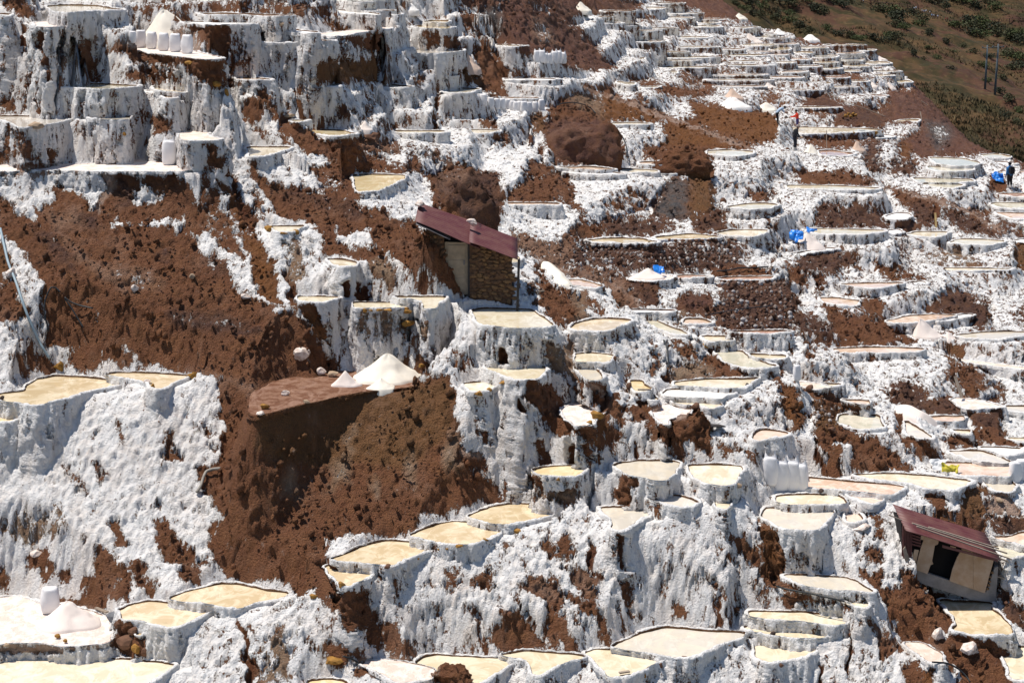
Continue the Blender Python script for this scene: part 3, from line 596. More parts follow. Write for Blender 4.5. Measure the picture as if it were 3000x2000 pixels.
CTRL = np.array([  # column, row, survey units per metre
 (-100,1600,83.5),(300,1600,83.5),(700,1600,83.5),(1200,1600,82.5),(1800,1600,81),(2450,1600,80),
 (0,1420,79.5),(130,1420,79.5),(600,1400,80.8),(660,1345,80),(1200,1400,80),(1800,1400,78),(2200,1300,75),(2400,1300,74),
 (0,1100,73.5),(500,1250,75.5),(300,1000,72.5),(600,1000,71.8),(680,930,70.3),(900,1150,75),(900,850,70),(1300,1100,74),(1800,1100,73.5),(2200,1150,72),(2400,1150,71),
 (-60,850,70),(300,850,70),(600,850,70),(1100,700,68.5),(1350,720,67),(1500,900,69),(1700,850,66.5),(2000,950,66),(2350,950,62),
 (0,500,64),(200,600,66),(400,600,65.5),(700,680,67),(800,500,62),(950,500,60.5),(1100,600,65),(1300,650,61),
 (0,350,60),(390,370,60),(250,190,58),(370,110,57),(50,50,56),(600,50,53),(600,200,55),(700,300,56.5),(860,420,58.5),(-100,100,57),(-100,-20,55),(300,-40,54),(700,-40,50),
 (1150,480,56),(1200,300,46),(1180,240,43),(1000,300,48.5),(900,200,47.5),(900,120,46),(1000,50,43),(1250,130,38.5),(1200,40,40),(1200,-40,38),
 (1400,350,46),(1400,500,51),(1500,600,55),(1700,580,53),(1600,700,58),(1900,700,56),(2300,700,51),(2450,700,50),
 (1600,420,46.5),(1750,350,42),(1830,320,39.5),(1850,450,45),(2100,550,46),(2320,430,39),(2380,500,41),(2200,380,38),
 (1400,150,36.5),(1350,30,33),(1500,100,29.5),(1500,30,26),(1600,150,30),(1700,220,33.5),(1750,50,24.5),(1900,100,26),(1700,100,27.5),(2000,140,26),(2000,200,28.5),
 (1900,240,33),(2080,280,31.5),(1600,0,22.5),(1450,200,37.5),(1600,250,37.5),(1450,-40,24),(1700,0,22.5),(1600,-40,21),
 (2150,250,29.5),(2250,330,32),(2352,390,34),(2060,110,25),(2179,172,27),(2352,325,31),(2450,370,33),(2000,108,24.5)], float)
def _rbf_fit(P, v, smooth):
    n = len(P)
    A = np.linalg.norm(P[:, None] - P[None], axis=-1)
    A[np.arange(n), np.arange(n)] -= smooth
    Q = np.hstack([np.ones((n, 1)), P])
    M = np.zeros((n + 3, n + 3)); M[:n, :n] = A; M[:n, n:] = Q; M[n:, :n] = Q.T
    return np.linalg.solve(M, np.concatenate([v, np.zeros(3)]))
def _rbf_eval(P, w, X):
    out = np.empty(len(X)); n = len(P)
    for i in range(0, len(X), 20000):
        x = X[i:i + 20000]
        out[i:i + 20000] = np.sqrt(((x[:, None, :] - P[None]) ** 2).sum(-1)) @ w[:n] + w[n] + x @ w[n + 1:]
    return out
_wprior = _rbf_fit(CTRL[:, :2], CTRL[:, 2], 25.0)
def prior(X, Y):
    X, Y = np.broadcast_arrays(np.asarray(X, float), np.asarray(Y, float))
    return np.maximum(_rbf_eval(CTRL[:, :2], _wprior, np.stack([X.ravel(), Y.ravel()], -1)), 15).reshape(X.shape)

class Pan: pass
pans = []
for t, kind, label, s in PANS:
    p = Pan(); p.kind, p.label, p.sheet, p.far = kind, label, tile(t, s), False
    pans.append(p)
_r = random.Random(3)
for e in FAR.replace('\n', ';').split(';'):
    t, kind, x0, x1, y, hh = e.split(); x0, x1, y, hh = float(x0) - 25, float(x1) + 25, float(y), float(hh)
    sk = (x1 - x0) * _r.uniform(-.10, .10)
    P = [(x0, y + hh * _r.uniform(-.2, .5)), (x0 + (x1 - x0) * .12 + sk, y - hh * .8), (x0 + (x1 - x0) * .5 + sk, y - hh), (x0 + (x1 - x0) * .88 + sk, y - hh * .7),
         (x1, y + hh * _r.uniform(-.3, .4)), (x0 + (x1 - x0) * .8 - sk, y + hh * .8), (x0 + (x1 - x0) * .45 - sk, y + hh), (x0 + (x1 - x0) * .12 - sk, y + hh * .8)]
    p = Pan(); p.kind, p.label, p.far = kind, None, True
    p.sheet = tile(t, ' '.join('%f,%f' % q for q in P)); pans.append(p)
FLAT = 'es'           # dry platforms

# ---- levels: every pan is level; neighbours above each other share a wall of known batter
def column_span(P, X):
    a, b = P, np.roll(P, -1, 0)
    ys = []
    for (x0, y0), (x1, y1) in zip(a, b):
        if (x0 <= X < x1) or (x1 <= X < x0):
            ys.append(y0 + (y1 - y0) * (X - x0) / (x1 - x0))
    return (min(ys), max(ys)) if len(ys) >= 2 else None
rows, rhs = [], []
N = len(pans)
for i, p in enumerate(pans):
    c = p.sheet.mean(0)
    for q in list(p.sheet[::2]) + [c]:
        s = float(prior(q[0], q[1])); k = 1.3 / math.sqrt(len(p.sheet))
        rows.append((i, (q[1] - YH) * k, None, 0)); rhs.append(s * k)
spans = []
for X in np.arange(-40, 2400, 10.0):
    col = []
    for i, p in enumerate(pans):
        sp = column_span(p.sheet, X)
        if sp: col.append((sp[0], sp[1], i))
    col.sort()
    for (a0, a1, i), (b0, b1, j) in zip(col, col[1:]):
        g = b0 - a1
        if g < -3 or g > 110: continue
        s = float(prior(X, (a1 + b0) / 2)); k = 0.9 * math.exp(-max(g, 0) / 45)
        bat = 0.22 if g < 60 else 0.45
        rows.append((j, (b0 - YH) * k, i, -(a1 - YH) * k)); rhs.append(-(bat * max(g, 0) * s / F + 0.15 * s * s / F) * k)
A = np.zeros((len(rows), N))
for r, (i, a, j, b) in enumerate(rows):
    A[r, i] += a
    if j is not None: A[r, j] += b
rhs = np.array(rhs); rw = np.ones(len(rhs))
isadj = np.array([j is not None for _, _, j, _ in rows])
for _ in range(8):                                        # robust: a few contradictory walls may give way
    u = np.linalg.lstsq(A * rw[:, None], rhs * rw, rcond=None)[0]
    res = np.abs(A @ u - rhs)
    rw = np.where(isadj, 1 / np.sqrt(np.maximum(res / 0.6, 1.0)), 1.0)
for p, ui in zip(pans, u):
    p.h = 1.0 / ui; p.z = -p.h
    if p.far: p.kindname = 'far'
    P = p.sheet
    for _ in range(1 if len(P) > 9 else 2):            # round the corners
        n = np.roll(P, -1, 0)
        P = np.stack([P * .88 + n * .12, P * .12 + n * .88], 1).reshape(-1, 2)
    p.poly = on_level(P, p.h)[:, :2]
    p.c = p.poly.mean(0); p.d = p.c[1]
    a, b = p.poly, np.roll(p.poly, -1, 0)
    if ((b[:, 0] - a[:, 0]) * (b[:, 1] + a[:, 1])).sum() > 0: p.poly = p.poly[::-1].copy()   # counter-clockwise
    p.lo, p.hi = p.poly.min(0), p.poly.max(0)

def seg_dist(pts, poly):
    """signed distance (negative inside) to a closed polygon, and the outward y of the nearest edge"""
    a = poly; b = np.roll(poly, -1, 0); ab = b - a; L2 = (ab ** 2).sum(1) + 1e-12
    best = np.full(len(pts), 1e9); ny = np.zeros(len(pts)); inside = np.zeros(len(pts), bool)
    for k in range(len(a)):
        ap = pts - a[k]
        t = np.clip((ap @ ab[k]) / L2[k], 0, 1)
        dx = ap - t[:, None] * ab[k]; dd = (dx ** 2).sum(1)
        m = dd < best
        best[m] = dd[m]; ny[m] = -ab[k, 0] / math.sqrt(L2[k])
        c = ((a[k, 1] <= pts[:, 1]) != (b[k, 1] <= pts[:, 1]))
        if c.any():
            xi = a[k, 0] + (pts[:, 1] - a[k, 1]) * ab[k, 0] / (ab[k, 1] if abs(ab[k, 1]) > 1e-12 else 1e-12)
            inside ^= c & (pts[:, 0] < xi)
    s = np.sqrt(best)
    return np.where(inside, -s, s), ny

def vnoise(P, seed=0):
    """cheap smooth 3-D value noise in [-1, 1]"""
    P = np.asarray(P, float); i = np.floor(P).astype(np.int64); f = P - i; f = f * f * (3 - 2 * f)
    def hsh(a, b, c):
        n = (a * 374761393 + b * 668265263 + c * 2147483647 + seed * 974711) & 0x7fffffff
        n = ((n ^ (n >> 13)) * 1274126177) & 0x7fffffff
        n = (n ^ (n >> 16)) & 0xffff
        return n / 32767.5 - 1
    x, y, z = i[:, 0], i[:, 1], i[:, 2]; fx, fy, fz = f[:, 0], f[:, 1], f[:, 2]
    L = lambda a, b, t: a + (b - a) * t
    return L(L(L(hsh(x, y, z), hsh(x + 1, y, z), fx), L(hsh(x, y + 1, z), hsh(x + 1, y + 1, z), fx), fy),
             L(L(hsh(x, y, z + 1), hsh(x + 1, y, z + 1), fx), L(hsh(x, y + 1, z + 1), hsh(x + 1, y + 1, z + 1), fx), fy), fz)

# ------------------------------------------------------------------ soil map
SOILCOL = {'b': (.225, .092, .044), 'q': (.37, .215, .145), 'd': (.120, .060, .045), 'r': (.175, .082, .062), 'o': (.250, .098, .030), 'u': (.205, .10, .040), 'x': (.120, .036, .015),
           't': (.420, .290, .195), 'k': (.600, .430, .340), 'g': (.130, .125, .125), 'w': (.78, .76, .74)}
mW, mH, mO, mS = 1320, 900, 90.0, 2.0                      # map size, margin, survey units per cell
soil = np.zeros((mH, mW, 5), np.float32); soil[..., :3] = SOILCOL['b']
_my, _mx = np.mgrid[0:mH, 0:mW]; _my = _my * mS - mO; _mx = _mx * mS - mO
soil[..., 3] = .24 + .10 * np.clip((_mx - 1200) / 500, 0, 1) * np.clip((1050 - _my) / 300, 0, 1) + .05 * np.clip((450 - _my) / 200, 0, 1)
soil[..., 3] *= 1 - .5 * np.clip((_my - 830) / 100, 0, 1) * np.clip((500 - _mx) / 100, 0, 1)
for line in SOIL.strip().split('\n'):
    t, key, st, pts = line.split(' ', 3); P = (tile(t, pts) + mO) / mS; st = int(st) / 9
    x0, y0 = np.maximum(np.floor(P.min(0)).astype(int) - 2, 0); x1, y1 = np.minimum(np.ceil(P.max(0)).astype(int) + 3, (mW, mH))
    if x1 <= x0 or y1 <= y0: continue
    gx, gy = np.meshgrid(np.arange(x0, x1) + .5, np.arange(y0, y1) + .5)
    sd, _ = seg_dist(np.stack([gx.ravel(), gy.ravel()], -1), P)
    soft = 6.0 if key not in 'xk' else 1.6
    a = np.clip(0.5 - sd.reshape(gx.shape) / soft * 0.5, 0, 1)[..., None]
    v = soil[y0:y1, x0:x1]
    if key == 'w': v[..., 3:4] *= 1 - a * st
    else:
        v[..., :3] = v[..., :3] * (1 - a) + np.array(SOILCOL[key]) * a
        v[..., 3:4] = v[..., 3:4] * (1 - a) + a * st
        v[..., 4:5] = v[..., 4:5] * (1 - a) + a * (1.0 if key == 'x' else 0.0)
def soil_at(P, wobble=True):
    wob = 0 if not wobble else np.stack([vnoise(P * 2.1, 31) * .16 + vnoise(P * 6.0, 33) * .06, np.zeros(len(P)), vnoise(P * 2.1, 32) * .16 + vnoise(P * 6.0, 34) * .06], -1)
    X, Y = sheet(P + wob)
    fx = np.clip((X + mO) / mS - .5, 0, mW - 1.01); fy = np.clip((Y + mO) / mS - .5, 0, mH - 1.01)
    i, j = fx.astype(int), fy.astype(int); a, b = (fx - i)[:, None], (fy - j)[:, None]
    return soil[j, i] * (1 - a) * (1 - b) + soil[j, i + 1] * a * (1 - b) + soil[j + 1, i] * (1 - a) * b + soil[j + 1, i + 1] * a * b

# ------------------------------------------------------------------ the hill as a height field over (bearing column, distance)
gX = np.arange(-170.0, 2530.0, 3.2)
_d = [40.0]
while _d[-1] < 215: _d.append(_d[-1] * (1 + (0.00110 if _d[-1] < 74 else 0.0013 if _d[-1] < 110 else 0.0018)))
gD = np.array(_d); nX, nD = len(gX), len(gD)
PX = (gX[:, None] - CX) / F * gD[None]           # x of grid point
PY = np.broadcast_to(gD[None], PX.shape)
# base surface from the pans' edges and the survey points between them
bp, bz = [], []
for p in pans:
    st = max(1, len(p.poly) // 8)
    for q in p.poly[::st]: bp.append(q); bz.append(p.z)
    bp.append(p.c); bz.append(p.z)
XX, YY = np.meshgrid(np.arange(-160, 2530, 45.0), np.arange(-60, 1700, 45.0))
allP = np.concatenate([p.sheet for p in pans])
for X, Y in zip(XX.ravel(), YY.ravel()):
    if Y < 0.62 * (X - 1700) - 5 and X > 1560: continue              # beyond the edge of the near hill
    if np.min(np.hypot(allP[:, 0] - X, (allP[:, 1] - Y))) < 42: continue
    q = world_at(X, Y, F / float(prior(X, Y))); bp.append(q[:2]); bz.append(q[2])
# the flank falls away beyond the salt terraces on the right
for X, Y, s, dz in ((2010,104,23,-9),(2100,150,24,-9),(2200,205,26,-8),(2300,280,28,-8),(2400,350,30,-8),(2500,400,31,-8),(1800,30,21,-9),(1900,70,22,-9),(1700,-40,19,-6),(1550,-80,17,2),(1300,-120,24,6),(900,-120,36,6),(300,-120,44,5)):
    q = world_at(X, Y, F / s * (1.10 if dz < 0 else 1.0)); bp.append(q[:2]); bz.append(q[2] + dz)
bp, bz = np.array(bp), np.array(bz)
_wb = _rbf_fit(bp, bz, 0.35)
iX, iD = np.arange(0, nX, 12), np.arange(0, nD, 8)
if iX[-1] != nX - 1: iX = np.append(iX, nX - 1)
if iD[-1] != nD - 1: iD = np.append(iD, nD - 1)
B0 = _rbf_eval(bp, _wb, np.stack([PX[np.ix_(iX, iD)].ravel(), PY[np.ix_(iX, iD)].ravel()], -1)).reshape(len(iX), len(iD))
T = np.stack([np.interp(np.arange(nD), iD, B0[k]) for k in range(len(iX))])
B = np.stack([np.interp(np.arange(nX), iX, T[:, k]) for k in range(nD)], 1)
# old terrace steps between the pans: ledges and low walls following the contours
_st = 1.25; _wz = B + .3 * np.sin(PX * .21 + 1.3) * np.cos(PY * .17) + .12 * np.sin(PX * .9 + PY * .5)
_fr = _wz / _st - np.floor(_wz / _st); _sm = np.clip((_fr - .42) / .36, 0, 1); _sm = _sm * _sm * (3 - 2 * _sm)
_tw = np.maximum(np.clip((PY - 68) / 10, 0, 1) * .9, np.clip((gX[:, None] - 1450) / 200, 0, 1) * np.clip((PY - 57.5) / 5, 0, 1) * .7)
_al = soil_at(np.stack([PX.ravel()[::1], PY.ravel(), B.ravel()], -1), False)[:, 3].reshape(B.shape)
_tw = _tw * (1 - np.clip((_al - .45) / .3, 0, 1))
B = B + _tw * (_sm - _fr) * _st
H = B.copy(); SD = np.full(H.shape, 9.0)
def window(lo, hi, m):
    y0, y1 = lo[1] - m, hi[1] + m
    k0, k1 = np.searchsorted(gD, y0), np.searchsorted(gD, y1)
    xs = [CX + F * x / y for x in (lo[0] - m, hi[0] + m) for y in (y0, y1)]
    i0, i1 = np.searchsorted(gX, min(xs)), np.searchsorted(gX, max(xs))
    return slice(max(i0 - 1, 0), i1 + 1), slice(max(k0 - 1, 0), k1 + 1)
_cut = []
for p in pans:
    sl = window(p.lo, p.hi, 3.6 if p.d < 100 else 4.6)
    pts = np.stack([PX[sl].ravel(), PY[sl].ravel()], -1)
    if not len(pts): continue
    s, ny = seg_dist(pts, p.poly); s = s.reshape(PX[sl].shape); ny = ny.reshape(s.shape)
    _cut.append((p, sl, s, ny))
    SD[sl] = np.minimum(SD[sl], s)
    if p.kind == 'e': H[sl] = np.maximum(H[sl], np.where(s < 4.0, p.z - .10 - 2.6 * np.maximum(0, s - .08), -1e9)); continue
    H[sl] = np.maximum(H[sl], np.where(s < 4.0, p.z - 0.30 - 4.5 * np.clip(s - 0.05, 0, .30) - ((0.75 if p.d < 76 else 1.5) + (1.1 if p.d < 76 else .35) * np.clip((-ny - .15) / .4, 0, 1) + (.6 if p.d < 76 else 0) * np.clip((ny - .15) / .4, 0, 1)) * np.maximum(0, s - .35), -1e9))
for p, sl, s, ny in _cut:                               # cut the uphill side, keep the downhill side low
    k = np.clip(0.35 + (ny + 0.2) * 3.0, 0.1, 2.4)
    lim = p.z - 0.06 + k * np.maximum(0, s - 0.20)
    reach = 2.4 if p.d < 100 else 3.5
    lim = np.where(s < reach, lim, 1e9)
    lim = np.where((ny < .1) & (s > .55), 1e9, lim)
    H[sl] = np.minimum(H[sl], lim)
for p, sl, s, ny in _cut:
    if p.kind == 'e':
        ap = p.z - .10 - 2.6 * np.maximum(0, s - .08) - 3.0 * np.where(s > SD[sl] + 1e-6, np.maximum(0, .5 - SD[sl]), 0)
        H[sl] = np.where((s < 3.6) & ((s <= SD[sl] + 1e-6) | (SD[sl] > .25)), np.maximum(H[sl], ap), H[sl])
for p, sl, s, ny in _cut:
    H[sl] = np.where(s < 0.0, np.minimum(H[sl], p.z - 0.30), H[sl])
# walls shared by neighbours of about one level: close the notch between them
_near = {}
for p, sl, s, ny in _cut:
    for q, sl2, s2, ny2 in _cut:
        if q is p or id(q) < id(p) or abs(p.z - q.z) > 1.1: continue
        if (q.lo > p.hi + .9).any() or (q.hi < p.lo - .9).any(): continue
        a0, a1 = max(sl[0].start, sl2[0].start), min(sl[0].stop, sl2[0].stop, nX); b0, b1 = max(sl[1].start, sl2[1].start), min(sl[1].stop, sl2[1].stop, nD)
        if a1 <= a0 or b1 <= b0: continue
        u1 = s[a0 - sl[0].start:a1 - sl[0].start, b0 - sl[1].start:b1 - sl[1].start]; u2 = s2[a0 - sl2[0].start:a1 - sl2[0].start, b0 - sl2[1].start:b1 - sl2[1].start]
        both = (u1 + u2 < 1.1) & (u1 > .02) & (u2 > .02)
        v = H[a0:a1, b0:b1]; v[both] = np.maximum(v, min(p.z, q.z) - .10 - 4.0 * np.maximum(0, u1 + u2 - .5))[both]
def carve(pts, d, front, back):
    X = np.array([q[0] for q in pts]); Y = np.array([q[1] for q in pts])
    i0, i1 = np.searchsorted(gX, X.min()), np.searchsorted(gX, X.max()); k0, k1 = np.searchsorted(gD, d - front), np.searchsorted(gD, d + back)
    z = -(np.interp(gX[i0:i1], X, Y) - YH) / F * d
    H[i0:i1, k0:k1] = np.minimum(H[i0:i1, k0:k1], z[:, None])
def bank_up(pts, d, front):
    X = np.array([q[0] for q in pts]); Y = np.array([q[1] for q in pts])
    i0, i1 = np.searchsorted(gX, X.min()), np.searchsorted(gX, X.max()); k0, k1 = np.searchsorted(gD, d - front), np.searchsorted(gD, d + .15)
    z = -(np.interp(gX[i0:i1], X, Y) - YH) / F * d
    t_ = z[:, None] - 2.2 * np.maximum(0, d - gD[None, k0:k1]); t_ = t_ - 3.5 * np.maximum(0, .45 - SD[i0:i1, k0:k1]); t_ = t_ - 2.5 * np.maximum(0, X.min() + 60 - gX[i0:i1, None]) / 60
    h_ = H[i0:i1, k0:k1]; H[i0:i1, k0:k1] = np.where(SD[i0:i1, k0:k1] > .1, np.maximum(h_, t_), h_)
HUT_A, HUT_B = 63.6, F / 75.2
carve([(588 + 430, 392 + 292), (588 + 490, 392 + 292), (588 + 590, 392 + 309)], HUT_A, 1.3, 2.4)
bank_up([(588 + x / 4, 392 + y / 4) for x, y in ((1300, 470), (1450, 445), (1550, 560), (1680, 720), (1800, 900), (1900, 1100), (1915, 1130))], HUT_A - .05, 2.2)
carve([(3 * 588 + 340, 1176 + 150), (3 * 588 + 370, 1176 + 172), (3 * 588 + 523, 1176 + 208), (3 * 588 + 530, 1176 + 208)], HUT_B, .9, 1.9)
S = H.copy()                                            # surface one can stand on, water included
for p, sl, s, ny in _cut: S[sl] = np.where(s < 0.18, np.maximum(S[sl], p.z + (0.0 if p.kind not in FLAT else .03)), S[sl])
def sample(G, x, y):
    X = CX + F * x / y
    fi = np.clip((X - gX[0]) / (gX[1] - gX[0]), 0, nX - 1.001); fk = np.clip(np.interp(y, gD, np.arange(nD)), 0, nD - 1.001)
    i, k = fi.astype(int), fk.astype(int); a, b = fi - i, fk - k
    return G[i, k] * (1 - a) * (1 - b) + G[i + 1, k] * a * (1 - b) + G[i, k + 1] * (1 - a) * b + G[i + 1, k + 1] * a * b
def hit(X, Y, near=0.0):
    """first point of the surface on the sight line through a survey point"""
    ray = -(Y - YH) / F * gD
    i = int(np.clip(round((X - gX[0]) / (gX[1] - gX[0])), 0, nX - 1))
    m = (ray <= S[i]) & (gD > near)
    k = int(np.argmax(m)) if m.any() else nD - 1
    d = gD[k]
    return Vector(((X - CX) / F * d, d, min(S[i, k], float(ray[k]) + .02)))
def ground(x, y): return float(sample(S, np.array([x]), np.array([y]))[0])

# ------------------------------------------------------------------ small helpers
def mesh_obj(name, V, Fc, mat=None, parent=None, smooth=True, origin=None):
    me = bpy.data.meshes.new(name)
    V = np.asarray(V, np.float32)
    if origin is not None: V = V - np.asarray(origin, np.float32)
    if isinstance(Fc, np.ndarray) and Fc.ndim == 2:
        n, k = Fc.shape
        me.vertices.add(len(V)); me.vertices.foreach_set('co', V.ravel())
        me.loops.add(n * k); me.loops.foreach_set('vertex_index', Fc.astype(np.int32).ravel())
        me.polygons.add(n); me.polygons.foreach_set('loop_start', np.arange(0, n * k, k, dtype=np.int32))
        me.update(calc_edges=True)
    else:
        me.from_pydata([tuple(v) for v in V], [], [tuple(f) for f in Fc]); me.update()
    if smooth: me.polygons.foreach_set('use_smooth', np.ones(len(me.polygons), bool))
    if mat: me.materials.append(mat)
    o = bpy.data.objects.new(name, me); coll.objects.link(o)
    if parent is not None: o.parent = parent
    elif origin is not None: o.location = origin
    return o
def add_attr(o, name, arr, typ):
    at = o.data.attributes.new(name, typ, 'POINT')
    at.data.foreach_set('color' if typ == 'FLOAT_COLOR' else 'value', np.ascontiguousarray(arr, np.float32).ravel())
def tag(o, label=None, cat=None, group=None, kind=None):
    if label: o['label'] = label
    if cat: o['category'] = cat
    if group: o['group'] = group
    if kind: o['kind'] = kind
    return o
def thing(name, loc, label, cat, group=None, rz=0.0):
    o = bpy.data.objects.new(name, None); coll.objects.link(o)
    o.location = loc; o.rotation_euler = (0, 0, rz); o.empty_display_size = .2
    return tag(o, label, cat, group)
def copy_tree(o, parent=None):
    c = o.copy(); coll.objects.link(c); c.parent = parent
    for ch in list(o.children): copy_tree(ch, c)
    return c
# ------------------------------------------------------------------ materials
def new_mat(name):
    m = bpy.data.materials.new(name); m.use_nodes = True
    n = m.node_tree; n.nodes.clear(); return m, n
class G:
    """tiny node-graph writer"""
    def __init__(s, nt): s.nt = nt
    def n(s, t, **k):
        nd = s.nt.nodes.new(t)
        for a, v in k.items():
            if a == 'inp':
                for i, x in v.items():
                    if isinstance(x, bpy.types.NodeSocket): s.nt.links.new(x, nd.inputs[i])
                    else: nd.inputs[i].default_value = x
            else: setattr(nd, a, v)
        return nd
    def math(s, op, a, b=None, c=None, clamp=False):
        i = {0: a}
        if b is not None: i[1] = b
        if c is not None: i[2] = c
        return s.n('ShaderNodeMath', operation=op, use_clamp=clamp, inp=i).outputs[0]
    def mix(s, f, a, b, typ='MIX'):
        nd = s.n('ShaderNodeMix', data_type='RGBA', blend_type=typ)
        for i, x in ((0, f), (6, a), (7, b)):
            if isinstance(x, bpy.types.NodeSocket): s.nt.links.new(x, nd.inputs[i])
            else: nd.inputs[i].default_value = x if not isinstance(x, tuple) else (x + (1,) if len(x) == 3 else x)
        return nd.outputs[2]
    def noise(s, vec, scale, detail=4, rough=.55, dist=0.0, out=0):
        return s.n('ShaderNodeTexNoise', inp={'Vector': vec, 'Scale': scale, 'Detail': detail, 'Roughness': rough, 'Distortion': dist}).outputs[out]
    def ramp(s, f, lo, hi): return s.n('ShaderNodeMapRange', interpolation_type='SMOOTHSTEP', inp={0: f, 1: lo, 2: hi, 3: 0.0, 4: 1.0}).outputs[0]
    def scalevec(s, vec, sc): return s.n('ShaderNodeVectorMath', operation='MULTIPLY', inp={0: vec, 1: sc}).outputs[0]
def rgb(c): return (c[0], c[1], c[2], 1.0)

def crust_material():
    m, nt = new_mat('salt_and_earth'); g = G(nt)
    pos = g.n('ShaderNodeNewGeometry').outputs['Position']
    at = g.n('ShaderNodeAttribute', attribute_name='soil'); scol, smask = at.outputs['Color'], at.outputs['Alpha']
    pr = g.n('ShaderNodeAttribute', attribute_name='shape')
    sep = g.n('ShaderNodeSeparateColor', inp={0: pr.outputs['Color']}); amp, groove, steep = sep.outputs[0], sep.outputs[1], sep.outputs[2]
    fine = g.math('MULTIPLY', pr.outputs['Alpha'], g.math('MULTIPLY_ADD', g.ramp(g.noise(pos, .8, 4, .6), .36, .62), .85, .25))
    tall = g.scalevec(pos, (1.0, 1.0, 0.25))
    n1 = g.noise(tall, 1.7, 4, .6)              # big vertical lobes
    n2 = g.noise(tall, 6.0, 5, .62)             # drips
    n3 = g.noise(pos, 16.0, 5, .65)             # crumbs
    v1 = g.n('ShaderNodeTexVoronoi', feature='SMOOTH_F1', inp={'Vector': tall, 'Scale': 5.5, 'Smoothness': .5}).outputs[0]
    v2 = g.n('ShaderNodeTexVoronoi', feature='F1', inp={'Vector': pos, 'Scale': 13.0}).outputs[0]
    v3 = g.n('ShaderNodeTexVoronoi', feature='F1', inp={'Vector': pos, 'Scale': 5.0}).outputs[0]
    # where earth shows
    edge = g.math('ADD', g.math('MULTIPLY', g.math('SUBTRACT', g.noise(tall, 3.2, 8, .74), .5), 2.9), g.math('MULTIPLY', g.math('SUBTRACT', n3, .5), 0.9))
    fac = g.ramp(g.math('ADD', g.math('MULTIPLY', smask, 1.25), edge), .48, .62)
    fac = g.math('MULTIPLY', fac, g.ramp(smask, .0, .14))
    # salt: white with cream and tan stains, greyer and browner on steep faces
    st1 = g.ramp(g.noise(g.scalevec(pos, (1, 1, .45)), 1.1, 5, .65), .50, .72)
    st2 = g.ramp(g.noise(tall, 4.0, 5, .7), .56, .74)
    salt = g.mix(g.math('MULTIPLY', st1, .55), rgb((.82, .80, .775)), rgb((.72, .645, .57)))
    salt = g.mix(g.math('MULTIPLY', g.math('MULTIPLY_ADD', st2, .55, .35), steep), salt, g.mix(g.ramp(g.noise(tall, 1.9, 5, .7), .42, .62), rgb((.60, .565, .55)), rgb((.47, .35, .27))))
    grit = g.math('MULTIPLY', g.math('MULTIPLY', g.ramp(g.noise(pos, 9.0, 6, .75), .60, .70), steep), .50)
    salt = g.mix(grit, salt, rgb((.24, .135, .085)))
    # earth: clods, ochre and dusty tones
    e = g.mix(g.ramp(g.noise(pos, 2.3, 6, .7), .35, .7), scol, g.mix(.5, scol, rgb((.30, .135, .055))))
    e = g.mix(g.math('MULTIPLY', g.ramp(g.noise(pos, 7.0, 5, .7), .52, .75), .6), e, g.mix(.55, scol, rgb((.06, .026, .016))))
    e = g.mix(g.math('MULTIPLY', g.ramp(g.noise(tall, .85, 7, .70, .6), .46, .64), .55), e, g.mix(.30, scol, rgb((.048, .020, .012))))
    e = g.mix(g.math('MULTIPLY', g.ramp(g.noise(g.scalevec(pos, (1, 1, .5)), .7, 6, .68), .53, .66), .65), e, g.mix(.45, scol, rgb((.42, .24, .155))))
    e = g.mix(g.math('MULTIPLY', g.ramp(g.noise(tall, 3.7, 7, .76), .60, .72), .55), e, rgb((.55, .45, .39)))
    col = g.mix(fac, salt, e)
    bs = g.n('ShaderNodeBsdfPrincipled', inp={'Base Color': col, 'Roughness': .88, 'Specular IOR Level': .25})
    bb = g.n('ShaderNodeBump', inp={'Height': g.math('ADD', g.math('MULTIPLY', n3, g.math('MULTIPLY_ADD', fac, .22, .10)), g.math('MULTIPLY', n2, .05)), 'Strength': 1.0, 'Distance': 1.0}); nt.links.new(bb.outputs[0], bs.inputs['Normal'])
    # relief in metres
    hs = g.math('ADD', g.math('MULTIPLY', g.math('SUBTRACT', n1, .5), .42), g.math('MULTIPLY', g.math('SUBTRACT', n2, .5), .22))
    hs = g.math('ADD', hs, g.math('MULTIPLY', g.math('SUBTRACT', .45, v1), .16))
    hs = g.math('ADD', hs, g.math('MULTIPLY', g.math('MULTIPLY', g.math('SUBTRACT', .4, v2), .05), fine))
    hs = g.math('ADD', hs, g.math('MULTIPLY', g.math('MULTIPLY', g.math('SUBTRACT', n3, .5), .055), fine))
    v4 = g.n('ShaderNodeTexVoronoi', feature='SMOOTH_F1', inp={'Vector': g.n('ShaderNodeVectorMath', operation='ADD', inp={0: pos, 1: g.n('ShaderNodeTexNoise', inp={'Vector': pos, 'Scale': 1.5, 'Detail': 3.0}).outputs[1]}).outputs[0], 'Scale': 1.9, 'Smoothness': .25}).outputs[0]
    he = g.math('ADD', g.math('MULTIPLY', g.math('SUBTRACT', g.noise(pos, 1.3, 8, .70), .5), .55), g.math('MULTIPLY', g.math('SUBTRACT', .35, v3), .17))
    he = g.math('ADD', he, g.math('MULTIPLY', g.math('SUBTRACT', .35, v4), .22))
    he = g.math('ADD', he, g.math('MULTIPLY', g.math('MULTIPLY', g.math('SUBTRACT', .4, v2), .085), fine))
    he = g.math('ADD', he, g.math('MULTIPLY', g.math('MULTIPLY', g.math('SUBTRACT', n3, .5), .11), fine))
    he = g.math('SUBTRACT', he, .04)
    hh = g.n('ShaderNodeMix', data_type='FLOAT', inp={0: fac, 2: hs, 3: he}).outputs[0]
    hh = g.math('SUBTRACT', g.math('MULTIPLY', hh, amp), g.math('MULTIPLY', groove, .16))
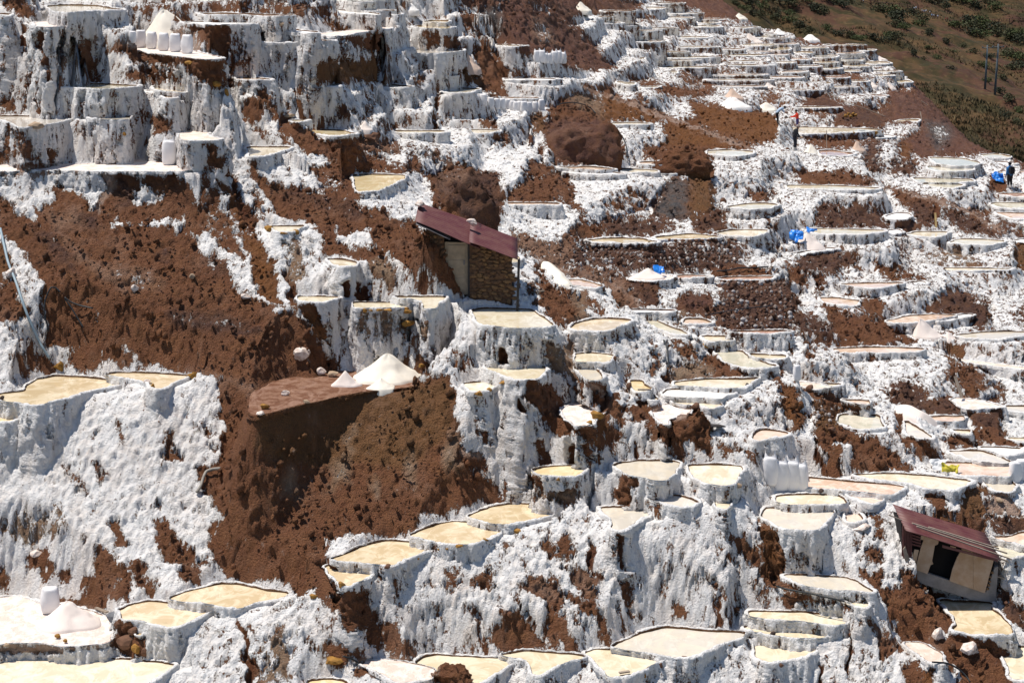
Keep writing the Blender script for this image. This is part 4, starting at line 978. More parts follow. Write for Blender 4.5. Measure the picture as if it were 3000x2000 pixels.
    dp = g.n('ShaderNodeDisplacement', inp={'Height': hh, 'Midlevel': 0.0, 'Scale': 1.0})
    out = g.n('ShaderNodeOutputMaterial')
    nt.links.new(bs.outputs[0], out.inputs[0]); nt.links.new(dp.outputs[0], out.inputs[2])
    m.displacement_method = 'DISPLACEMENT'
    return m
M_CRUST = crust_material()

WATERCOL = {'t': ((.56, .435, .270), (.69, .575, .405)), 'y': ((.66, .51, .28), (.74, .61, .39)), 'c': ((.64, .545, .385), (.73, .65, .51)), 'p': ((.65, .58, .48), (.58, .535, .47)),
            'k': ((.60, .42, .30), (.72, .56, .45)), 'g': ((.52, .49, .38), (.64, .58, .46)), 'w': ((.80, .785, .77), (.82, .80, .78)), 'r': ((.40, .22, .15), (.52, .34, .26)),
            'e': ((.16, .074, .045), (.25, .140, .095)), 's': ((.68, .55, .47), (.76, .68, .62))}
def water_material(key):
    a, b = WATERCOL[key]
    m, nt = new_mat({'t': 'tan', 'y': 'yellow', 'c': 'cream', 'p': 'pale', 'k': 'pink', 'g': 'green', 'w': 'dry_white', 'r': 'russet', 'e': 'bare_earth', 's': 'pink_salt'}[key] + '_brine'); g = G(nt)
    pos = g.n('ShaderNodeNewGeometry').outputs['Position']
    rnd = g.n('ShaderNodeObjectInfo').outputs['Random']
    p2 = g.n('ShaderNodeVectorMath', operation='ADD', inp={0: pos, 1: (0, 0, 0)}).outputs[0]
    dry = key in 'wes'
    f = g.ramp(g.noise(p2, .9 if not dry else 2.5, 6, .62, 1.6 if not dry else .2), .42, .58)
    col = g.mix(f, rgb(a), rgb(b))
    f2 = g.ramp(g.noise(g.scalevec(p2, (1.6, .7, 1)), .8, 6, .66, 2.2), .52, .60)
    col = g.mix(g.math('MULTIPLY', f2, .5), col, rgb(tuple(min(.84, c * 1.14 + .05) for c in b)))
    f3 = g.ramp(g.noise(p2, 2.2, 7, .72, .8), .57, .68)
    col = g.mix(g.math('MULTIPLY', f3, .5), col, rgb(tuple(c * .72 for c in a)))
    col = g.mix(1.0, col, g.n('ShaderNodeCombineColor', inp={0: g.math('MULTIPLY_ADD', rnd, .12, .94), 1: g.math('MULTIPLY_ADD', rnd, .14, .92), 2: g.math('MULTIPLY_ADD', rnd, .22, .86)}).outputs[0], 'MULTIPLY')
    dry = key in 'wes'
    bs = g.n('ShaderNodeBsdfPrincipled', inp={'Base Color': col, 'Roughness': .9 if dry else .06, 'IOR': 1.33, 'Specular IOR Level': .2 if dry else .5})
    h = g.math('MULTIPLY', g.noise(pos, 9.0 if dry else 3.0, 6, .65), .10 if dry else .004)
    bp_ = g.n('ShaderNodeBump', inp={'Height': h, 'Strength': .8 if dry else .35, 'Distance': 1.0})
    nt.links.new(bp_.outputs[0], bs.inputs['Normal'])
    out = g.n('ShaderNodeOutputMaterial'); nt.links.new(bs.outputs[0], out.inputs[0])
    return m
M_WATER = {k: water_material(k) for k in WATERCOL}
# ------------------------------------------------------------------ the pans: water, crust rim, retaining wall
def resample(poly, step):
    a = np.vstack([poly, poly[:1]]); L = np.r_[0, np.cumsum(np.hypot(*np.diff(a, axis=0).T))]
    n = max(12, int(L[-1] / step)); t = np.linspace(0, L[-1], n, endpoint=False)
    return np.stack([np.interp(t, L, a[:, 0]), np.interp(t, L, a[:, 1])], -1)
def out_normals(C, w=2):
    t = np.roll(C, -w, 0) - np.roll(C, w, 0); t /= np.linalg.norm(t, axis=1)[:, None] + 1e-9
    n = np.stack([t[:, 1], -t[:, 0]], -1)
    for _ in range(3): n = (np.roll(n, 1, 0) + n * 2 + np.roll(n, -1, 0)) / 4
    return n / (np.linalg.norm(n, axis=1)[:, None] + 1e-9)
def strip_faces(n, m):                       # closed ring of n points, m rows
    i = np.arange(n); j = (i + 1) % n
    r = np.arange(m - 1)[:, None] * n
    return np.stack([r + i, r + n + i, r + n + j, r + j], -1).reshape(-1, 4)
def shape_attr(o, P, amp, steep):
    s = soil_at(P)
    add_attr(o, 'soil', s[:, :4], 'FLOAT_COLOR')
    add_attr(o, 'shape', np.stack([amp, s[:, 4] * amp, steep, np.clip(1.25 - P[:, 1] / 160, .25, 1)], -1), 'FLOAT_COLOR')
    return s
LAND = [('the bending worker', 2234, 270), ('the worker in orange red', 1764 + 65, 280), ('the far cone of salt', 1176 + 520, 40), ('the cream cone on the grey drum', 1176 + 160, 25), ('the slanting pinkish heap', 1176 + 555, 90),
        ('the rounded white heap', 1764 + 98, 90), ('the flat pinkish heap', 1764 + 256, 135), ('the pair of pinkish cones', 1764 + 255, 197), ('the broad white heap', 1176 + 505, 245), ('the bright sacks', 1176 + 88, 140)]
LAND[0] = ('the bending worker', 1764 + 25, 265)
_seen = {}
CN = {'c': 'cream', 'k': 'pinkish', 't': 'tan', 'p': 'pale grey', 'r': 'red brown', 'y': 'yellow', 'g': 'greenish', 'w': 'white'}
for p in sorted([q for q in pans if q.far], key=lambda q: min(math.hypot(q.sheet[:, 0].mean() - a, (q.sheet[:, 1].mean() - b) * 2.5) for _, a, b in LAND)):
    X, Y = p.sheet.mean(0); nm, a, b = min(LAND, key=lambda l: math.hypot(X - l[1], (Y - l[2]) * 2.5))
    dr = ('left of' if X < a else 'right of') if abs(X - a) > abs(Y - b) * 4 else ('above' if Y < b else 'below')
    k = (CN[p.kind], dr, nm); _seen[k] = _seen.get(k, 0) + 1
    p.label = '%s%s far pan %s %s' % (('', 'second nearest ', 'third nearest ', 'fourth nearest ', 'fifth nearest ', 'sixth nearest ', 'seventh nearest ', 'eighth nearest ')[min(_seen[k] - 1, 7)] or 'nearest ', CN[p.kind], dr, nm)
for ip, p in enumerate(pans):
    px = p.d / F * (W2 / 1024)                # size of one picture element there
    step = 1.25 * px
    C = resample(p.poly, step); n = len(C)
    # uneven shoreline
    q = np.c_[C, np.full(n, p.z)]
    C = C + out_normals(C) * (.05 + vnoise(q * 2.2, ip)[:, None] * .05 + vnoise(q * 7.0, ip)[:, None] * .018)
    Nn = out_normals(C)
    # room to the neighbours
    gap = np.full(n, 9.0); drop = np.full(n, 3.0)
    for o in pans:
        if o is p or (o.lo > p.hi + 2).any() or (o.hi < p.lo - 2).any(): continue
        s, _ = seg_dist(C, o.poly); m = s < gap
        gap[m] = s[m]; drop[m] = p.z - o.z
    dry = p.kind in FLAT
    w0 = (.13 if p.kind != 'e' else .10) + .03 * np.clip((p.d - 60) / 40, 0, 1.5)
    w = np.clip(w0 * (1 + .45 * vnoise(q * 1.3, 5) + .45 * vnoise(q * 4.0, 6)), .05, np.maximum(.06, gap * .5))
    for _ in range(2): w = (np.roll(w, 1) + 2 * w + np.roll(w, -1)) / 4
    bat0 = .08 if p.kind == 'e' else .15
    bat = np.where(drop > .3, np.clip((gap - w - .05) / np.maximum(drop, .3), .02, .24), np.where(gap < 3, bat0, bat0 + .10))
    for _ in range(10): bat = (np.roll(bat, 1) + 2 * bat + np.roll(bat, -1)) / 4
    name = 'salt_pan' if not dry else ('earth_platform' if p.kind == 'e' else 'salt_platform')
    origin = (p.c[0], p.c[1], p.z)
    if p.far: root = thing(name, origin, p.label, 'salt pan', 'crowded far pans under the green hillside')
    else: root = thing(name, origin, p.label, 'salt pan' if not dry else 'platform', 'salt pans on the hillside' if not dry else 'dry platforms between the pans')
    # water: fan of a few inner rings
    c = p.c
    K = [1.0, .0]
    V = np.vstack([np.c_[C + Nn * .05, np.full(n, p.z)], [[c[0], c[1], p.z]]])
    # triangulate as a polygon (concave outlines)
    me_pts = V[:-1]
    bmw = bmesh.new(); vs = [bmw.verts.new((a - origin[0], b - origin[1], 0)) for a, b, _ in me_pts]
    bmw.faces.new(vs); bmesh.ops.triangulate(bmw, faces=bmw.faces[:])
    mew = bpy.data.meshes.new('water'); bmw.to_mesh(mew); bmw.free(); mew.materials.append(M_WATER[p.kind])
    wname = 'water' if p.kind not in 'wes' else ('salt_floor' if p.kind in 'ws' else 'earth_floor')
    mew.name = wname
    wo_ = bpy.data.objects.new(wname, mew); coll.objects.link(wo_); wo_.parent = root
    # rim
    hr = (.07 if not dry else .03) * (1 + .5 * vnoise(q * 1.7, 9)) * (0.8 + .2 * np.clip(60 / p.d, 0, 1))
    prof = [(-.06, -.10), (-.005, -.03), (.012, .55), (.09, .88), (.30, 1.0), (.60, .96), (.86, .70), (1.0, .2), (1.05, -.10)]
    rings = []
    for a, b in prof:
        off = w * a if a > .1 else w * 0 + a * .35
        rings.append(np.c_[C + Nn * off[:, None], p.z + (hr * b if b > 0 else np.full(n, b))])
    R = np.vstack(rings)
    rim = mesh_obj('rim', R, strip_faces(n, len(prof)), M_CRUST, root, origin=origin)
    amp = np.repeat([0, 0, .06, .22, .30, .32, .36, .42, .45], n)
    s = soil_at(R)
    s[:, 3] *= np.repeat([1, 1, .8, .30, .2, .2, .35, .6, .8], n) if p.kind != 'e' else 1.0
    if not dry: s[:3 * n, 3] = np.repeat([1, 1, .75], n); s[:3 * n, :3] = (.14, .075, .035)  # inner foot painted dark brown: wet edge plus shade under the crust overhang
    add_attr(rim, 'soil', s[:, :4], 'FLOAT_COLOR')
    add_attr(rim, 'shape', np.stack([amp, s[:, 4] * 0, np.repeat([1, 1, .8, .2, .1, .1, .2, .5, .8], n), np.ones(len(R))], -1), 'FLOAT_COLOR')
    # retaining wall: down to the ground outside
    top = C + Nn * (w * .92)[:, None]
    T_ = np.arange(0, 7.0, step * 1.1)
    rows_ = []
    for t in T_:
        off = bat * t + .16 * min(t * 1.5, 1) * vnoise(np.c_[top * 1.1, np.full(n, (p.z - t) * .5)], 11) + .06 * min(t * 2, 1) * vnoise(np.c_[top * 3.5, np.full(n, (p.z - t) * .8)], 12)
        rows_.append(np.c_[top + Nn * off[:, None], np.full(n, p.z + .02 - t)])
    Wv = np.vstack(rows_); m = len(T_)
    gz = sample(H, Wv[:, 0], Wv[:, 1])
    above = (Wv[:, 2] > gz - .22).reshape(m, n)
    above = np.logical_and.accumulate(above, 0)
    fb = strip_faces(n, m)
    fa = above.ravel()[fb].any(1)
    away = (Nn * (-top / np.linalg.norm(top, axis=1)[:, None])).sum(1)      # 1 = faces the valley side one looks from
    fa &= np.tile(away > -.45, m - 1)
    if p.kind == 'e': fa &= np.repeat(np.arange(m - 1) < 3, n)
    Fs = fb[fa]
    if len(Fs) > 4:
        used = np.unique(Fs); re = np.zeros(len(Wv), int); re[used] = np.arange(len(used))
        V2 = Wv[used]; Fs = re[Fs]
        wall = mesh_obj('retaining_wall', V2, Fs, M_CRUST, root, origin=origin)
        depth = np.repeat(T_, n)[used]
        amp = np.clip(.45 + depth * 1.6, 0, 1.1) * (.75 if p.d > 90 else 1.0)
        shape_attr(wall, V2, amp, np.clip(.15 + depth * 1.2, 0, 1))
print('pans', sum(len(o.data.polygons) for o in coll.objects if o.type == 'MESH'))

# ------------------------------------------------------------------ the hillside: a coarse sheet everywhere, fine earth where it is open to view
def grid_faces(a, b):
    i = np.arange(a - 1)[:, None] * b + np.arange(b - 1)[None]
    return np.stack([i, i + b, i + b + 1, i + 1], -1).reshape(-1, 4)
ci, ck = np.arange(0, nX, 6), np.arange(0, nD, 5)
cz = H[np.ix_(ci, ck)] - .35
CV = np.stack([PX[np.ix_(ci, ck)], PY[np.ix_(ci, ck)], cz], -1).reshape(-1, 3)
hs = mesh_obj('hillside', CV, grid_faces(len(ci), len(ck)), M_CRUST); tag(hs, kind='structure')
shape_attr(hs, CV, np.zeros(len(CV)), np.full(len(CV), .5))
# open faces
V = np.stack([PX, PY, H], -1)
Yg = YH - F * H / PY
vis = np.minimum.accumulate(np.where(PY > 0, np.minimum(Yg, YH - F * S / PY), 1e9), 1)
hidden = Yg > vis + 26 * np.clip(60 / PY, .3, 1)
inside = SD < -.06
bad = hidden | inside
fg = grid_faces(nX, nD); bf = bad.ravel()
Yf = Yg.ravel()[fg]; Xf = np.repeat(gX, nD)[fg]
keep = ~(bf[fg].all(1)) & (Yf.min(1) < 1640) & (Yf.max(1) > -60) & (Xf.min(1) > -90) & (Xf.max(1) < 2450)
fg = fg[keep]
used = np.unique(fg); re = np.zeros(nX * nD, int); re[used] = np.arange(len(used))
TV = V.reshape(-1, 3)[used]; sd = SD.ravel()[used]
slope = np.clip(np.abs(np.gradient(H, axis=1) / np.gradient(PY, axis=1)).ravel()[used] * .9, 0, 1)
earth = mesh_obj('earth_slope', TV, re[fg], M_CRUST); tag(earth, kind='structure')
shape_attr(earth, TV, np.clip((sd - .02) * 1.4, 0, 1.0), slope)
print('slope faces', len(fg), 'far', nX, nD)
# ------------------------------------------------------------------ the hillside across the valley, with its scrub, fence, poles
def simple_mat(name, col, rough=.85, var=.25, scale=6.0, bump=.0, spec=.3, col2=None):
    m, nt = new_mat(name); g = G(nt)
    tc = g.n('ShaderNodeTexCoord').outputs['Object']
    f = g.ramp(g.noise(tc, scale, 5, .65), .3, .72)
    c2 = col2 or tuple(c * (1 - var) for c in col)
    c = g.mix(f, rgb(col), rgb(c2))
    bs = g.n('ShaderNodeBsdfPrincipled', inp={'Base Color': c, 'Roughness': rough, 'Specular IOR Level': spec})
    if bump:
        b = g.n('ShaderNodeBump', inp={'Height': g.math('MULTIPLY', g.noise(tc, scale * 2.2, 5, .65), bump), 'Strength': 1.0})
        nt.links.new(b.outputs[0], bs.inputs['Normal'])
    out = g.n('ShaderNodeOutputMaterial'); nt.links.new(bs.outputs[0], out.inputs[0]); return m
FC = np.array([(1500,-220,10.5),(1650,-60,11.5),(1750,40,12.5),(1900,110,13.5),(2050,140,14),(2200,200,15),(2352,320,16.5),(2500,420,17.5),(1900,0,10.5),(2050,40,10.5),(2200,100,11.5),(2352,200,13),
  (2060,10,9.6),(2200,48,9.4),(2352,50,9.2),(2500,60,9),(2100,-60,8.6),(2352,-60,8.2),(2500,-150,7.5),(1700,-200,9.2),(2000,-200,8),(2500,300,15),(1500,0,13),(1400,-100,12.5),(2200,330,18),(1900,220,16.5),(2400,520,19.5)], float)
fp = world_at(FC[:, 0], FC[:, 1], F / FC[:, 2]); _wf = _rbf_fit(fp[:, :2], fp[:, 2], 2.0)
fx, fd = np.arange(1380.0, 2560.0, 4.5), 215 * 1.0055 ** np.arange(0, 185)
FXX, FDD = np.meshgrid(fx, fd, indexing='ij'); fX = (FXX - CX) / F * FDD
fz = _rbf_eval(fp[:, :2], _wf, np.stack([fX.ravel(), FDD.ravel()], -1))
Pn = np.stack([fX.ravel(), FDD.ravel(), fz], -1)
gul = vnoise(np.c_[Pn[:, 0] * .055 + Pn[:, 1] * .012, Pn[:, 1] * .006, Pn[:, 0] * 0], 71)
rough = vnoise(Pn * .16, 72) * 1.3 + vnoise(Pn * .5, 73) * .5 + vnoise(Pn * 1.3, 74) * .2
Pn[:, 2] += 4.0 * (np.abs(gul) - .3) + rough
m, nt = new_mat('dry_grass_hill'); g = G(nt)
pos = g.n('ShaderNodeNewGeometry').outputs['Position']; nrm = g.n('ShaderNodeNewGeometry').outputs['Normal']
c = g.mix(g.ramp(g.noise(pos, .12, 6, .7), .40, .60), rgb((.085, .050, .024)), rgb((.034, .029, .013)))
c = g.mix(g.math('MULTIPLY', g.ramp(g.noise(pos, .055, 5, .7, 1.0), .50, .62), .8), c, rgb((.075, .034, .024)))
c = g.mix(g.math('MULTIPLY', g.ramp(g.noise(pos, .8, 5, .7), .50, .70), .55), c, rgb((.135, .088, .042)))
c = g.mix(g.math('MULTIPLY', g.ramp(g.noise(pos, .5, 6, .75), .54, .66), .6), c, rgb((.030, .030, .014)))
bs = g.n('ShaderNodeBsdfPrincipled', inp={'Base Color': c, 'Roughness': .95, 'Specular IOR Level': .1})
b = g.n('ShaderNodeBump', inp={'Height': g.math('MULTIPLY', g.noise(pos, 2.0, 6, .7), .8), 'Strength': 1.0}); nt.links.new(b.outputs[0], bs.inputs['Normal'])
out = g.n('ShaderNodeOutputMaterial'); nt.links.new(bs.outputs[0], out.inputs[0])
M_FAR = m
far_o = mesh_obj('far_hillside', Pn, grid_faces(len(fx), len(fd)), M_FAR); tag(far_o, kind='structure')
farZ = Pn[:, 2].reshape(len(fx), len(fd))
def far_hit(X, Y):
    i = int(np.clip(round((X - fx[0]) / 4.5), 0, len(fx) - 1)); ray = -(Y - YH) / F * fd
    m = ray <= farZ[i]; k = int(np.argmax(m)) if m.any() else len(fd) - 1
    return Vector((fX[i, k], fd[k], farZ[i, k]))
def T(t, x, y): return 588.0 * int(t[1]) + x / 4.0, 392.0 * 'ABCD'.index(t[0]) + y / 4.0

# scrub: clumps of leaf faces around a few stems
M_LEAF = [simple_mat('scrub_leaf_dark', (.030, .036, .016), .8, .4, .8), simple_mat('scrub_leaf_olive', (.065, .066, .028), .8, .35, .8), simple_mat('scrub_leaf_green', (.058, .075, .022), .8, .35, .8)]
M_STEM = simple_mat('scrub_stem', (.09, .065, .045))
def leaf_cloud(seed, n, blobs, size):
    r = np.random.default_rng(seed); V, Fc = [], []
    for k in range(n):
        b = blobs[r.integers(len(blobs))]
        v = r.normal(size=3); v /= np.linalg.norm(v); rad = r.uniform(.45, 1.0) ** .6
        c = np.array(b[:3]) + v * rad * np.array(b[3:6])
        if c[2] < .02: continue
        a = r.normal(size=3); a /= np.linalg.norm(a); e = np.cross(a, r.normal(size=3)); e /= np.linalg.norm(e)
        s = size * r.uniform(.6, 1.3); i = len(V)
        V += [c - a * s, c + e * s * .55, c + a * s, c - e * s * .55]; Fc.append((i, i + 1, i + 2, i + 3))
    return np.array(V), Fc
shrub_protos = []
for k in range(6):
    r = random.Random(40 + k)
    blobs = [(r.uniform(-.6, .6), r.uniform(-.5, .5), r.uniform(.35, .8), r.uniform(.4, .7), r.uniform(.4, .6), r.uniform(.35, .55)) for _ in range(5 + k % 3)]
    V, Fc = leaf_cloud(k, 420, blobs, .10)
    me = bpy.data.meshes.new('foliage'); me.from_pydata([tuple(v) for v in V], [], Fc); me.materials.append(M_LEAF[k % 3])
    bm = bmesh.new()
    for q in range(4):
        a = r.uniform(0, 6.28); res = bmesh.ops.create_cone(bm, segments=5, radius1=.05, radius2=.015, depth=.9, cap_ends=True)
        bmesh.ops.transform(bm, verts=res['verts'], matrix=Matrix.Translation((cos(a) * .15, sin(a) * .15, .4)) @ Matrix.Rotation(.4, 4, Vector((-sin(a), cos(a), 0))))
    ms = bpy.data.meshes.new('stem'); bm.to_mesh(ms); bm.free(); ms.materials.append(M_STEM)
    shrub_protos.append((me, ms))
SHRUBS = '''A3 100 60 110;A3 220 90 130;A3 330 50 110;A3 420 110 120;A3 520 140 110;A3 170 150 90;A3 60 160 90;A3 40 200 80;A3 200 230 90;A3 300 270 90;A3 390 290 80;A3 560 290 80;A3 660 330 80;A3 760 350 90;A3 860 370 90
A3 960 380 90;A3 640 40 120;A3 560 30 120;A3 700 90 110;A3 1040 120 110;A3 1120 160 130;A3 1200 210 140;A3 1160 260 110;A3 1260 280 90;A3 1330 150 90;A3 1400 200 110;A3 1420 250 90;A3 1480 320 80
A3 1160 400 90;A3 1100 360 90;A3 1050 400 80;A3 1180 350 80;A3 1750 280 110;A3 1830 250 130;A3 1900 300 140;A3 1980 290 130;A3 2060 310 120;A3 2120 350 110;A3 1960 360 110;A3 1860 340 100;A3 2230 400 110
A3 2280 360 120;A3 2320 420 110;A3 2200 520 100;A3 2260 560 110;A3 2320 640 110;A3 2240 640 90;A3 1680 20 110;A3 1560 60 110;A3 1480 20 110;A3 1800 40 120;A3 1900 80 110;A3 2000 40 100;A3 2080 100 100;A3 1640 100 80
A3 1790 440 60;A3 1700 500 60;A3 1640 420 70;A3 1900 500 70;A3 1980 620 80;A3 2040 540 70;A3 2160 740 80;A3 2030 780 70;A3 2120 860 90;A3 2220 960 90;A3 2300 1040 90;A3 2180 1080 80;A3 2280 1160 80;A3 1480 460 60;A3 1350 520 70;A3 1440 560 60;A3 1560 560 60;A3 1680 640 60
A2 2060 60 70;A2 2130 100 80;A2 2200 140 80;A2 2270 180 80;A2 2300 90 100;A2 2200 60 90;A2 2330 30 110;A2 2120 20 90'''
FLAND = [('the upper utility pole', 1764 + 498, 205), ('the lower utility pole', 1764 + 523, 222), ('the straight fence', 1764 + 500, 56), ('the fence at the bend', 1764 + 270, 22), ('the rounded white heap', 1764 + 98, 85), ('the flat pinkish heap', 1764 + 256, 130), ('the far cone of salt', 1176 + 525, 38), ('the walkers on the path', 1764 + 362, 38)]
_fs = {}
_NTH = ['nearest', 'second nearest', 'third nearest', 'fourth nearest', 'fifth nearest', 'sixth nearest', 'seventh nearest', 'eighth nearest', 'ninth nearest', 'tenth nearest', 'eleventh nearest', 'twelfth nearest']
def shrub_label(col, X, Y):
    nm, a, b = min(FLAND, key=lambda l: math.hypot(X - l[1], Y - l[2])); sd = 'right' if X > a else 'left'
    k = (col, nm, sd, Y > b); n_ = _fs[k] = _fs.get(k, 0) + 1
    return '%s scrub bush %s and %s of %s, %s' % (col, 'below' if Y > b else 'above', sd, nm, ('the first', 'the second', 'the third', 'the fourth', 'the fifth', 'the sixth', 'the seventh', 'the eighth', 'the ninth')[min(n_ - 1, 8)])
r = random.Random(5)
for i, e in enumerate(SHRUBS.replace('\n', ';').split(';')):
    t, x, y, sz = e.split(); X, Y = T(t, float(x), float(y)); q = far_hit(X, Y); sc = float(sz) / 4 * q[1] / F * .85
    k = i % 6; root = thing('shrub', (q[0], q[1], q[2] - .2), shrub_label(('dark', 'olive', 'green')[k % 3], X, Y), 'bush', 'scrub bushes across the valley', r.uniform(0, 6.28))
    root.scale = (sc * r.uniform(.9, 1.3), sc * r.uniform(.9, 1.3), sc * r.uniform(.7, 1.0))
    for me, nm in zip(shrub_protos[k], ('foliage', 'stem')):
        o = bpy.data.objects.new(nm, me); coll.objects.link(o); o.parent = root
# dry grass tufts on the far slope: uncountable
rn = np.random.default_rng(8); V, Fc = [], []
for k in range(12000):
    X, Y = rn.uniform(1720, 2400), rn.uniform(-40, 420)
    if Y > .62 * (X - 1700) + 80: continue
    q = far_hit(X, Y)
    if vnoise(np.array([[q[0] * .05, q[1] * .05, 0]]), 77)[0] < -.25: continue
    for b in range(3):
        a = rn.uniform(0, 6.28); w, h = rn.uniform(.06, .16), rn.uniform(.25, .6); ox, oy = rn.uniform(-.5, .5, 2); i = len(V)
        V += [(q[0] + ox - cos(a) * w, q[1] + oy - sin(a) * w, q[2] - .1), (q[0] + ox + cos(a) * w, q[1] + oy + sin(a) * w, q[2] - .1), (q[0] + ox + rn.uniform(-.4, .4), q[1] + oy + rn.uniform(-.4, .4), q[2] + h)]; Fc.append((i, i + 1, i + 2))
gr = mesh_obj('dry_grass', np.array(V), np.array(Fc), simple_mat('dry_grass', (.13, .09, .04), .9, .45, .12, col2=(.05, .042, .018)), smooth=False); tag(gr, kind='stuff')

def tube(pts, rad, seg=6):
    pts = [Vector(p) for p in pts]; V, Fc = [], []
    for i, p in enumerate(pts):
        d = (pts[min(i + 1, len(pts) - 1)] - pts[max(i - 1, 0)]).normalized()
        a = d.cross(Vector((0, 0, 1)) if abs(d.z) < .95 else Vector((1, 0, 0))).normalized(); b = d.cross(a)
        rr = rad[i] if isinstance(rad, (list, tuple)) else rad
        for k in range(seg):
            t = 2 * pi * k / seg; V.append(p + (a * cos(t) + b * sin(t)) * rr)
    n = len(pts)
    for i in range(n - 1):
        for k in range(seg):
            k2 = (k + 1) % seg; Fc.append((i * seg + k, i * seg + k2, (i + 1) * seg + k2, (i + 1) * seg + k))
    Fc.append(tuple(range(seg))[::-1]); Fc.append(tuple((n - 1) * seg + k for k in range(seg)))
    return V, Fc
M_WOODFAR = simple_mat('rusty_rail', (.13, .06, .045))
def fence(pts, n, label):
    P = [far_hit(*T('A3', *p)) for p in pts]
    root = thing('path_fence', P[0], label, 'fence')
    tot = np.linspace(0, len(P) - 1, n); Q = []
    for u in tot:
        i = min(int(u), len(P) - 2); Q.append(P[i].lerp(P[i + 1], u - i))
    for q in Q:
        V, Fc = tube([q + Vector((0, 0, -.6)), q + Vector((0, 0, 1.25))], .12, 5); mesh_obj('post', V, Fc, M_WOODFAR, root, origin=P[0], smooth=False)
    for hh in (1.1, .55):
        V, Fc = tube([q + Vector((0, 0, hh)) for q in Q], .07, 4); mesh_obj('rail', V, Fc, M_WOODFAR, root, origin=P[0], smooth=False)
fence([(1660, 235), (1900, 232), (2150, 225), (2400, 225)], 9, 'rust brown rail fence along the straight end of the path across the valley')
fence([(860, 45), (1000, 70), (1250, 100), (1330, 125)], 6, 'rust brown rail fence beside the dark bushes where the far path bends')
M_POLE = simple_mat('grey_pole', (.085, .105, .115), .7)
for x0, y0, x1, y1, lab in ((1990, 825, 2015, 420, 'slim grey utility pole on the dry slope, one with its foot higher up'), (2090, 893, 2125, 430, 'slim grey utility pole on the dry slope, one with its foot lower down')):
    q = far_hit(*T('A3', x0, y0)); h = (y0 - y1) / 4 * q[1] / F; dx = (x1 - x0) / 4 * q[1] / F
    root = thing('utility_pole', q, lab, 'pole')
    V, Fc = tube([(0, 0, -.5), (dx, 0, h)], [.2, .13], 8); mesh_obj('pole', V, Fc, M_POLE, root)
    V, Fc = tube([(dx - .9, 0, h - .5), (dx + .9, 0, h - .45)], .07, 5); mesh_obj('crossarm', V, Fc, M_POLE, root)
    for s in (-.8, 0, .8):
        V, Fc = tube([(dx + s, 0, h - .45), (dx + s, 0, h - .2)], .06, 5); mesh_obj('insulator', V, Fc, M_POLE, root)
# ------------------------------------------------------------------ heaps, sacks, stones, planks, hoses, sheets
def at(t, x, y): return hit(*T(t, x, y))
def heap_material(name, col):
    m, nt = new_mat(name); g = G(nt); pos = g.n('ShaderNodeTexCoord').outputs['Object']
    c = g.mix(g.ramp(g.noise(pos, 3.0, 5, .6), .4, .7), rgb(col), rgb(tuple(min(.84, x * 1.06 + .02) for x in col)))
    c = g.mix(g.math('MULTIPLY', g.ramp(g.noise(pos, 14.0, 6, .7), .58, .75), .35), c, rgb(tuple(x * .80 for x in col)))
    bs = g.n('ShaderNodeBsdfPrincipled', inp={'Base Color': c, 'Roughness': .9, 'Specular IOR Level': .2})
    b = g.n('ShaderNodeBump', inp={'Height': g.math('ADD', g.math('MULTIPLY', g.noise(pos, 40.0, 4, .7), .02), g.math('MULTIPLY', g.noise(pos, 5.0, 5, .6), .06)), 'Strength': 1.0}); nt.links.new(b.outputs[0], bs.inputs['Normal'])
    out = g.n('ShaderNodeOutputMaterial'); nt.links.new(bs.outputs[0], out.inputs[0]); return m
M_HEAP = {'c': heap_material('cream_salt', (.78, .71, .60)), 'w': heap_material('white_salt', (.80, .75, .70)), 't': heap_material('tan_salt', (.60, .44, .34)), 'k': heap_material('pinkish_salt', (.74, .64, .57))}
def heap(t, xl, xr, yb, yt, key, label, apex=.5, deep=.8, round_=.18, d=None, name='salt_heap'):
    X, Y = T(t, (xl + xr) / 2, yb)
    q = at(t, (xl + xr) / 2, yb - (yb - yt) * .06)
    if d: q = Vector(world_at(X, Y, d))
    s = q[1] / F / 4; w = (xr - xl) * s / 2; dp = w * deep
    h = (yb - yt) * s - dp * (Y - YH) / F * .8
    h = max(h, w * .30); h *= 1.06
    c = Vector((q[0], q[1] + dp * .8, q[2] - .02)); ax = (apex - .5) * 2 * w
    V, Fc = [], []; nr, na = 16, 44; sd = sum(map(ord, label)) % 97
    for i in range(nr + 1):
        r = i / nr
        for k in range(na):
            a = 2 * pi * k / na; rr = r * (1 + .07 * sin(3 * a + sd) + .05 * sin(5 * a + sd * 2))
            f = 1 - r; z = f if r > round_ else (1 - round_) + round_ * .5 * (1 - (r / round_) ** 2)
            z = z * (1 + .05 * sin(2 * a + sd)) - .06 * sin(pi * min(r, 1))
            V.append((cos(a) * rr * w + ax * (1 - r), sin(a) * rr * dp, h * z - (.25 if i == nr else 0)))
    V = np.array(V); nz = vnoise(np.array(V) * 4 + sd, 3) * .035 + vnoise(V * 11 + sd, 4) * .012
    V[:, 2] += nz * np.minimum(1, h / .6); V[:, 0] += nz * .8
    for i in range(nr):
        for k in range(na):
            k2 = (k + 1) % na; Fc.append((i * na + k, (i + 1) * na + k, (i + 1) * na + k2, i * na + k2))
    o = mesh_obj(name, V, Fc, M_HEAP[key]); o.location = c
    tag(o, label, 'salt heap', 'heaps of harvested salt'); return o
H_ = heap
H_('C1', 680, 975, 425, 275, 'k', 'low pinkish heap leaning on the left of the big cream heap', .45, .6)
H_('C1', 850, 1530, 405, 118, 'c', 'big cream heap with a sharp top on the bare earth platform', .5, .7, .22)
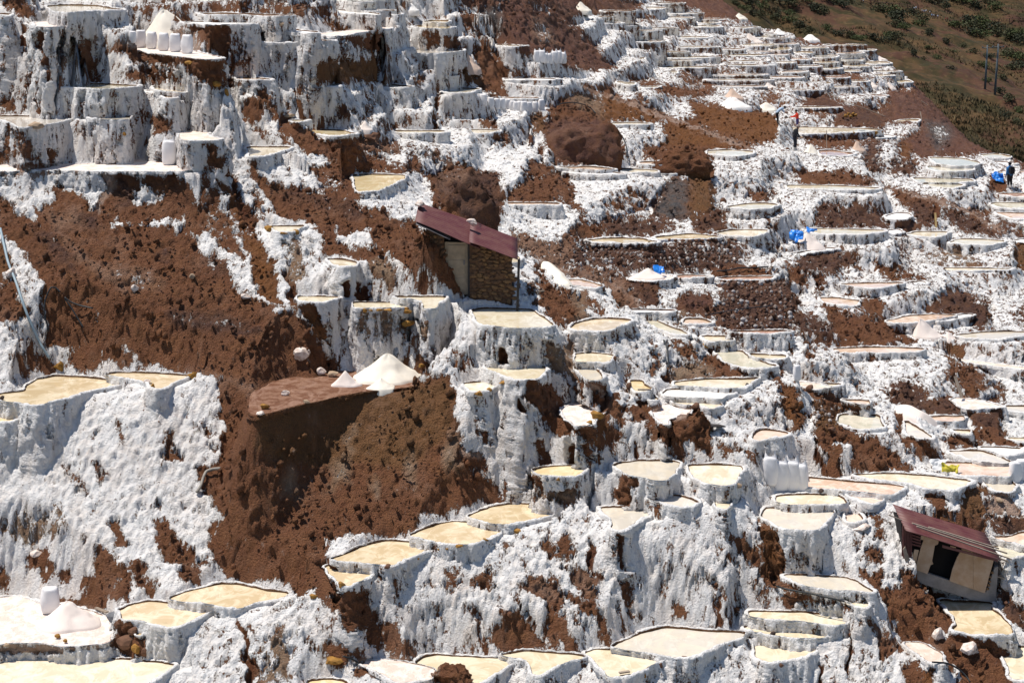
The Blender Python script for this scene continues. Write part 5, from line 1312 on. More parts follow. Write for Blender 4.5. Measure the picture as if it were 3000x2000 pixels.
H_('C1', 1010, 1290, 450, 335, 'c', 'small cream heap in front of the big one on the earth platform', .5, .7)
H_('D0', 270, 900, 1110, 818, 'k', 'pinkish white heap in front of the lone sack in the lower left corner', .48, .8, .22)
H_('A0', 1200, 1900, 455, 85, 'c', 'biggest cream heap behind the row of six sacks near the top', .38, .7, .3)
H_('A1', 1300, 1505, 108, 22, 'w', 'bright cone of salt at the top edge', .55, .8)
H_('A1', 1840, 2075, 655, 508, 't', 'brownish pink cone beside the dark gully', .45, .8)
H_('A1', 915, 1075, 1205, 1122, 'k', 'small pointed heap beside the round brown mound', .48, .8)
H_('A2', 1935, 2140, 920, 818, 't', 'greyish tan cone behind the broad white one on the orange bank', .45, .8)
H_('A2', 1860, 2210, 1003, 890, 'w', 'broad white heap on top of the orange brown bank', .5, .8, .3)
H_('A2', 2225, 2460, 1025, 938, 'c', 'cream heap right beside the bending worker', .5, .7, .3)
H_('A2', 2025, 2170, 182, 124, 'c', 'far cone of salt just below the green hillside', .45)
H_('A2', 2150, 2325, 402, 308, 'k', 'slanting pinkish heap on the far terraces', .15)
H_('A3', 868, 1032, 806, 738, 'k', 'pinkish cone left of a pair near the brown slope', .45)
H_('A3', 1070, 1192, 826, 758, 'k', 'small pinkish cone right of a pair near the brown slope', .35)
H_('A3', -40, 90, 816, 762, 'k', 'flat pinkish heap on the far terraces behind the workers', .3)
H_('A3', 305, 485, 380, 313, 'w', 'rounded white heap at the top of the far terraces under the scrub', .5, .8, .35)
H_('A3', 455, 560, 390, 338, 'w', 'small white heap leaning on the rounded one under the scrub', .3)
H_('A3', 938, 1115, 557, 495, 'k', 'flat pinkish heap on the outermost far terrace', .25, .7, .3)
H_('A3', 55, 185, 322, 263, 'w', 'white heap at the left of the rounded one, below the scrub', .3)
H_('A3', 785, 960, 1277, 1215, 't', 'brownish heap at the end of the stone edged pan beside the workers', .5)
H_('A3', 325, 478, 1415, 1326, 'c', 'cream cone next to the white boots of the worker in the cap', .5)
H_('A3', 772, 915, 1402, 1298, 't', 'pinkish tan cone above the dark cobbled buttress', .35)
H_('B2', 1090, 1425, 1003, 893, 'k', 'small heap with a crumpled blue sheet on the round platform', .5, .7, .25)
H_('B3', 225, 575, 745, 560, 'k', 'large heap with a blue sheet over its crest', .42, .7, .3)
H_('B3', 1330, 1645, 1555, 1372, 'k', 'pointed pinkish heap in front of the white block wall', .28, .7)
H_('B3', 1600, 1765, 1572, 1484, 'k', 'little cone at the right foot of the pointed pinkish heap', .4, .8)
H_('C3', 2200, 2560, 1115, 925, 'k', 'smooth pinkish heap cut by the right frame edge', .75, .8, .3)
H_('B3', 2225, 2480, 207, 128, 'k', 'pinkish heap beside the boots of the figure in dark clothes', .6, .8)
H_('A2', 555, 740, 112, 22, 'c', 'cream cone on the grey stone drum at the foot of the red hill', .4)
def bank(t, pts, wid, key, label):           # a long bank of heaped salt along a line
    P = [at(t, x, y) for x, y in pts]; V, Fc = [], []; n = 26; m = 14
    for i in range(n):
        u = i / (n - 1) * (len(P) - 1); k = min(int(u), len(P) - 2); p = P[k].lerp(P[k + 1], u - k)
        e = sin(pi * min(1, (i + .6) / n)) ** .45; w = wid * e * .8
        for j in range(m):
            b = j / (m - 1) * 2 - 1; hgt = .42 * wid * e * (1 - abs(b))
            V.append((p[0] + b * w * .55, p[1] + b * w + .4, p[2] + hgt - (.4 if abs(b) > .99 else 0)))
    V = np.array(V); V[:, 2] += vnoise(V * 3, 5) * .06
    o = mesh_obj('salt_bank', V, grid_faces(n, m)[:, ::-1], M_HEAP[key]); tag(o, label, 'salt heap', 'heaps of harvested salt')
bank('C3', [(1190, 640), (1330, 690), (1450, 750), (1600, 810)], .75, 'k', 'long pale salt bank running down between two pans')
bank('B2', [(290, 880), (370, 960), (450, 1040), (540, 1090)], .75, 'c', 'cream salt bank sliding down beside the foot track and the hut')

# sacks of woven plastic
m, nt = new_mat('woven_sack'); g = G(nt); pos = g.n('ShaderNodeTexCoord').outputs['Object']
wv = g.n('ShaderNodeTexWave', wave_type='BANDS', bands_direction='Z', inp={'Vector': pos, 'Scale': 9.0, 'Distortion': 6.0, 'Detail': 3.0}).outputs[1]
bs = g.n('ShaderNodeBsdfPrincipled', inp={'Base Color': g.mix(g.noise(pos, 3.0, 3), rgb((.80, .78, .77)), rgb((.72, .69, .68))), 'Roughness': .5, 'Specular IOR Level': .4})
b = g.n('ShaderNodeBump', inp={'Height': g.math('ADD', g.math('MULTIPLY', wv, .03), g.math('MULTIPLY', g.noise(pos, 4.0, 5), .16)), 'Strength': 1.0}); nt.links.new(b.outputs[0], bs.inputs['Normal'])
out = g.n('ShaderNodeOutputMaterial'); nt.links.new(bs.outputs[0], out.inputs[0]); M_SACK = m
def sack_meshes(seed, ears, tall=1.9):
    r = random.Random(seed); V, Fc = [], []; na, nz = 22, 18
    for i in range(nz):
        z = i / (nz - 1); rad = .5 * (.84 + .24 * sin(pi * min(1, z * 1.0)) ** .8 * (1.15 - .45 * z) - .04 * z ** 3)
        if i == 0: rad *= .80
        if z > .97: rad *= .93 - (z - .97) * 2.0
        for k in range(na):
            a = 2 * pi * k / na; sq = (abs(cos(a)) ** 3.2 + abs(sin(a)) ** 3.2) ** (-1 / 3.2)
            f = 1 + .05 * sin(3 * a + seed + z * 5) + .035 * sin(9 * z + 2 * a + seed) + .02 * sin(23 * z + 5 * a)
            V.append((cos(a) * sq * rad * f * 1.0, sin(a) * sq * rad * f * .72, z * tall * .98 + .03 * sin(a * 2 + seed) * z))
    for i in range(nz - 1):
        for k in range(na):
            k2 = (k + 1) % na; Fc.append((i * na + k, i * na + k2, (i + 1) * na + k2, (i + 1) * na + k))
    Fc.append(tuple(range(na))[::-1]); Fc.append(tuple((nz - 1) * na + k for k in range(na)))
    body = bpy.data.meshes.new('sack_body'); body.from_pydata(V, [], Fc); body.polygons.foreach_set('use_smooth', [True] * len(body.polygons)); body.materials.append(M_SACK)
    V, Fc = [], []
    n = 26; hgt = .5 if ears else .12
    for i in range(4):
        for k in range(n):
            a = 2 * pi * k / n; sq = (abs(cos(a)) ** 3 + abs(sin(a)) ** 3) ** (-1 / 3); e = (abs(cos(a)) ** 4 if ears else .6 + .4 * sin(5 * a + seed))
            rr = (.42 - .10 * i / 3 * (1.2 if ears else .4)) * (1 + .10 * sin(7 * a + seed + i))
            V.append((cos(a) * sq * rr, sin(a) * sq * rr * .6 * (1 - .2 * i / 3), tall * .93 + hgt * (i / 3) * (.35 + .75 * e)))
    for i in range(3):
        for k in range(n):
            k2 = (k + 1) % n; Fc.append((i * n + k, i * n + k2, (i + 1) * n + k2, (i + 1) * n + k))
    top = bpy.data.meshes.new('sack_mouth'); top.from_pydata(V, [], Fc); top.materials.append(M_SACK)
    top.polygons.foreach_set('use_smooth', [True] * len(top.polygons))
    return body, top
SACK = [sack_meshes(k, False) for k in range(4)] + [sack_meshes(k + 5, True) for k in range(4)]
def sack(t, x, y, h, label, group, ears=False, i=0, wide=1.0, lift=0, q=None):
    q = q or at(t, x, y - h * .03); s = h / 4 * q[1] / F / 1.95
    root = thing('salt_sack', (q[0], q[1] + s * .2, q[2] - .03 + lift), label, 'sack', group, random.Random(x).uniform(-.35, .35))
    root.scale = (s * 1.12 * wide, s * 1.12 * wide, s)
    root['spot'] = 0; del root['spot']
    globals()['_last'] = q
    for me, nm in zip(SACK[(i % 4) + (4 if ears else 0)], ('sack_body', 'sack_mouth')):
        o = bpy.data.objects.new(nm, me); coll.objects.link(o); o.parent = root
ORD = ['first', 'second', 'third', 'fourth', 'fifth', 'sixth', 'seventh', 'eighth', 'ninth', 'tenth', 'eleventh', 'twelfth', 'thirteenth']
for i, (x, y, h) in enumerate(((1215, 400, 115), (1290, 442, 172), (1390, 452, 165), (1500, 470, 172), (1606, 480, 176), (1716, 495, 182))):
    sack('A0', x, y, h, 'full white sack below the biggest heap, %s from the left end of the six' % ORD[i], 'six sacks below the biggest heap', False, i)
sack('A0', 1550, 1520, 235, 'tall white sack with a loose clear mouth, nearer of the pair above the landslide', 'pair of sacks above the landslide', True, 1, .95)
sack('A0', 1636, 1510, 225, 'tall white sack half hidden behind its neighbour above the landslide', 'pair of sacks above the landslide', True, 2, .8, 0, _last + Vector((.34, .30, 0)))
sack('D0', 455, 930, 245, 'lone white sack behind the pinkish heap in the lower left corner', None, False, 2, 1.15)
for i, (x, y, h, lab) in enumerate(((25, 1330, 270, 'white sack at the left end of the four below the fluted wall'), (122, 1388, 285, 'white sack with a long torn mouth, second of the four below the fluted wall'), (226, 1390, 290, 'white sack third of the four below the fluted wall'), (304, 1390, 265, 'white sack at the right end of the four beside the orange pink pan'))):
    sack('C3', x, y, h, lab, 'four sacks below the fluted wall', True, i, .9)
for i, (x, y, h, lab) in enumerate(((2275, 1300, 200, 'white sack at the right frame edge beside the pink brown pan'), (2345, 1290, 210, 'white sack cut by the right frame edge'))):
    sack('C3', x, y, h, lab, 'two sacks at the frame edge', False, i, 1.0)
sack('C3', 270, 360, 150, 'grey white sack hanging under the round white rim', None, False, 3, .8)
row = [('A1', 2090, 975, 112), ('A1', 2157, 1000, 106), ('A1', 2212, 1005, 105), ('A1', 2262, 1006, 102), ('A1', 2312, 1006, 98), ('A2', 5, 1022, 98), ('A2', 38, 1030, 100), ('A2', 74, 1030, 104), ('A2', 110, 1034, 105), ('A2', 157, 1038, 106), ('A2', 213, 1035, 102), ('A2', 270, 1018, 106)]
for i, (t, x, y, h) in enumerate(row):
    sack(t, x, y, h, 'white sack in the long row left of the chocolate mound, %s from its left end' % ORD[i], 'long row of white sacks', False, i)
for i, (x, y, h) in enumerate(((230, 575, 112), (276, 580, 116), (306, 586, 95), (341, 592, 100), (391, 590, 116), (426, 586, 118), (470, 588, 105))):
    sack('A2', x, y, h, 'bright sack in the group under the red hill, %s from its left end' % ORD[i], 'sacks under the red hill', True, i)
for i, (t, x, y, h, lab) in enumerate((('A3', 1036, 802, 58, 'tiny white sack between the two pinkish cones'), ('A3', 1060, 806, 50, 'tiny white sack touching the right pinkish cone'), ('A3', 577, 446, 34, 'tiny white sack on a far wall below the scrub'), ('A2', 1240, 537, 56, 'tiny white sack on the white block among the far terraces'))):
    sack(t, x, y, h, lab, None, False, i, .9)

# stones
def rock_mesh(seed, sub=2, name='rock'):
    bm = bmesh.new(); bmesh.ops.create_icosphere(bm, subdivisions=sub, radius=.5)
    P = np.array([v.co[:] for v in bm.verts]); d = vnoise(P * 2.2 + seed * 7.3, 2) * .22 + vnoise(P * 5 + seed, 6) * .12
    r = random.Random(seed)
    for k in range(11):                       # knock flats off
        n = Vector((r.gauss(0, 1), r.gauss(0, 1), r.gauss(0, 1))).normalized(); lim = r.uniform(.24, .40)
        for v in bm.verts:
            t = v.co.dot(n)
            if t > lim: v.co -= n * (t - lim) * .85
    for v, q in zip(bm.verts, d): v.co *= 1 + q
    me = bpy.data.meshes.new(name); bm.to_mesh(me); bm.free(); return me
M_STONE = {'o': simple_mat('ochre_stone', (.34, .17, .035), .85, .5, 3.0, .06), 'b': simple_mat('brown_stone', (.17, .085, .05), .9, .5, 3.0, .08), 'g': simple_mat('grey_stone', (.20, .20, .21), .85, .4, 3.0, .06),
           'w': simple_mat('salt_lump', (.72, .64, .58), .9, .45, 4.0, .14, col2=(.42, .30, .23)), 't': simple_mat('tan_stone', (.42, .30, .20), .9, .35, 3.0, .06), 'd': simple_mat('dark_stone', (.075, .05, .04), .9, .4, 3.0, .06)}
ROCKS = {k: [] for k in M_STONE}
for k in M_STONE:
    for j in range(4):
        me = rock_mesh(j + 10 * ord(k)); me.materials.append(M_STONE[k]); ROCKS[k].append(me)
_rk = random.Random(2)
def stone(t, x, y, w, h, key, label, group=None, name='stone', sink=.2):
    q = at(t, x, y + h * .45); s = q[1] / F / 4
    o = bpy.data.objects.new(name, _rk.choice(ROCKS[key])); coll.objects.link(o)
    hh = h * s * 1.05; o.location = (q[0], q[1] + w * s * .12, q[2] + hh * (.5 - sink)); o.scale = (w * s * 1.08, w * s * .85, hh * 1.1)
    o.rotation_euler = (_rk.uniform(-.15, .15), _rk.uniform(-.15, .15), _rk.uniform(-.5, .5))
    return tag(o, label, 'stone' if key != 'w' else 'salt lump', group)
for a in (('D1', 910, 1110, 190, 80, 'o', 'wide ochre stone at the top of the stack on the brown wall'), ('D1', 955, 1180, 140, 78, 'o', 'ochre stone second in the stack on the brown wall'), ('D1', 900, 1275, 155, 80, 'o', 'dark ochre stone third in the stack on the brown wall'),
  ('D1', 720, 1365, 185, 70, 'o', 'slanting ochre slab at the foot of the stack on the brown wall'), ('D1', 1210, 497, 78, 42, 'b', 'brown stone where two slanting rims of the tan stair meet'), ('D1', 1050, 645, 48, 40, 'b', 'brown stone on the rim of the half buried pan'),
  ('D1', 790, 665, 75, 62, 'o', 'ochre stone at the toe of the landslide'), ('D1', 530, 775, 85, 40, 'o', 'flat ochre stone on the rim left of the brown wall'), ('D2', 60, 170, 130, 42, 'o', 'flat ochre slab on the rim at the upper end of the tan stair'),
  ('D2', 1985, 1225, 52, 24, 'o', 'small ochre stone on the near rim of the big pale pan'), ('D2', 1365, 1405, 48, 52, 'b', 'brown stone standing on the rim beside the dropped plank'), ('D2', 1220, 1500, 42, 52, 'o', 'ochre stone on the wall below the dropped plank'), ('D2', 1590, 1330, 60, 22, 'b', 'thin brown stone at the corner of the big pale pan'),
  ('D0', 530, 1140, 70, 40, 'o', 'dark ochre stone in the crumbly bank below the pinkish heap'), ('D0', 600, 1180, 52, 36, 'o', 'little ochre stone in the crumbly bank below the pinkish heap'), ('D0', 60, 1220, 62, 42, 't', 'tan stone in the crumbly bank at the left frame edge'),
  ('D0', 1040, 975, 175, 115, 'g', 'grey salt crusted boulder above the tumbled brown ones'), ('D0', 1255, 1255, 115, 100, 'o', 'orange brown block in the tumble of boulders'), ('D0', 1170, 1180, 230, 150, 'b', 'largest brown boulder of the tumble'), ('D0', 1085, 1030, 100, 80, 'b', 'brown boulder at the top of the tumble'), ('D0', 1335, 1270, 95, 95, 'b', 'brown boulder at the right end of the tumble'), ('D0', 1225, 1085, 110, 80, 'b', 'brown boulder in the middle of the tumble'),
  ('D0', 320, 380, 150, 80, 'w', 'bright salt slab sticking out of the crumbling slope'),
  ('C0', 547, 228, 108, 100, 'o', 'yellow ochre boulder at the corner of the long tan pan'), ('C0', 1770, 312, 112, 80, 'o', 'ochre boulder on the far right rim above the tall white wall'), ('C0', 1405, 405, 52, 55, 'o', 'ochre stone in the notch of the tall white wall'), ('C0', 20, 520, 52, 44, 'd', 'dark stone in the long tan pan at the left frame edge'), ('C0', 1345, 365, 90, 60, 'w', 'white salt lump on the rim of the tall white wall'),
  ('C1', 268, 466, 78, 52, 'w', 'white salt lump lying on the brown earth platform'), ('C1', 465, 548, 72, 40, 't', 'tan stone at the edge of the brown platform'), ('C1', 80, 595, 92, 46, 'o', 'ochre stone at the left end of the brown platform'), ('C1', 420, 105, 165, 150, 'w', 'large whitish boulder stuck in the landslide'), ('C1', 590, 262, 105, 100, 'w', 'pale boulder below the large whitish one'), ('C1', 700, 295, 112, 62, 't', 'flat tan boulder left of the pinkish heap'), ('C1', 45, 660, 95, 34, 'w', 'flat white chip at the left end of the platform'),
  ('C1', 2048, 482, 115, 50, 'o', 'large ochre stone on the front rim of the little cream pan'), ('C1', 2150, 448, 72, 40, 'o', 'middle ochre stone on the front rim of the little cream pan'), ('C1', 2275, 382, 82, 40, 'o', 'ochre stone right of the little cream pan'), ('C1', 1522, 225, 62, 44, 'o', 'yellow stone in the brown hole right of the big heap'),
  ('C2', 325, 1265, 52, 52, 'g', 'grey cobble on the yellow basin, left end of four'), ('C2', 378, 1262, 52, 46, 'g', 'grey cobble on the yellow basin, second of four'), ('C2', 428, 1270, 44, 36, 'o', 'ochre cobble on the yellow basin, third of four'), ('C2', 478, 1270, 50, 50, 'g', 'grey cobble on the yellow basin, right end of four'),
  ('C2', 1785, 40, 75, 52, 'o', 'golden ochre stone above the grey green pan'), ('C2', 785, 672, 135, 70, 'o', 'yellow ochre cap stone of the rock post'), ('C2', 720, 745, 70, 36, 'o', 'pale ochre stone left of the rock post'), ('C2', 1080, 405, 62, 85, 'b', 'brown stone left of the short plank'), ('C2', 945, 155, 52, 52, 'b', 'brown stone on the corner of the shallow cream pan'), ('C2', 2160, 395, 42, 30, 'd', 'dark stone on the rim of the narrow cream pan'), ('C2', 1680, 1372, 42, 28, 'b', 'brown stone below the deep cream basin'), ('C2', 1690, 590, 95, 60, 'b', 'brown boulder crowning the rubble heap'), ('C2', 2085, 1330, 70, 50, 't', 'tan salt caked stone right of the deep cream basin'),
  ('C3', 490, 1372, 72, 36, 'd', 'dark flat stone on the rim below the four sacks'), ('C3', 1730, 1240, 42, 26, 'w', 'white pebble beside the yellow cloth'), ('C3', 590, 805, 80, 50, 'b', 'pinkish brown stone on the dark bank above the rust slope'), ('C3', 385, 425, 95, 65, 'b', 'round brown clod on the ridge'), ('C3', 745, 785, 40, 32, 'b', 'brown pebble on the rim of the grey green pan'), ('C3', 2130, 1455, 85, 48, 't', 'tan stone on the pink floor at the frame edge'),
  ('B1', 120, 532, 115, 62, 'o', 'ochre boulder at the left of the small pan held by stones'), ('B1', 250, 578, 92, 26, 'o', 'flat ochre stone on the front of the small pan held by stones'), ('B1', 370, 567, 78, 46, 'o', 'dark ochre stone at the right of the small pan held by stones'),
  ('B1', 1000, 1285, 46, 36, 'o', 'ochre stone at the left end of the row on the narrow pan'), ('B1', 1062, 1286, 66, 26, 'o', 'ochre stone second in the row on the narrow pan'), ('B1', 1137, 1283, 72, 26, 'o', 'ochre stone third in the row on the narrow pan'), ('B1', 1222, 1284, 96, 26, 'o', 'long ochre stone fourth in the row on the narrow pan'), ('B1', 1310, 1278, 72, 36, 'g', 'grey stone in the row of ochre ones on the narrow pan'), ('B1', 1395, 1293, 92, 46, 'o', 'big ochre stone at the right end of the row on the narrow pan'), ('B1', 1388, 1264, 60, 20, 'o', 'small ochre stone lying on the big one of the row'), ('B1', 1400, 1402, 130, 62, 'o', 'dark ochre stone set in the streaked wall below the row'),
  ('A0', 330, 1148, 150, 100, 't', 'round tan boulder on the rim of the grey pan'), ('A0', 1985, 772, 92, 50, 'o', 'ochre stone below the corner of the six sack platform'), ('A0', 2085, 846, 48, 82, 'o', 'upright ochre stone beside the white fluted block'), ('A0', 1145, 1232, 42, 42, 'o', 'tiny ochre stone in the white wall'), ('A0', 1745, 580, 115, 40, 'o', 'ochre slab set in the wall below the six sacks'),
  ('A1', 222, 222, 68, 52, 't', 'tan boulder perched on a white ledge at the top'), ('A1', 290, 1058, 145, 52, 't', 'flat tan boulder on the shoulder left of the yellowish pan'), ('A1', 1045, 1240, 205, 72, 'b', 'round brown mound of earth beside the small pointed heap'),
  ('B0', 100, 938, 110, 92, 'w', 'white salt lump lying on the pipe'), ('B0', 1228, 1075, 82, 105, 'w', 'upright white salt chunk on the brown landslide'), ('B0', 1765, 970, 62, 60, 't', 'pinkish round stone on the brown landslide'), ('B0', 2245, 1152, 112, 66, 'w', 'whitish slab at the right edge of the landslide'),
  ('A3', 655, 370, 72, 50, 'b', 'brown boulder under the green scrub'), ('A3', 850, 387, 45, 38, 'w', 'pale boulder under the green scrub'), ('D3', 50, 1118, 60, 42, 'd', 'small dark stone on the rim between two narrow cream pans'), ('D3', 1570, 1115, 120, 110, 'w', 'whitish salt rubble at the corner of the deep tan pan'), ('D3', 1870, 1250, 190, 105, 'w', 'knobbly whitish salt rubble on the dark earth bank'), ('D3', 870, 137, 225, 52, 'w', 'slumped pinkish lump of salt above the white buttress'), ('D3', 110, 1405, 110, 55, 'b', 'brown stone on the cracked buttress at the bottom'),
  ('B2', 1950, 270, 70, 55, 'b', 'brown boulder at the foot of the dark cliff'), ('B2', 230, 875, 75, 75, 'b', 'brown boulder at the top of the cream salt bank'), ('A3', 165, 1072, 45, 26, 't', 'stone being passed from hand to hand by two workers')):
    if 'hand to hand' in a[-1]: continue
    stone(*a)
def stone_row(t, pts, w, h, key, label, group, jit=6):
    for i, (x, y) in enumerate(pts): stone(t, x + _rk.uniform(-jit, jit), y + _rk.uniform(-3, 3), w * _rk.uniform(.75, 1.25), h * _rk.uniform(.8, 1.2), key, '%s, %s from the left' % (label, ORD[i]), group)
stone_row('A3', [(330, 1245), (385, 1250), (450, 1246), (510, 1243), (570, 1240), (625, 1238), (680, 1235), (735, 1226), (790, 1222), (935, 1220), (985, 1220), (1050, 1214)], 48, 22, 'o', 'ochre stone fronting the pan beside the three workers', 'ochre stones fronting the workers pan')
stone_row('A3', [(715, 1065), (745, 1050), (780, 1048), (810, 1058), (765, 1068)], 42, 30, 'o', 'ochre stone in the little pile on the grey brown bank', 'little pile of ochre stones')
stone_row('B2', [(x, 672 + (10 if x < 1250 else -4)) for x in range(700, 1300, 62)], 44, 28, 'd', 'dark cobble along the crest of the cobbled terrace', 'crest cobbles of the terrace')
stone_row('B2', [(x, 640) for x in range(1450, 2130, 60)], 44, 28, 'b', 'brown cobble along the right crest of the cobbled terrace', 'right crest cobbles of the terrace')
stone_row('B2', [(x, 1000) for x in range(1500, 1860, 56)], 40, 34, 'd', 'dark cobble on the wall beside the small blue sheet', 'cobbles beside the small heap')
stone_row('B2', [(x, 1020) for x in range(1930, 2340, 66)], 42, 30, 'b', 'brown cobble on the crest of the tall cobble wall', 'crest cobbles of the tall wall')
stone_row('D1', [(1345, 458), (1480, 428), (1700, 352), (1760, 340), (1870, 308), (2110, 250)], 62, 26, 'o', 'flat ochre stone bedded in the rim of the tan stair', 'ochre stones bedded in the tan stair rim')
stone_row('B3', [(x, 925 + (x % 3) * 4) for x in range(2100, 2300, 40)], 30, 26, 'd', 'dark pebble under the very long thin pan', 'dark pebbles under the long pan')

# earth mounds heaped against the slopes
def mound(t, xl, xr, yb, yt, label, name='earth_mound', deep=.8, seed=1, tip=.5):
    q = at(t, (xl + xr) / 2, yb - (yb - yt) * .05); s = q[1] / F / 4; w = (xr - xl) * s / 2; h = (yb - yt) * s; dp = w * deep
    bm = bmesh.new(); bmesh.ops.create_icosphere(bm, subdivisions=5, radius=1)
    P = np.array([v.co[:] for v in bm.verts]); bm.free()
    hh = np.maximum(h - dp * .12, h * .5)
    f = 1 + vnoise(P * 1.4 + seed * 3, 1) * .22 + vnoise(P * 3.3 + seed, 2) * .12 + vnoise(P * 8 + seed, 3) * .05
    V = P * f[:, None]; V[:, 2] = np.sign(V[:, 2]) * np.abs(V[:, 2]) ** .9
    V = V * np.array([w, dp, hh]); V[:, 0] += (tip - .5) * 2 * w * np.clip(V[:, 2] / hh, 0, 1) * .6
    o = bpy.context.blend_data.meshes.new(name); bm = bmesh.new(); bmesh.ops.create_icosphere(bm, subdivisions=5, radius=1)
    for v, c in zip(bm.verts, V): v.co = c
    bm.to_mesh(o); bm.free(); o.materials.append(M_CRUST); o.polygons.foreach_set('use_smooth', [True] * len(o.polygons))
    ob = bpy.data.objects.new(name, o); coll.objects.link(ob); ob.location = (q[0], q[1] + dp * .75, q[2] - hh * .12)
    W = V + np.array(ob.location); sl = soil_at(W); sl[:, 3] = np.maximum(sl[:, 3], .95)
    add_attr(ob, 'soil', sl[:, :4], 'FLOAT_COLOR'); add_attr(ob, 'shape', np.c_[np.full(len(W), .9), sl[:, 4] * 0, np.full(len(W), .5), np.clip(1.25 - W[:, 1] / 160, .3, 1)], 'FLOAT_COLOR')
    return tag(ob, label, 'mound')
mound('D1', 1570, 2020, 1620, 1425, 'dark brown mound of earth in front of the cream pan at the bottom edge', seed=2)
mound('C2', 1430, 1860, 960, 640, 'heap of brown rubble beside the dark board', seed=3, tip=.62)
mound('A2', 300, 1040, 1500, 1080, 'chocolate brown mound below the curved hose', seed=4, deep=.6)
mound('B1', 1650, 2250, 520, 10, 'brown earth mound behind the hut roof', seed=5, deep=.6)
mound('A2', 1230, 1820, 1560, 1345, 'square block of brown earth with a flat top right of the chocolate mound', seed=6, deep=.5, tip=.55)

# planks, boards, posts, hoses
M_WOOD = simple_mat('grey_wood', (.34, .27, .21), .85, .4, 4.0, .02); M_WOODD = simple_mat('dark_wood', (.045, .038, .036), .8, .4, 4.0, .02); M_STAKE = simple_mat('yellow_stake', (.42, .30, .13), .8, .3, 4.0)
def beam(a, b, w, h, mat, name, label=None, cat=None, parent=None):
    a, b = Vector(a), Vector(b); d = (b - a); L = d.length; d.normalize()
    up = Vector((0, 0, 1)) if abs(d.z) < .9 else Vector((0, -1, 0)); s = d.cross(up).normalized(); u = s.cross(d)
    V = [a + d * (L * i) + s * (w / 2 * j) + u * (h / 2 * k) for i in (0, 1) for j in (-1, 1) for k in (-1, 1)]
    Fc = [(0, 1, 3, 2), (4, 6, 7, 5), (0, 4, 5, 1), (2, 3, 7, 6), (0, 2, 6, 4), (1, 5, 7, 3)]
    o = mesh_obj(name, V, Fc, mat, parent, smooth=False, origin=a if parent is None else None)
    md = o.modifiers.new('bevel', 'BEVEL'); md.width = min(w, h) * .12; md.segments = 1
    return tag(o, label, cat) if label else o
def px(q): return q[1] / F / 4
def plank(t, x0, y0, x1, y1, wz, mat, label, name='plank', lift=.08, rise=None):
    a = at(t, x0, y0); b = at(t, x1, y1)
    if not rise and abs(a[1] - b[1]) > .9: a = b + Vector(((x0 - x1) * px(b), .2, (y1 - y0) * px(b) * .6))
    if rise: a = b + Vector(((x0 - x1) * px(b), .35, (y1 - y0) * px(b)))
    up = Vector((0, 0, lift)); return beam(a + up, b + up, wz * px(b), .04, mat, name, label, 'plank')
plank('C3', 1740, 360, 1780, 540, 30, M_WOOD, 'grey plank leaning upright on the dark bank above the pink platform', rise=True)
plank('D0', 880, 905, 985, 945, 34, M_WOOD, 'short plank lying at the edge of the salted floor above the boulders')
plank('D2', 985, 1505, 1080, 1485, 32, M_WOOD, 'short grey plank dropped on the near rim of a pale cream pan')
plank('C2', 1155, 465, 1275, 468, 26, M_WOOD, 'short plank damming the small yellow pan')
plank('C2', 1800, 800, 1930, 800, 95, M_WOODD, 'dark board fallen beside the heap of brown rubble', 'board')
plank('B3', 1552, 415, 1545, 540, 18, M_STAKE, 'pale stake standing in the dark cleft', 'stake', rise=True)
plank('A3', 546, 1220, 540, 1385, 7, M_WOOD, 'thin pole standing in the reddish oval pan', 'pole', rise=True)
plank('A3', 1408, 1040, 1412, 1110, 8, M_WOOD, 'short stick on the round white tower at the brown slope', 'stick', rise=True)
plank('A3', 1412, 915, 1470, 978, 8, M_WOOD, 'thin pale stick lying on the brown slope', 'stick')
plank('A3', 835, 1212, 890, 1210, 30, simple_mat('grey_tin', (.30, .32, .34), .5), 'grey tin sheet on the rim of the workers pan', 'tin_sheet')
for k, (x0, y0, x1, y1) in enumerate(((100, 1210, 290, 1130), (110, 1195, 240, 1120), (120, 1215, 300, 1160), (105, 1180, 210, 1110))):
    plank('B2', x0, y0, x1, y1, 12, M_WOOD, ('longest', 'thin', 'topmost', 'shortest')[k] + ' grey stick in the brushwood pile behind the black post', 'stick', .1 + k * .05)['group'] = 'brushwood pile behind the black post'
M_HOSE = simple_mat('black_hose', (.022, .024, .026), .5, .2, 3); M_PIPE = simple_mat('blue_grey_pipe', (.30, .38, .42), .5, .2, 3)
def hose(t, pts, r, mat, label, name='hose', lift=.06):
    P = [at(t, x, y) for x, y in pts]; Q = []
    for i in range(len(P) - 1):
        for k in range(6): Q.append(P[i].lerp(P[i + 1], k / 6))
    Q.append(P[-1])
    Q = [Vector((q[0], q[1] - .10, q[2] + lift)) for q in Q]
    for _ in range(4): Q = [Q[0]] + [(Q[i - 1] + Q[i] * 2 + Q[i + 1]) / 4 for i in range(1, len(Q) - 1)] + [Q[-1]]
    V, Fc = tube(Q, r, 7); o = mesh_obj(name, V, Fc, mat); return tag(o, label, 'hose' if name == 'hose' else 'pipe')
hose('B0', [(10, 545), (40, 680), (80, 860), (150, 1020), (200, 1180), (250, 1320), (310, 1460), (370, 1590), (400, 1640), (460, 1735)], .045, M_PIPE, 'blue grey water pipe running down the left edge of the landslide', 'water_pipe')
hose('B0', [(455, 1490), (410, 1320), (420, 1200), (470, 1085), (520, 1090), (560, 1130)], .028, M_HOSE, 'black hose looped on the brown landslide')
hose('B0', [(600, 1180), (660, 1225), (740, 1255), (860, 1280)], .028, M_HOSE, 'black hose lying level on the landslide')
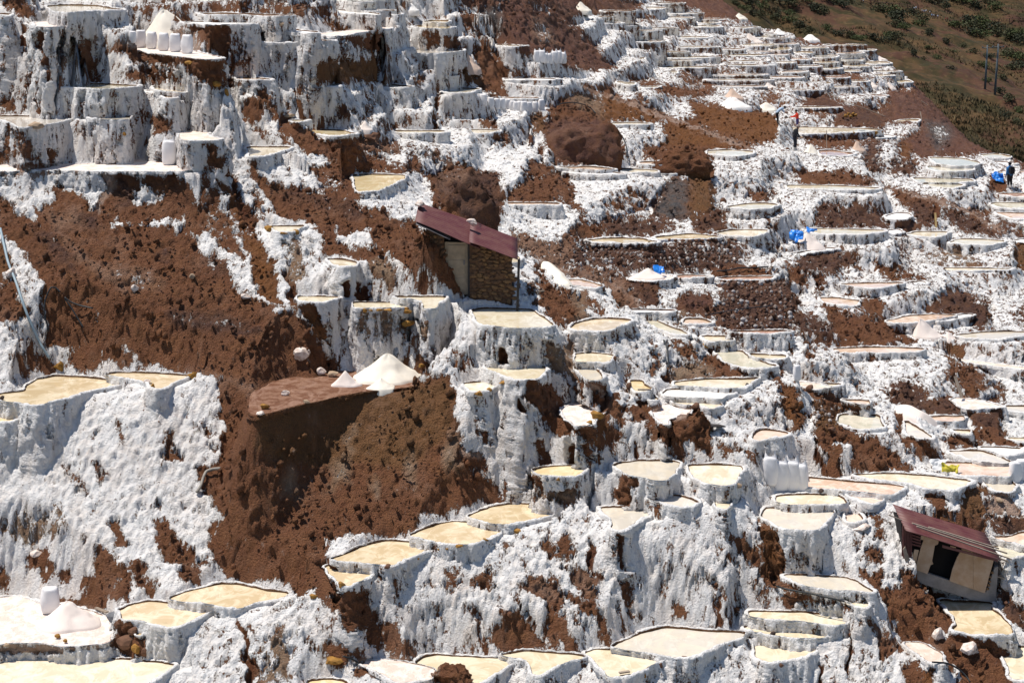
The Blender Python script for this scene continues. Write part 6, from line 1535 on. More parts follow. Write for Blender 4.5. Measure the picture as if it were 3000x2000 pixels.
hose('B0', [(605, 1195), (660, 1270), (715, 1360), (770, 1455)], .028, M_HOSE, 'black hose running down the landslide')
hose('C0', [(2030, 1180), (1960, 1185), (1900, 1205), (1870, 1270), (1850, 1340), (1810, 1400)], .05, simple_mat('grey_hose', (.30, .27, .23), .7), 'old grey hose bent over the edge beside the brown platform wall')
hose('D3', [(70, 690), (150, 715), (280, 740), (420, 765), (560, 800), (700, 830)], .028, M_HOSE, 'black hose along the rim of the short pan')
hose('D3', [(1500, 1385), (1640, 1395), (1740, 1440), (1810, 1510), (1850, 1570)], .025, M_HOSE, 'thin black hose on the dark earth bank')
hose('C2', [(1390, 0), (1420, 60), (1432, 150), (1436, 250)], .03, M_HOSE, 'black hose hanging down the tan cut bank')
hose('A2', [(400, 985), (460, 962), (560, 952), (660, 970), (730, 1010), (770, 1055)], .03, M_HOSE, 'dark hose curved over the top of the chocolate mound')
hose('A2', [(915, 1160), (980, 1220), (1030, 1290), (1055, 1380), (1050, 1450)], .03, M_HOSE, 'dark hose hanging down the white wall right of the chocolate mound')
hose('B2', [(1770, 1345), (1900, 1315), (2050, 1290), (2200, 1272), (2380, 1255)], .022, M_HOSE, 'thin cable strung across the tall cobble wall')
hose('B2', [(1880, 935), (1990, 930), (2080, 905), (2200, 903), (2352, 890)], .028, M_HOSE, 'drooping hose above the thin brown pans')
hose('A3', [(490, 830), (600, 890), (760, 965), (900, 1010), (1080, 1080)], .03, M_WOOD, 'pale pipe running down over the far dark bank', 'water_pipe')
hose('D1', [(800, 1335), (870, 1350), (940, 1390)], .025, M_HOSE, 'short dark hose end below the stack of ochre stones')

# sheets and bags
def crumple(t, xl, xr, yt, yb, mat, label, name, cat, seed, amp=.10, lift=.15, n=22):
    q = at(t, (xl + xr) / 2, yb); s = px(q); w = (xr - xl) * s; h = (yb - yt) * s
    V = []
    for j in range(n):
        for i in range(n):
            u, v = i / (n - 1) - .5, j / (n - 1)
            V.append((u * w, v * h * .9, v * h * .75))
    V = np.array(V); V += np.stack([vnoise(V * 5 + seed, a) for a in (1, 2, 3)], -1) * amp + np.stack([vnoise(V * 13 + seed, a) for a in (4, 5, 6)], -1) * amp * .4
    ed = 1 + .25 * vnoise(V * 3 + seed, 9); V[:, 0] *= ed; V[:, 1] *= ed
    o = mesh_obj(name, V, grid_faces(n, n)[:, ::-1], mat, smooth=True); o.location = q + Vector((0, 0, lift)); md = o.modifiers.new('thickness', 'SOLIDIFY'); md.thickness = .01
    return tag(o, label, cat)
M_BLUE = simple_mat('blue_plastic', (.02, .22, .72), .35, .25, 5.0, .03, .5); M_YEL = simple_mat('yellow_cloth', (.62, .52, .06), .8, .5, 6.0, .05); M_BAG = simple_mat('clear_white_bag', (.78, .77, .76), .4, .1, 4.0, .05, .5)
crumple('B2', 1300, 1412, 895, 975, M_BLUE, 'crumpled blue plastic sheet beside the small heap on the round platform', 'plastic_sheet', 'plastic sheet', 1)
crumple('B3', 210, 330, 570, 668, M_BLUE, 'blue plastic sheet hanging over the left side of the large heap', 'plastic_sheet', 'plastic sheet', 2)
crumple('B3', 350, 450, 553, 600, M_BLUE, 'strip of blue plastic on the crest of the large heap', 'plastic_sheet', 'plastic sheet', 3)
crumple('B3', 2060, 2170, 40, 110, M_BLUE, 'blue bundle lying on the dark bank near the figure in dark clothes', 'cloth_bundle', 'bundle', 4, .14)
crumple('C3', 1610, 1760, 1180, 1232, M_YEL, 'crumpled yellow cloth on the rim between two pans', 'cloth', 'cloth', 5, .12)
crumple('C3', 1530, 1650, 1145, 1205, M_BAG, 'crumpled white plastic bag behind the yellow cloth', 'plastic_bag', 'bag', 6, .14)

# loose clods over the earth slopes: uncountable
rn = np.random.default_rng(21); base = rock_mesh(77, 1, 'clod'); bv = np.array([v.co[:] for v in base.vertices]); bfc = np.array([p.vertices[:] for p in base.polygons])
ws, fs, cs = [], [], []; cnt = 0
cand = rn.integers(0, len(TV), 90000); Pc = TV[cand]; sc_ = soil_at(Pc); okc = (sc_[:, 3] > .6) & (sd[cand] > .35) & (rn.uniform(size=len(cand)) < .16) & (Pc[:, 1] < 125)
for q, c in zip(Pc[okc], sc_[okc]):
    s = rn.uniform(.05, .16) if rn.uniform() < .85 else rn.uniform(.16, .36)
    v = bv * s * rn.uniform(.7, 1.3, 3); a = rn.uniform(0, 6.28); R = np.array([[cos(a), -sin(a), 0], [sin(a), cos(a), 0], [0, 0, 1]])
    ws.append(v @ R.T + q + np.array([0, -.04, .02])); fs.append(bfc + cnt); cnt += len(bv); cs.append(np.repeat([np.r_[c[:3] * rn.uniform(.7, 1.3), 1.0]], len(bv), 0))
cl = mesh_obj('earth_clods', np.vstack(ws), np.vstack(fs), M_CRUST, smooth=False); tag(cl, kind='stuff')
add_attr(cl, 'soil', np.vstack(cs), 'FLOAT_COLOR'); add_attr(cl, 'shape', np.tile([.0, 0, .5, .5], (cnt, 1)), 'FLOAT_COLOR')
print('clods', len(ws))
# ------------------------------------------------------------------ the two huts
M_TIN = simple_mat('maroon_tin', (.098, .024, .027), .55, .35, 2.0, .02, .4, col2=(.150, .062, .050)); M_TINGREY = simple_mat('weathered_tin', (.16, .14, .14), .5, .4, 3.0, .01, .5)
M_DOOR = simple_mat('old_door_paint', (.36, .28, .20), .8, .3, 3.0, .01); M_DARK = simple_mat('interior_shade', (.012, .010, .010), .95, .3)  # M_DARK: near-black colour standing in for the shade inside the huts
M_PLY = simple_mat('bare_board', (.50, .37, .27), .85, .25, 2.0, .01, col2=(.38, .24, .14)); M_CONC = simple_mat('grey_plaster', (.30, .27, .25), .9, .3, 3.0, .02); M_MUD = simple_mat('mud_mortar', (.13, .070, .042), .95, .35, 4.0, .05)
class Local:                                  # a flat local frame: u to the right, v up, y away, metres
    def __init__(s, t, x0, y0, d): s.X0, s.Y0 = T(t, x0, y0); s.d = d; s.k = d / F / 4; s.x0, s.y0 = x0, y0; s.o = Vector(world_at(s.X0, s.Y0, d))
    def uv(s, x, y): return ((x - s.x0) * s.k, (s.y0 - y) * s.k)
def prism(L, pts, y0, y1, mat, name, root, bevel=.0):
    P = [L.uv(x, y) for x, y in pts]; n = len(P)
    V = [(u, y0, v) for u, v in P] + [(u, y1, v) for u, v in P]
    Fc = [tuple(range(n))[::-1], tuple(range(n, 2 * n))] + [(i, (i + 1) % n, n + (i + 1) % n, n + i) for i in range(n)]
    o = mesh_obj(name, V, Fc, mat, root, smooth=False)
    bm = bmesh.new(); bm.from_mesh(o.data); bmesh.ops.recalc_face_normals(bm, faces=bm.faces[:]); bm.to_mesh(o.data); bm.free()
    if bevel: md = o.modifiers.new('bevel', 'BEVEL'); md.width = bevel; md.segments = 1
    return o
def tin_sheet(A, B, C, D, waves, mat, name, root, amp=.022, thick=.008):
    """corrugated sheet with corners A B (near edge, left to right) and D C (far edge); ridges run along the slope A-B"""
    A, B, C, D = map(Vector, (A, B, C, D)); V = []; n = waves * 6 + 1; m = 8
    for i in range(m):
        u = i / (m - 1)
        for j in range(n):
            v = j / (n - 1); p = (A.lerp(B, u)).lerp(D.lerp(C, u), v)
            V.append(p + Vector((0, 0, amp * sin(2 * pi * waves * v) + .012 * sin(u * 5 + v * 9))))
    o = mesh_obj(name, V, grid_faces(m, n), mat, root); md = o.modifiers.new('thickness', 'SOLIDIFY'); md.thickness = thick; return o
STONE_ME = [rock_mesh(300 + k, 1, 'stone') for k in range(5)]
for me in STONE_ME[:3]: me.materials.append(simple_mat('wall_stone_umber', (.15, .082, .045), .9, .45, 3.0, .06))
for me in STONE_ME[3:]: me.materials.append(simple_mat('wall_stone_ochre', (.22, .125, .06), .9, .45, 3.0, .06))
def add_stone(root, p, sx, sy, sz, r, meshes=STONE_ME):
    o = bpy.data.objects.new('stone', r.choice(meshes)); coll.objects.link(o); o.parent = root; o.location = p; o.scale = (sx * 1.25, sy * 1.2, sz * 1.3)
    o.rotation_euler = (r.uniform(-.2, .2), r.uniform(-.25, .25), r.uniform(0, 6.28) if sx < .1 else r.uniform(-.3, .3)); return o
L = Local('B1', 1620, 1235, HUT_A)
root = thing('stone_hut', L.o, 'stone hut with a maroon tin roof and a grey plank door', 'hut')
r = random.Random(11)
wall = prism(L, [(1960, 1290), (1960, 640), (2345, 770), (2345, 1290)], .10, .40, M_MUD, 'front_wall', root)
for row_ in range(19):
    y = 1228 - row_ * 30; x = 1985 + r.uniform(-30, 10)
    while x < 2340:
        w = r.uniform(36, 78)
        if y > 660 + (x - 1960) * .34: add_stone(wall, (L.uv(x + w / 2, y)[0], .085, L.uv(x, y - 8 + r.uniform(-14, 14))[1]), w * L.k * 1.12, .13, 34 * L.k * r.uniform(.85, 1.4), r)
        x += w
lw = prism(L, [(1560, 760), (1560, 500), (1725, 590), (1725, 1000)], .10, .40, M_MUD, 'side_pier', root)
for row_ in range(14):
    y = 1180 - row_ * 44; x = 1575
    while x < 1710:
        w = r.uniform(40, 70)
        if 600 < y < 720 + (x - 1560) * 1.2: add_stone(lw, (L.uv(x + w / 2, y)[0], .085, L.uv(x, y)[1]), w * L.k * .95, .12, 38 * L.k, r)
        x += w
prism(L, [(2345, 1290), (2345, 770), (2352, 770), (2352, 1290)], .10, 2.1, M_MUD, 'end_wall', root)
prism(L, [(1560, 1290), (1560, 480), (2345, 740), (2345, 1290)], 1.9, 2.1, M_MUD, 'back_wall', root)
prism(L, [(1560, 1290), (1560, 500), (1566, 500), (1566, 1290)], .40, 1.9, M_MUD, 'end_wall', root)
prism(L, [(1728, 1230), (1728, 600), (1958, 650), (1958, 1230)], .35, .40, M_DARK, 'doorway_shade', root)  # black sheet painting the shade behind and above the door
dr = prism(L, [(1735, 1140), (1732, 662), (1944, 668), (1946, 1150)], .17, .22, M_DOOR, 'door', root)
for x0, x1, y0, y1 in ((1760, 1920, 690, 805), (1760, 1920, 830, 955), (1760, 1920, 990, 1110)):
    prism(L, [(x0, y1), (x0, y0), (x1, y0), (x1, y1)], .150, .168, M_DOOR, 'door_panel', dr, .012)
hd = prism(L, [(1905, 870), (1905, 830), (1918, 830), (1918, 870)], .12, .15, M_TINGREY, 'handle', dr)
prism(L, [(1948, 1200), (1946, 640), (1962, 645), (1964, 1200)], .08, .24, M_WOODD, 'door_post', root)
def up(x, y, dy): u, v = L.uv(x, y); return (u, dy, v)
tin_sheet(up(1470, 440, -.60), up(2060, 690, -.60), up(2060, 690 - 120, 2.0), up(1470, 440 - 75, 2.0), 13, M_TIN, 'roof_sheet', root)
tin_sheet(up(1960, 628, -.66), up(2405, 785, -.66), up(2405, 785 - 70, 2.15), up(1960, 628 - 95, 2.1), 13, M_TIN, 'roof_sheet', root)
tin_sheet(up(1478, 470, -.64), up(1790, 606, -.64), up(1790, 575, .15), up(1478, 436, .15), 3, M_TINGREY, 'roof_sheet', root)['label'] = 'weathered grey roof sheet along the eave'
for x, yy in ((1500, 0), (1800, .8), (2100, 1.6), (2380, 1.9)):
    pass
V, Fc = tube([up(1500, 480, .2), up(2390, 800, .2)], .04, 6); mesh_obj('rafter', V, Fc, M_WOODD, root)
V, Fc = tube([up(1500, 470, 1.9), up(2390, 780, 1.9)], .04, 6); mesh_obj('rafter', V, Fc, M_WOODD, root)
for x, y, w, hh, lab in ((1990, 560, 120, 80, 'white salt lump holding down the roof of the stone hut'), (1495, 388, 140, 80, 'salt crusted rubble on the upper end of the stone hut roof')):
    me = rock_mesh(x, 3, 'salt_lump'); me.materials.append(M_STONE['w']); o = bpy.data.objects.new('salt_lump', me); coll.objects.link(o); u, v = L.uv(x, y)
    o.location = L.o + Vector((u, .8 if x > 1900 else 1.2, v + .02 + (0.18 if x > 1900 else .12))); o.scale = (w * L.k, w * L.k, hh * L.k); tag(o, lab, 'salt lump')
q = at('B2', 45, 1195); k = px(q)
beam(Vector((q[0], HUT_A - .6, q[2] - .6)), Vector((q[0] + .07, HUT_A - .6, q[2] + 410 * k)), .085, .085, M_WOODD, 'post', 'black upright post at the corner of the stone hut', 'post')

L = Local('D3', 1230, 830, HUT_B)
root = thing('board_shack', L.o, 'leaning shack of boards and plaster with a maroon tin roof above the deep tan pan', 'hut')
prism(L, [(1372, 640), (1362, 520), (1465, 560), (2005, 735), (2085, 510), (2118, 500), (2092, 830), (1880, 806), (1450, 668)], .02, .16, M_CONC, 'base_wall', root)
prism(L, [(1250, 560), (1245, 130), (2100, 400), (2090, 830), (1450, 680)], .30, 1.5, M_DARK, 'room_shade', root)  # solid black block, the unlit room painted behind the gap in the boards
side = prism(L, [(1228, 480), (1238, 105), (1330, 150), (1315, 520)], .02, .06, M_TIN, 'side_sheet', root)
for k in range(6):
    x = 1242 + k * 14; prism(L, [(x, 490), (x + 6, 125 + k * 5), (x + 13, 128 + k * 5), (x + 7, 495)], -.012, .022, M_TIN, 'rib', side)
prism(L, [(1310, 515), (1345, 340), (1385, 345), (1345, 525)], -.02, .02, M_PLY, 'board', root)['label'] = 'narrow broken board with ragged edges'
prism(L, [(1350, 520), (1400, 330), (1440, 215), (1480, 232), (1568, 245), (1558, 290), (1530, 300), (1505, 440), (1515, 470), (1490, 480), (1462, 562)], -.045, -.005, M_PLY, 'board', root)['label'] = 'tan board with a torn right edge'
prism(L, [(1665, 625), (1690, 520), (1735, 410), (1780, 330), (1880, 362), (1880, 700)], -.045, -.005, M_PLY, 'board', root)['label'] = 'stained yellowish board right of the dark gap'
prism(L, [(1883, 702), (1883, 365), (1960, 388), (2076, 422), (2030, 580), (1990, 738)], -.035, .01, M_PLY, 'board', root)['label'] = 'wide grey tan board at the right end'
prism(L, [(1400, 245), (1405, 205), (1445, 200), (1425, 250)], -.05, -.01, M_PLY, 'board', root)
prism(L, [(1670, 330), (1675, 300), (1725, 315), (1720, 342)], -.05, -.01, M_PLY, 'board', root)
for x, y in ((2040, 590), (2035, 630), (2025, 665), (2015, 700), (2060, 550)):
    add_stone(root, (L.uv(x, y)[0], .0, L.uv(x, y)[1]), 34 * L.k, .09, 30 * L.k, r, STONE_ME[3:])
for k in range(5):
    prism(L, [(1322, 185 + k * 28), (1322, 172 + k * 28), (1405, 200 + k * 26), (1400, 214 + k * 26)], -.03, -.0, M_TIN, 'slat', root)
tin_sheet(up(1240, 128, -.42), up(2110, 400, -.42), up(2110, 335, 1.5), up(1240, 62, 1.5), 9, M_TIN, 'roof_sheet', root)
prism(L, [(1575, 285), (1575, 262), (2080, 392), (2085, 415)], -.40, -.36, M_TIN, 'eave_strip', root)
for (x0, y0, x1, y1, dy) in ((1330, 118, 2205, 395, .10), (1360, 128, 2230, 430, -.10), (1500, 178, 2150, 375, .35), (2060, 400, 2205, 458, -.05)):
    a, b = Vector(up(x0, y0, dy)), Vector(up(x1, y1, dy)); beam(a + Vector((0, 0, .03)), b + Vector((0, 0, .03)), .07, .035, M_WOOD, 'roof_batten', parent=root)
beam(up(2100, 595, .1), up(2280, 635, .1), .08, .04, M_WOOD, 'side_plank', parent=root)
beam(up(1128, 52, .3), up(1250, 100, .3), .05, .03, M_WOOD, 'roof_batten', parent=root)
prism(L, [(1265, 500), (1235, 330), (1255, 305), (1330, 520), (1300, 560)], -.10, -.06, M_WOOD, 'leaning_board', root)
# cobbles in the stone faced walls: pieces of those pans' retaining walls
by_label = {o.get('label'): o for o in coll.objects if o.get('label')}
COB = [rock_mesh(400 + k, 1, 'stone') for k in range(4)]
for i, me in enumerate(COB): me.materials.append(simple_mat('wall_cobble_%s' % ('brown', 'grey', 'dark', 'salted')[i], ((.20, .11, .075), (.26, .20, .17), (.15, .085, .06), (.55, .50, .47))[i], .9, .4, 4.0, .06))
def face_stones(label, x0, x1, y0f, y1f, t, step, size):
    root = by_label[label]; wl = [c for c in root.children if c.name.startswith('retaining_wall')]
    par = wl[0] if wl else root; oc = Vector(root.location); n = 0; y = None
    xx = x0
    while xx < x1:
        yy = y0f(xx); odd = 0
        while yy < y1f(xx) and n < 230:
            q = at(t, xx + r.uniform(-.2, .2) * step, yy); k = px(q)
            s = size * k * (r.uniform(.5, .9) if r.random() < .5 else r.uniform(.9, 1.45))
            if r.random() < .22: yy += step * .7; continue
            add_stone(par, q + Vector((0, .07, .0)) - oc, s, s * .7, s * .85, r, COB); n += 1
            yy += step * .82 * r.uniform(.9, 1.1)
        xx += step
    return n
n1 = face_stones('long lens shaped tan pan on the cobbled terrace, left one', 560, 1240, lambda x: 700, lambda x: 850 - max(0, (700 - x)) * .1, 'B2', 38, 32)
n2 = face_stones('lens shaped tan pan in the middle of the cobbled terrace', 1250, 2100, lambda x: 680, lambda x: 860, 'B2', 40, 32)
n3 = face_stones('thin brown pan under the drooping hose', 1940, 2560, lambda x: 1045, lambda x: 1440, 'B2', 44, 38)
n4 = face_stones('grey green pan facing the stepped stone wall', 430, 660, lambda x: 600 + max(0, x - 480) * .38, lambda x: 780, 'C3', 34, 30)
n5 = face_stones('dry white shelf under the tan cone', 900, 1220, lambda x: 1300, lambda x: 1560, 'A3', 34, 30)
print('stones', n1, n2, n3, n4, n5)
# ------------------------------------------------------------------ people: one continuous body each, grown over a jointed skeleton
def cloth(name, c, rough=.85): return simple_mat(name, c, rough, .25, 9.0, .02)
M_SKIN = simple_mat('skin', (.26, .135, .085), .6, .12, 8.0); M_HAIR = simple_mat('black_hair', (.012, .010, .009), .6, .2)
def person_mesh(J, mats, name='person'):
    """J: joints (metres, feet at z=0, facing -y unless posed); mats: part -> material"""
    edges = [('pelvis', 'waist', 'top'), ('waist', 'chest', 'top'), ('chest', 'neck', 'top'), ('neck', 'jaw', 'skin'), ('jaw', 'head', 'skin'), ('head', 'crown', 'skin')]
    for s in 'lr':
        edges += [('pelvis', 'hip' + s, 'leg'), ('hip' + s, 'knee' + s, 'leg'), ('knee' + s, 'calf' + s, 'leg'), ('calf' + s, 'ank' + s, 'shoe'), ('ank' + s, 'toe' + s, 'shoe'),
                  ('chest', 'sho' + s, 'top'), ('sho' + s, 'elb' + s, 'top'), ('elb' + s, 'wri' + s, 'sleeve'), ('wri' + s, 'palm' + s, 'skin')]
        for f in range(5): edges += [('palm' + s, 'fa%d%s' % (f, s), 'skin'), ('fa%d%s' % (f, s), 'fb%d%s' % (f, s), 'skin')]
    R = dict(pelvis=.150, waist=.135, chest=.155, neck=.060, jaw=.072, head=.098, crown=.072, hip=.100, knee=.068, calf=.064, ank=.046, toe=.040, sho=.070, elb=.048, wri=.034, palm=.036)
    J = dict(J)
    for s in 'lr':
        J['calf' + s] = J['knee' + s].lerp(J['ank' + s], .38)
        d = (J['palm' + s] - J['wri' + s]).normalized(); a = d.cross(Vector((0, 0, 1)) if abs(d.z) < .8 else Vector((0, 1, 0))).normalized(); b = d.cross(a)
        for f in range(5):
            off = a * (-.030 + .020 * f) if f < 4 else -a * .04
            ln = (.070, .082, .085, .072, .048)[f]
            J['fa%d%s' % (f, s)] = J['palm' + s] + off + d * (.045 if f < 4 else .01)
            J['fb%d%s' % (f, s)] = J['fa%d%s' % (f, s)] + d * ln * .6 + b * ln * .45 - (a * .015 if f == 4 else a * 0)
    keys = ['pelvis'] + [k for k in J if k != 'pelvis']
    idx = {k: i for i, k in enumerate(keys)}
    me = bpy.data.meshes.new(name); me.from_pydata([tuple(J[k]) for k in keys], [(idx[a], idx[b]) for a, b, _ in edges], [])
    o = bpy.data.objects.new(name, me); coll.objects.link(o)
    sk = o.modifiers.new('skin', 'SKIN'); o.modifiers.new('sub', 'SUBSURF').levels = 1
    for k in keys:
        base = k if k in R else (k[:-1] if k[:-1] in R else None)
        rr = R[base] * (1.22 if base not in ('head', 'crown', 'jaw', 'palm') else 1.08) if base else .0095
        me.skin_vertices[0].data[idx[k]].radius = (rr, rr * (.80 if base in ('chest', 'waist', 'pelvis') else 1))
    me.skin_vertices[0].data[0].use_root = True
    dg = bpy.context.evaluated_depsgraph_get(); dg.update()
    m2 = bpy.data.meshes.new_from_object(o.evaluated_get(dg)); bpy.data.objects.remove(o)
    parts = ['top', 'sleeve', 'leg', 'shoe', 'skin']
    for p_ in parts: m2.materials.append(mats[p_])
    seg = [(np.array(J[a]), np.array(J[b]), parts.index(t), 1 / (R.get(a, R.get(a[:-1], .02)) + R.get(b, R.get(b[:-1], .02)))) for a, b, t in edges]
    C = np.array([f.center[:] for f in m2.polygons]); best = np.full(len(C), 1e9); mi = np.zeros(len(C), int)
    for a, b, t, k in seg:
        ab = b - a; u = np.clip(((C - a) @ ab) / (ab @ ab + 1e-9), 0, 1); dd = np.linalg.norm(C - a - u[:, None] * ab, axis=1) * k
        m = dd < best; best[m] = dd[m]; mi[m] = t
    m2.polygons.foreach_set('material_index', mi.astype(np.int32)); m2.polygons.foreach_set('use_smooth', [True] * len(m2.polygons))
    return m2, J
def stand(**over):
    v = Vector
    J = dict(pelvis=v((0, 0, .92)), waist=v((0, 0, 1.10)), chest=v((0, .01, 1.30)), neck=v((0, .0, 1.46)), jaw=v((0, -.03, 1.54)), head=v((0, -.01, 1.62)), crown=v((0, 0, 1.70)))
    for s, k in (('l', -1), ('r', 1)):
        J.update({'hip' + s: v((.095 * k, 0, .86)), 'knee' + s: v((.10 * k, -.02, .48)), 'ank' + s: v((.11 * k, .02, .09)), 'toe' + s: v((.12 * k, -.13, .04)),
                  'sho' + s: v((.185 * k, .01, 1.38)), 'elb' + s: v((.24 * k, .03, 1.10)), 'wri' + s: v((.25 * k, -.06, .86)), 'palm' + s: v((.25 * k, -.08, .79))})
    for k, q in over.items(): J[k] = v(q)
    return J
def face_and_hair(root, J, hair_mat, cap=False):
    h = J['head']; f = (J['jaw'] - J['neck']); fw = Vector((f.x, f.y, 0)); fw = fw.normalized() if fw.length > .005 else Vector((0, -1, 0)); upv = (J['crown'] - J['jaw']).normalized(); sd = fw.cross(upv).normalized()
    fw = upv.cross(sd)
    if fw.dot(f) < 0: fw = -fw
    def ball(c, r, mat, nm, sub=2, sc=(1, 1, 1)):
        bm = bmesh.new(); bmesh.ops.create_icosphere(bm, subdivisions=sub, radius=1)
        for v in bm.verts: q = v.co.copy(); v.co = c + sd * (q.x * r * sc[0]) + fw * (q.y * r * sc[1]) + upv * (q.z * r * sc[2])
        me = bpy.data.meshes.new(nm); bm.to_mesh(me); bm.free(); me.materials.append(mat); me.polygons.foreach_set('use_smooth', [True] * len(me.polygons))
        o = bpy.data.objects.new(nm, me); coll.objects.link(o); o.parent = root; return o
    ball(h + upv * .035 - fw * .018, .112, hair_mat, 'cap' if cap else 'hair', 3, (1, 1.02, .85))
    if cap: ball(h + upv * .035 + fw * .10, .085, hair_mat, 'cap_peak', 2, (1, 1.0, .14))
    ball(h + fw * .098 - upv * .022, .018, M_SKIN, 'nose', 1, (.7, 1, 1.2))
    for k in (-1, 1):
        ball(h + fw * .088 + sd * .034 * k + upv * .006, .011, M_HAIR, 'eye', 1); ball(h + sd * .098 * k - upv * .01, .022, M_SKIN, 'ear', 1, (.4, .7, 1))
    ball(h + fw * .085 - upv * .062, .02, simple_mat('lips', (.22, .08, .06), .6), 'mouth', 1, (1.2, .4, .35))
def person(t, x, y, hpx, J, mats, label, rz, group=None, cap=None, hair=True, tall=1.72, at_=None):
    q = at_ or at(t, x, y - 6); s = (hpx / 4 * q[1] / F) / tall
    root = thing('person', q, label, 'person', group, rz); root.scale = (s, s, s)
    me, J2 = person_mesh(J, mats, 'body'); o = bpy.data.objects.new('body', me); coll.objects.link(o); o.parent = root
    face_and_hair(root, J2, cap or M_HAIR, bool(cap)); return root
blue_top, dark_leg, boot = cloth('pale_blue_shirt', (.42, .54, .68)), cloth('black_trousers', (.018, .018, .022)), cloth('grey_boot', (.10, .10, .10), .6)
bend = stand(pelvis=(0, .10, .90), waist=(0, -.04, 1.06), chest=(0, -.24, 1.18), neck=(0, -.40, 1.24), jaw=(0, -.49, 1.24), head=(0, -.53, 1.30), crown=(0, -.55, 1.38),
  shol=(-.18, -.26, 1.24), shor=(.18, -.26, 1.24), elbl=(-.17, -.42, .98), elbr=(.17, -.46, 1.00), wril=(-.10, -.64, .86), wrir=(.12, -.68, .90), palml=(-.08, -.71, .84), palmr=(.09, -.75, .88),
  hipl=(-.1, .10, .86), hipr=(.1, .10, .86), kneel=(-.11, .02, .48), kneer=(.11, .02, .48))
person('A3', 92, 1152, 172, bend, dict(top=blue_top, sleeve=M_SKIN, leg=dark_leg, shoe=boot, skin=M_SKIN), 'worker in a pale blue shirt bending forward to hand over a stone', radians(90), None, None, tall=1.45)
red = cloth('orange_red_jersey', (.62, .050, .022)); purp = cloth('purple_blue_trousers', (.055, .045, .16))
reach = stand(wril=(-.06, -.56, 1.12), wrir=(.08, -.56, 1.10), palml=(-.05, -.63, 1.12), palmr=(.07, -.63, 1.10), elbl=(-.22, -.28, 1.14), elbr=(.22, -.28, 1.14), chest=(0, -.05, 1.30), neck=(0, -.08, 1.46), jaw=(0, -.12, 1.53), head=(0, -.11, 1.62), crown=(0, -.10, 1.70))
person('A3', 270, 1205, 188, reach, dict(top=red, sleeve=red, leg=purp, shoe=boot, skin=M_SKIN), 'worker in an orange red jersey reaching out both arms for the stone', radians(-90), None, None)
grey = cloth('dark_grey_jacket', (.035, .035, .042)); wb = cloth('white_rubber_boot', (.55, .53, .50), .5); capm = cloth('pale_cap', (.34, .28, .26))
carry = stand(pelvis=(0, .04, .92), chest=(0, -.08, 1.28), neck=(0, -.16, 1.42), jaw=(0, -.22, 1.49), head=(0, -.22, 1.57), crown=(0, -.21, 1.65), shol=(-.185, -.08, 1.36), shor=(.185, -.08, 1.36), elbl=(-.22, -.12, 1.06), elbr=(.22, -.12, 1.06), wril=(-.10, -.34, .90), wrir=(.12, -.34, .90), palml=(-.06, -.40, .88), palmr=(.08, -.40, .88), kneel=(-.11, -.06, .48), anklel=(0, 0, 0)) if 0 else stand(pelvis=(0, .04, .92), chest=(0, -.08, 1.28), neck=(0, -.16, 1.42), jaw=(0, -.22, 1.49), head=(0, -.22, 1.57), crown=(0, -.21, 1.65), shol=(-.185, -.08, 1.36), shor=(.185, -.08, 1.36), elbl=(-.22, -.12, 1.06), elbr=(.22, -.12, 1.06), wril=(-.10, -.34, .90), wrir=(.12, -.34, .90), palml=(-.06, -.40, .88), palmr=(.08, -.40, .88), kneel=(-.11, -.06, .48))
pc = person('A3', 247, 1398, 250, carry, dict(top=grey, sleeve=grey, leg=cloth('navy_trousers', (.020, .020, .030)), shoe=wb, skin=M_SKIN), 'worker in a pale cap, dark jacket and white boots carrying a stone', radians(62), None, capm)
me = ROCKS['t'][1]; o = bpy.data.objects.new('carried_stone', me); coll.objects.link(o); sc0 = pc.scale[0]
o.location = Vector(pc.location) + Matrix.Rotation(radians(62), 3, 'Z') @ Vector((.01, -.46, .90)) * sc0; o.scale = (.24 * sc0,) * 3; tag(o, 'tan stone in the hands of the worker in the pale cap', 'stone')
o = bpy.data.objects.new('passed_stone', ROCKS['t'][0]); coll.objects.link(o); q = at('A3', 92, 1146); o.location = Vector(world_at(*T('A3', 170, 1078), q[1])); o.scale = (.30, .22, .18); tag(o, 'stone being passed from hand to hand by two workers', 'stone')
blk = cloth('black_clothes', (.016, .016, .020)); bl = cloth('blue_jacket', (.03, .17, .42))
pd = person('B3', 2222, 178, 246, stand(), dict(top=bl, sleeve=bl, leg=blk, shoe=wb, skin=M_SKIN), 'figure in a blue jacket and black trousers standing in a red brown pan', radians(200), None, blk)
bm = bmesh.new(); bmesh.ops.create_cube(bm, size=1); bmesh.ops.subdivide_edges(bm, edges=bm.edges[:], cuts=2, use_grid_fill=True)
for v in bm.verts: v.co = Vector((v.co.x * .30 * (1.1 - .2 * abs(v.co.z)), .22 + v.co.y * .18 * (1.2 - .6 * abs(v.co.z)), 1.22 + v.co.z * .46))
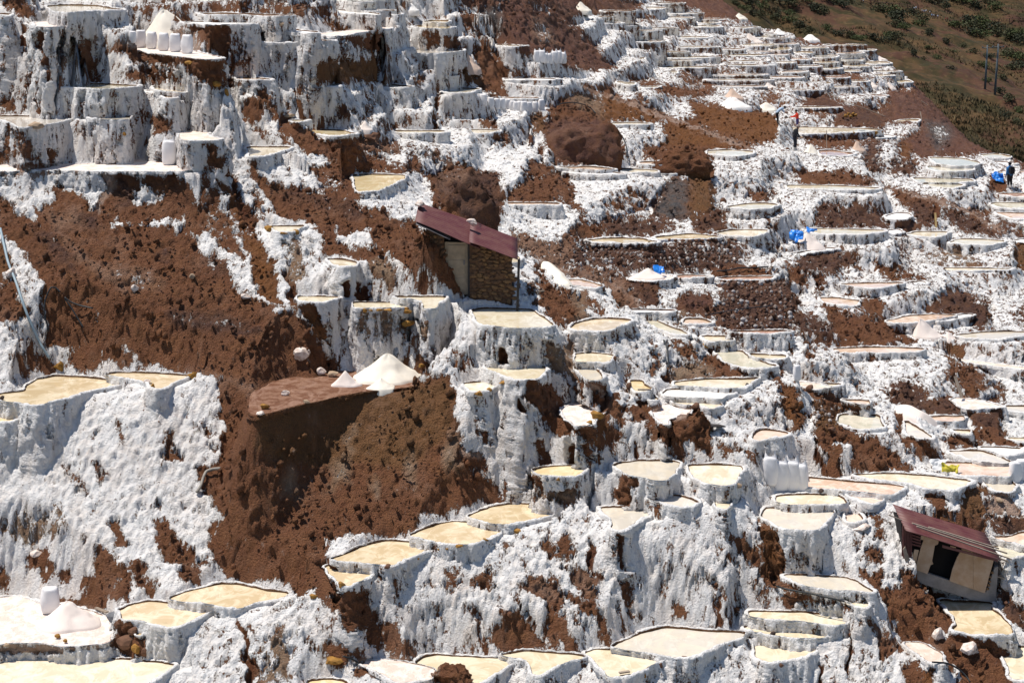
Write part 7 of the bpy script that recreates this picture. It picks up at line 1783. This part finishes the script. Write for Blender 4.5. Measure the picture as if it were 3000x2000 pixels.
me = bpy.data.meshes.new('backpack'); bm.to_mesh(me); bm.free(); me.materials.append(blk); o = bpy.data.objects.new('backpack', me); coll.objects.link(o); o.location = pd.location; o.rotation_euler = pd.rotation_euler; o.scale = pd.scale; tag(o, 'dark backpack on the back of the figure in the blue jacket', 'backpack')
# walkers on the far path
cols = {'white': cloth('white_shirt', (.62, .62, .64)), 'pale blue': cloth('sky_blue_shirt', (.30, .42, .62)), 'red': cloth('red_shirt', (.35, .05, .05)), 'dark': blk}
walk = stand(kneel=(-.1, -.16, .50), ankl=(-.11, -.08, .10), toel=(-.11, -.22, .06), ankr=(.11, .22, .12), toer=(.12, .09, .05), wril=(-.26, .10, .88), palml=(-.26, .12, .81), wrir=(.26, -.20, .90), palmr=(.26, -.24, .84))
protos = {}
for nme, mt in cols.items(): protos[nme] = person_mesh(walk, dict(top=mt, sleeve=M_SKIN, leg=dark_leg, shoe=boot, skin=M_SKIN), 'body')
hairme = None
WALK = ((1338, 108), (1352, 100), (1366, 98), (1380, 92), (1420, 132), (1436, 138), (1450, 142), (1466, 150), (1480, 146), (1508, 172), (1522, 178), (1538, 182), (1552, 186), (1640, 215), (1652, 220), (860, 30), (870, 32))
ORD = ORD + ['fourteenth', 'fifteenth', 'sixteenth', 'seventeenth']
for i, (x, y) in enumerate(WALK):
    key = ('white', 'pale blue', 'white', 'dark')[i % 4] if i not in (13, 14) else 'red'
    q = far_hit(*T('A3', x, y + 8)); s = 44 / 4 * q[1] / F / 1.72
    root = thing('person', q, 'tiny walker in a %s shirt on the far path, %s from the left' % (key, ORD[sorted(w_[0] for w_ in WALK).index(x)]), 'person', 'walkers on the far path', random.Random(i).uniform(0, 6.28)); root.scale = (s, s, s)
    o = bpy.data.objects.new('body', protos[key][0]); coll.objects.link(o); o.parent = root
    if hairme is None:
        bm = bmesh.new(); bmesh.ops.create_icosphere(bm, subdivisions=2, radius=.115); hairme = bpy.data.meshes.new('hair'); bm.to_mesh(hairme); bm.free(); hairme.materials.append(M_HAIR)
    o = bpy.data.objects.new('hair', hairme); coll.objects.link(o); o.parent = root; o.location = (0, .02, 1.655)
bpy.context.view_layer.update()
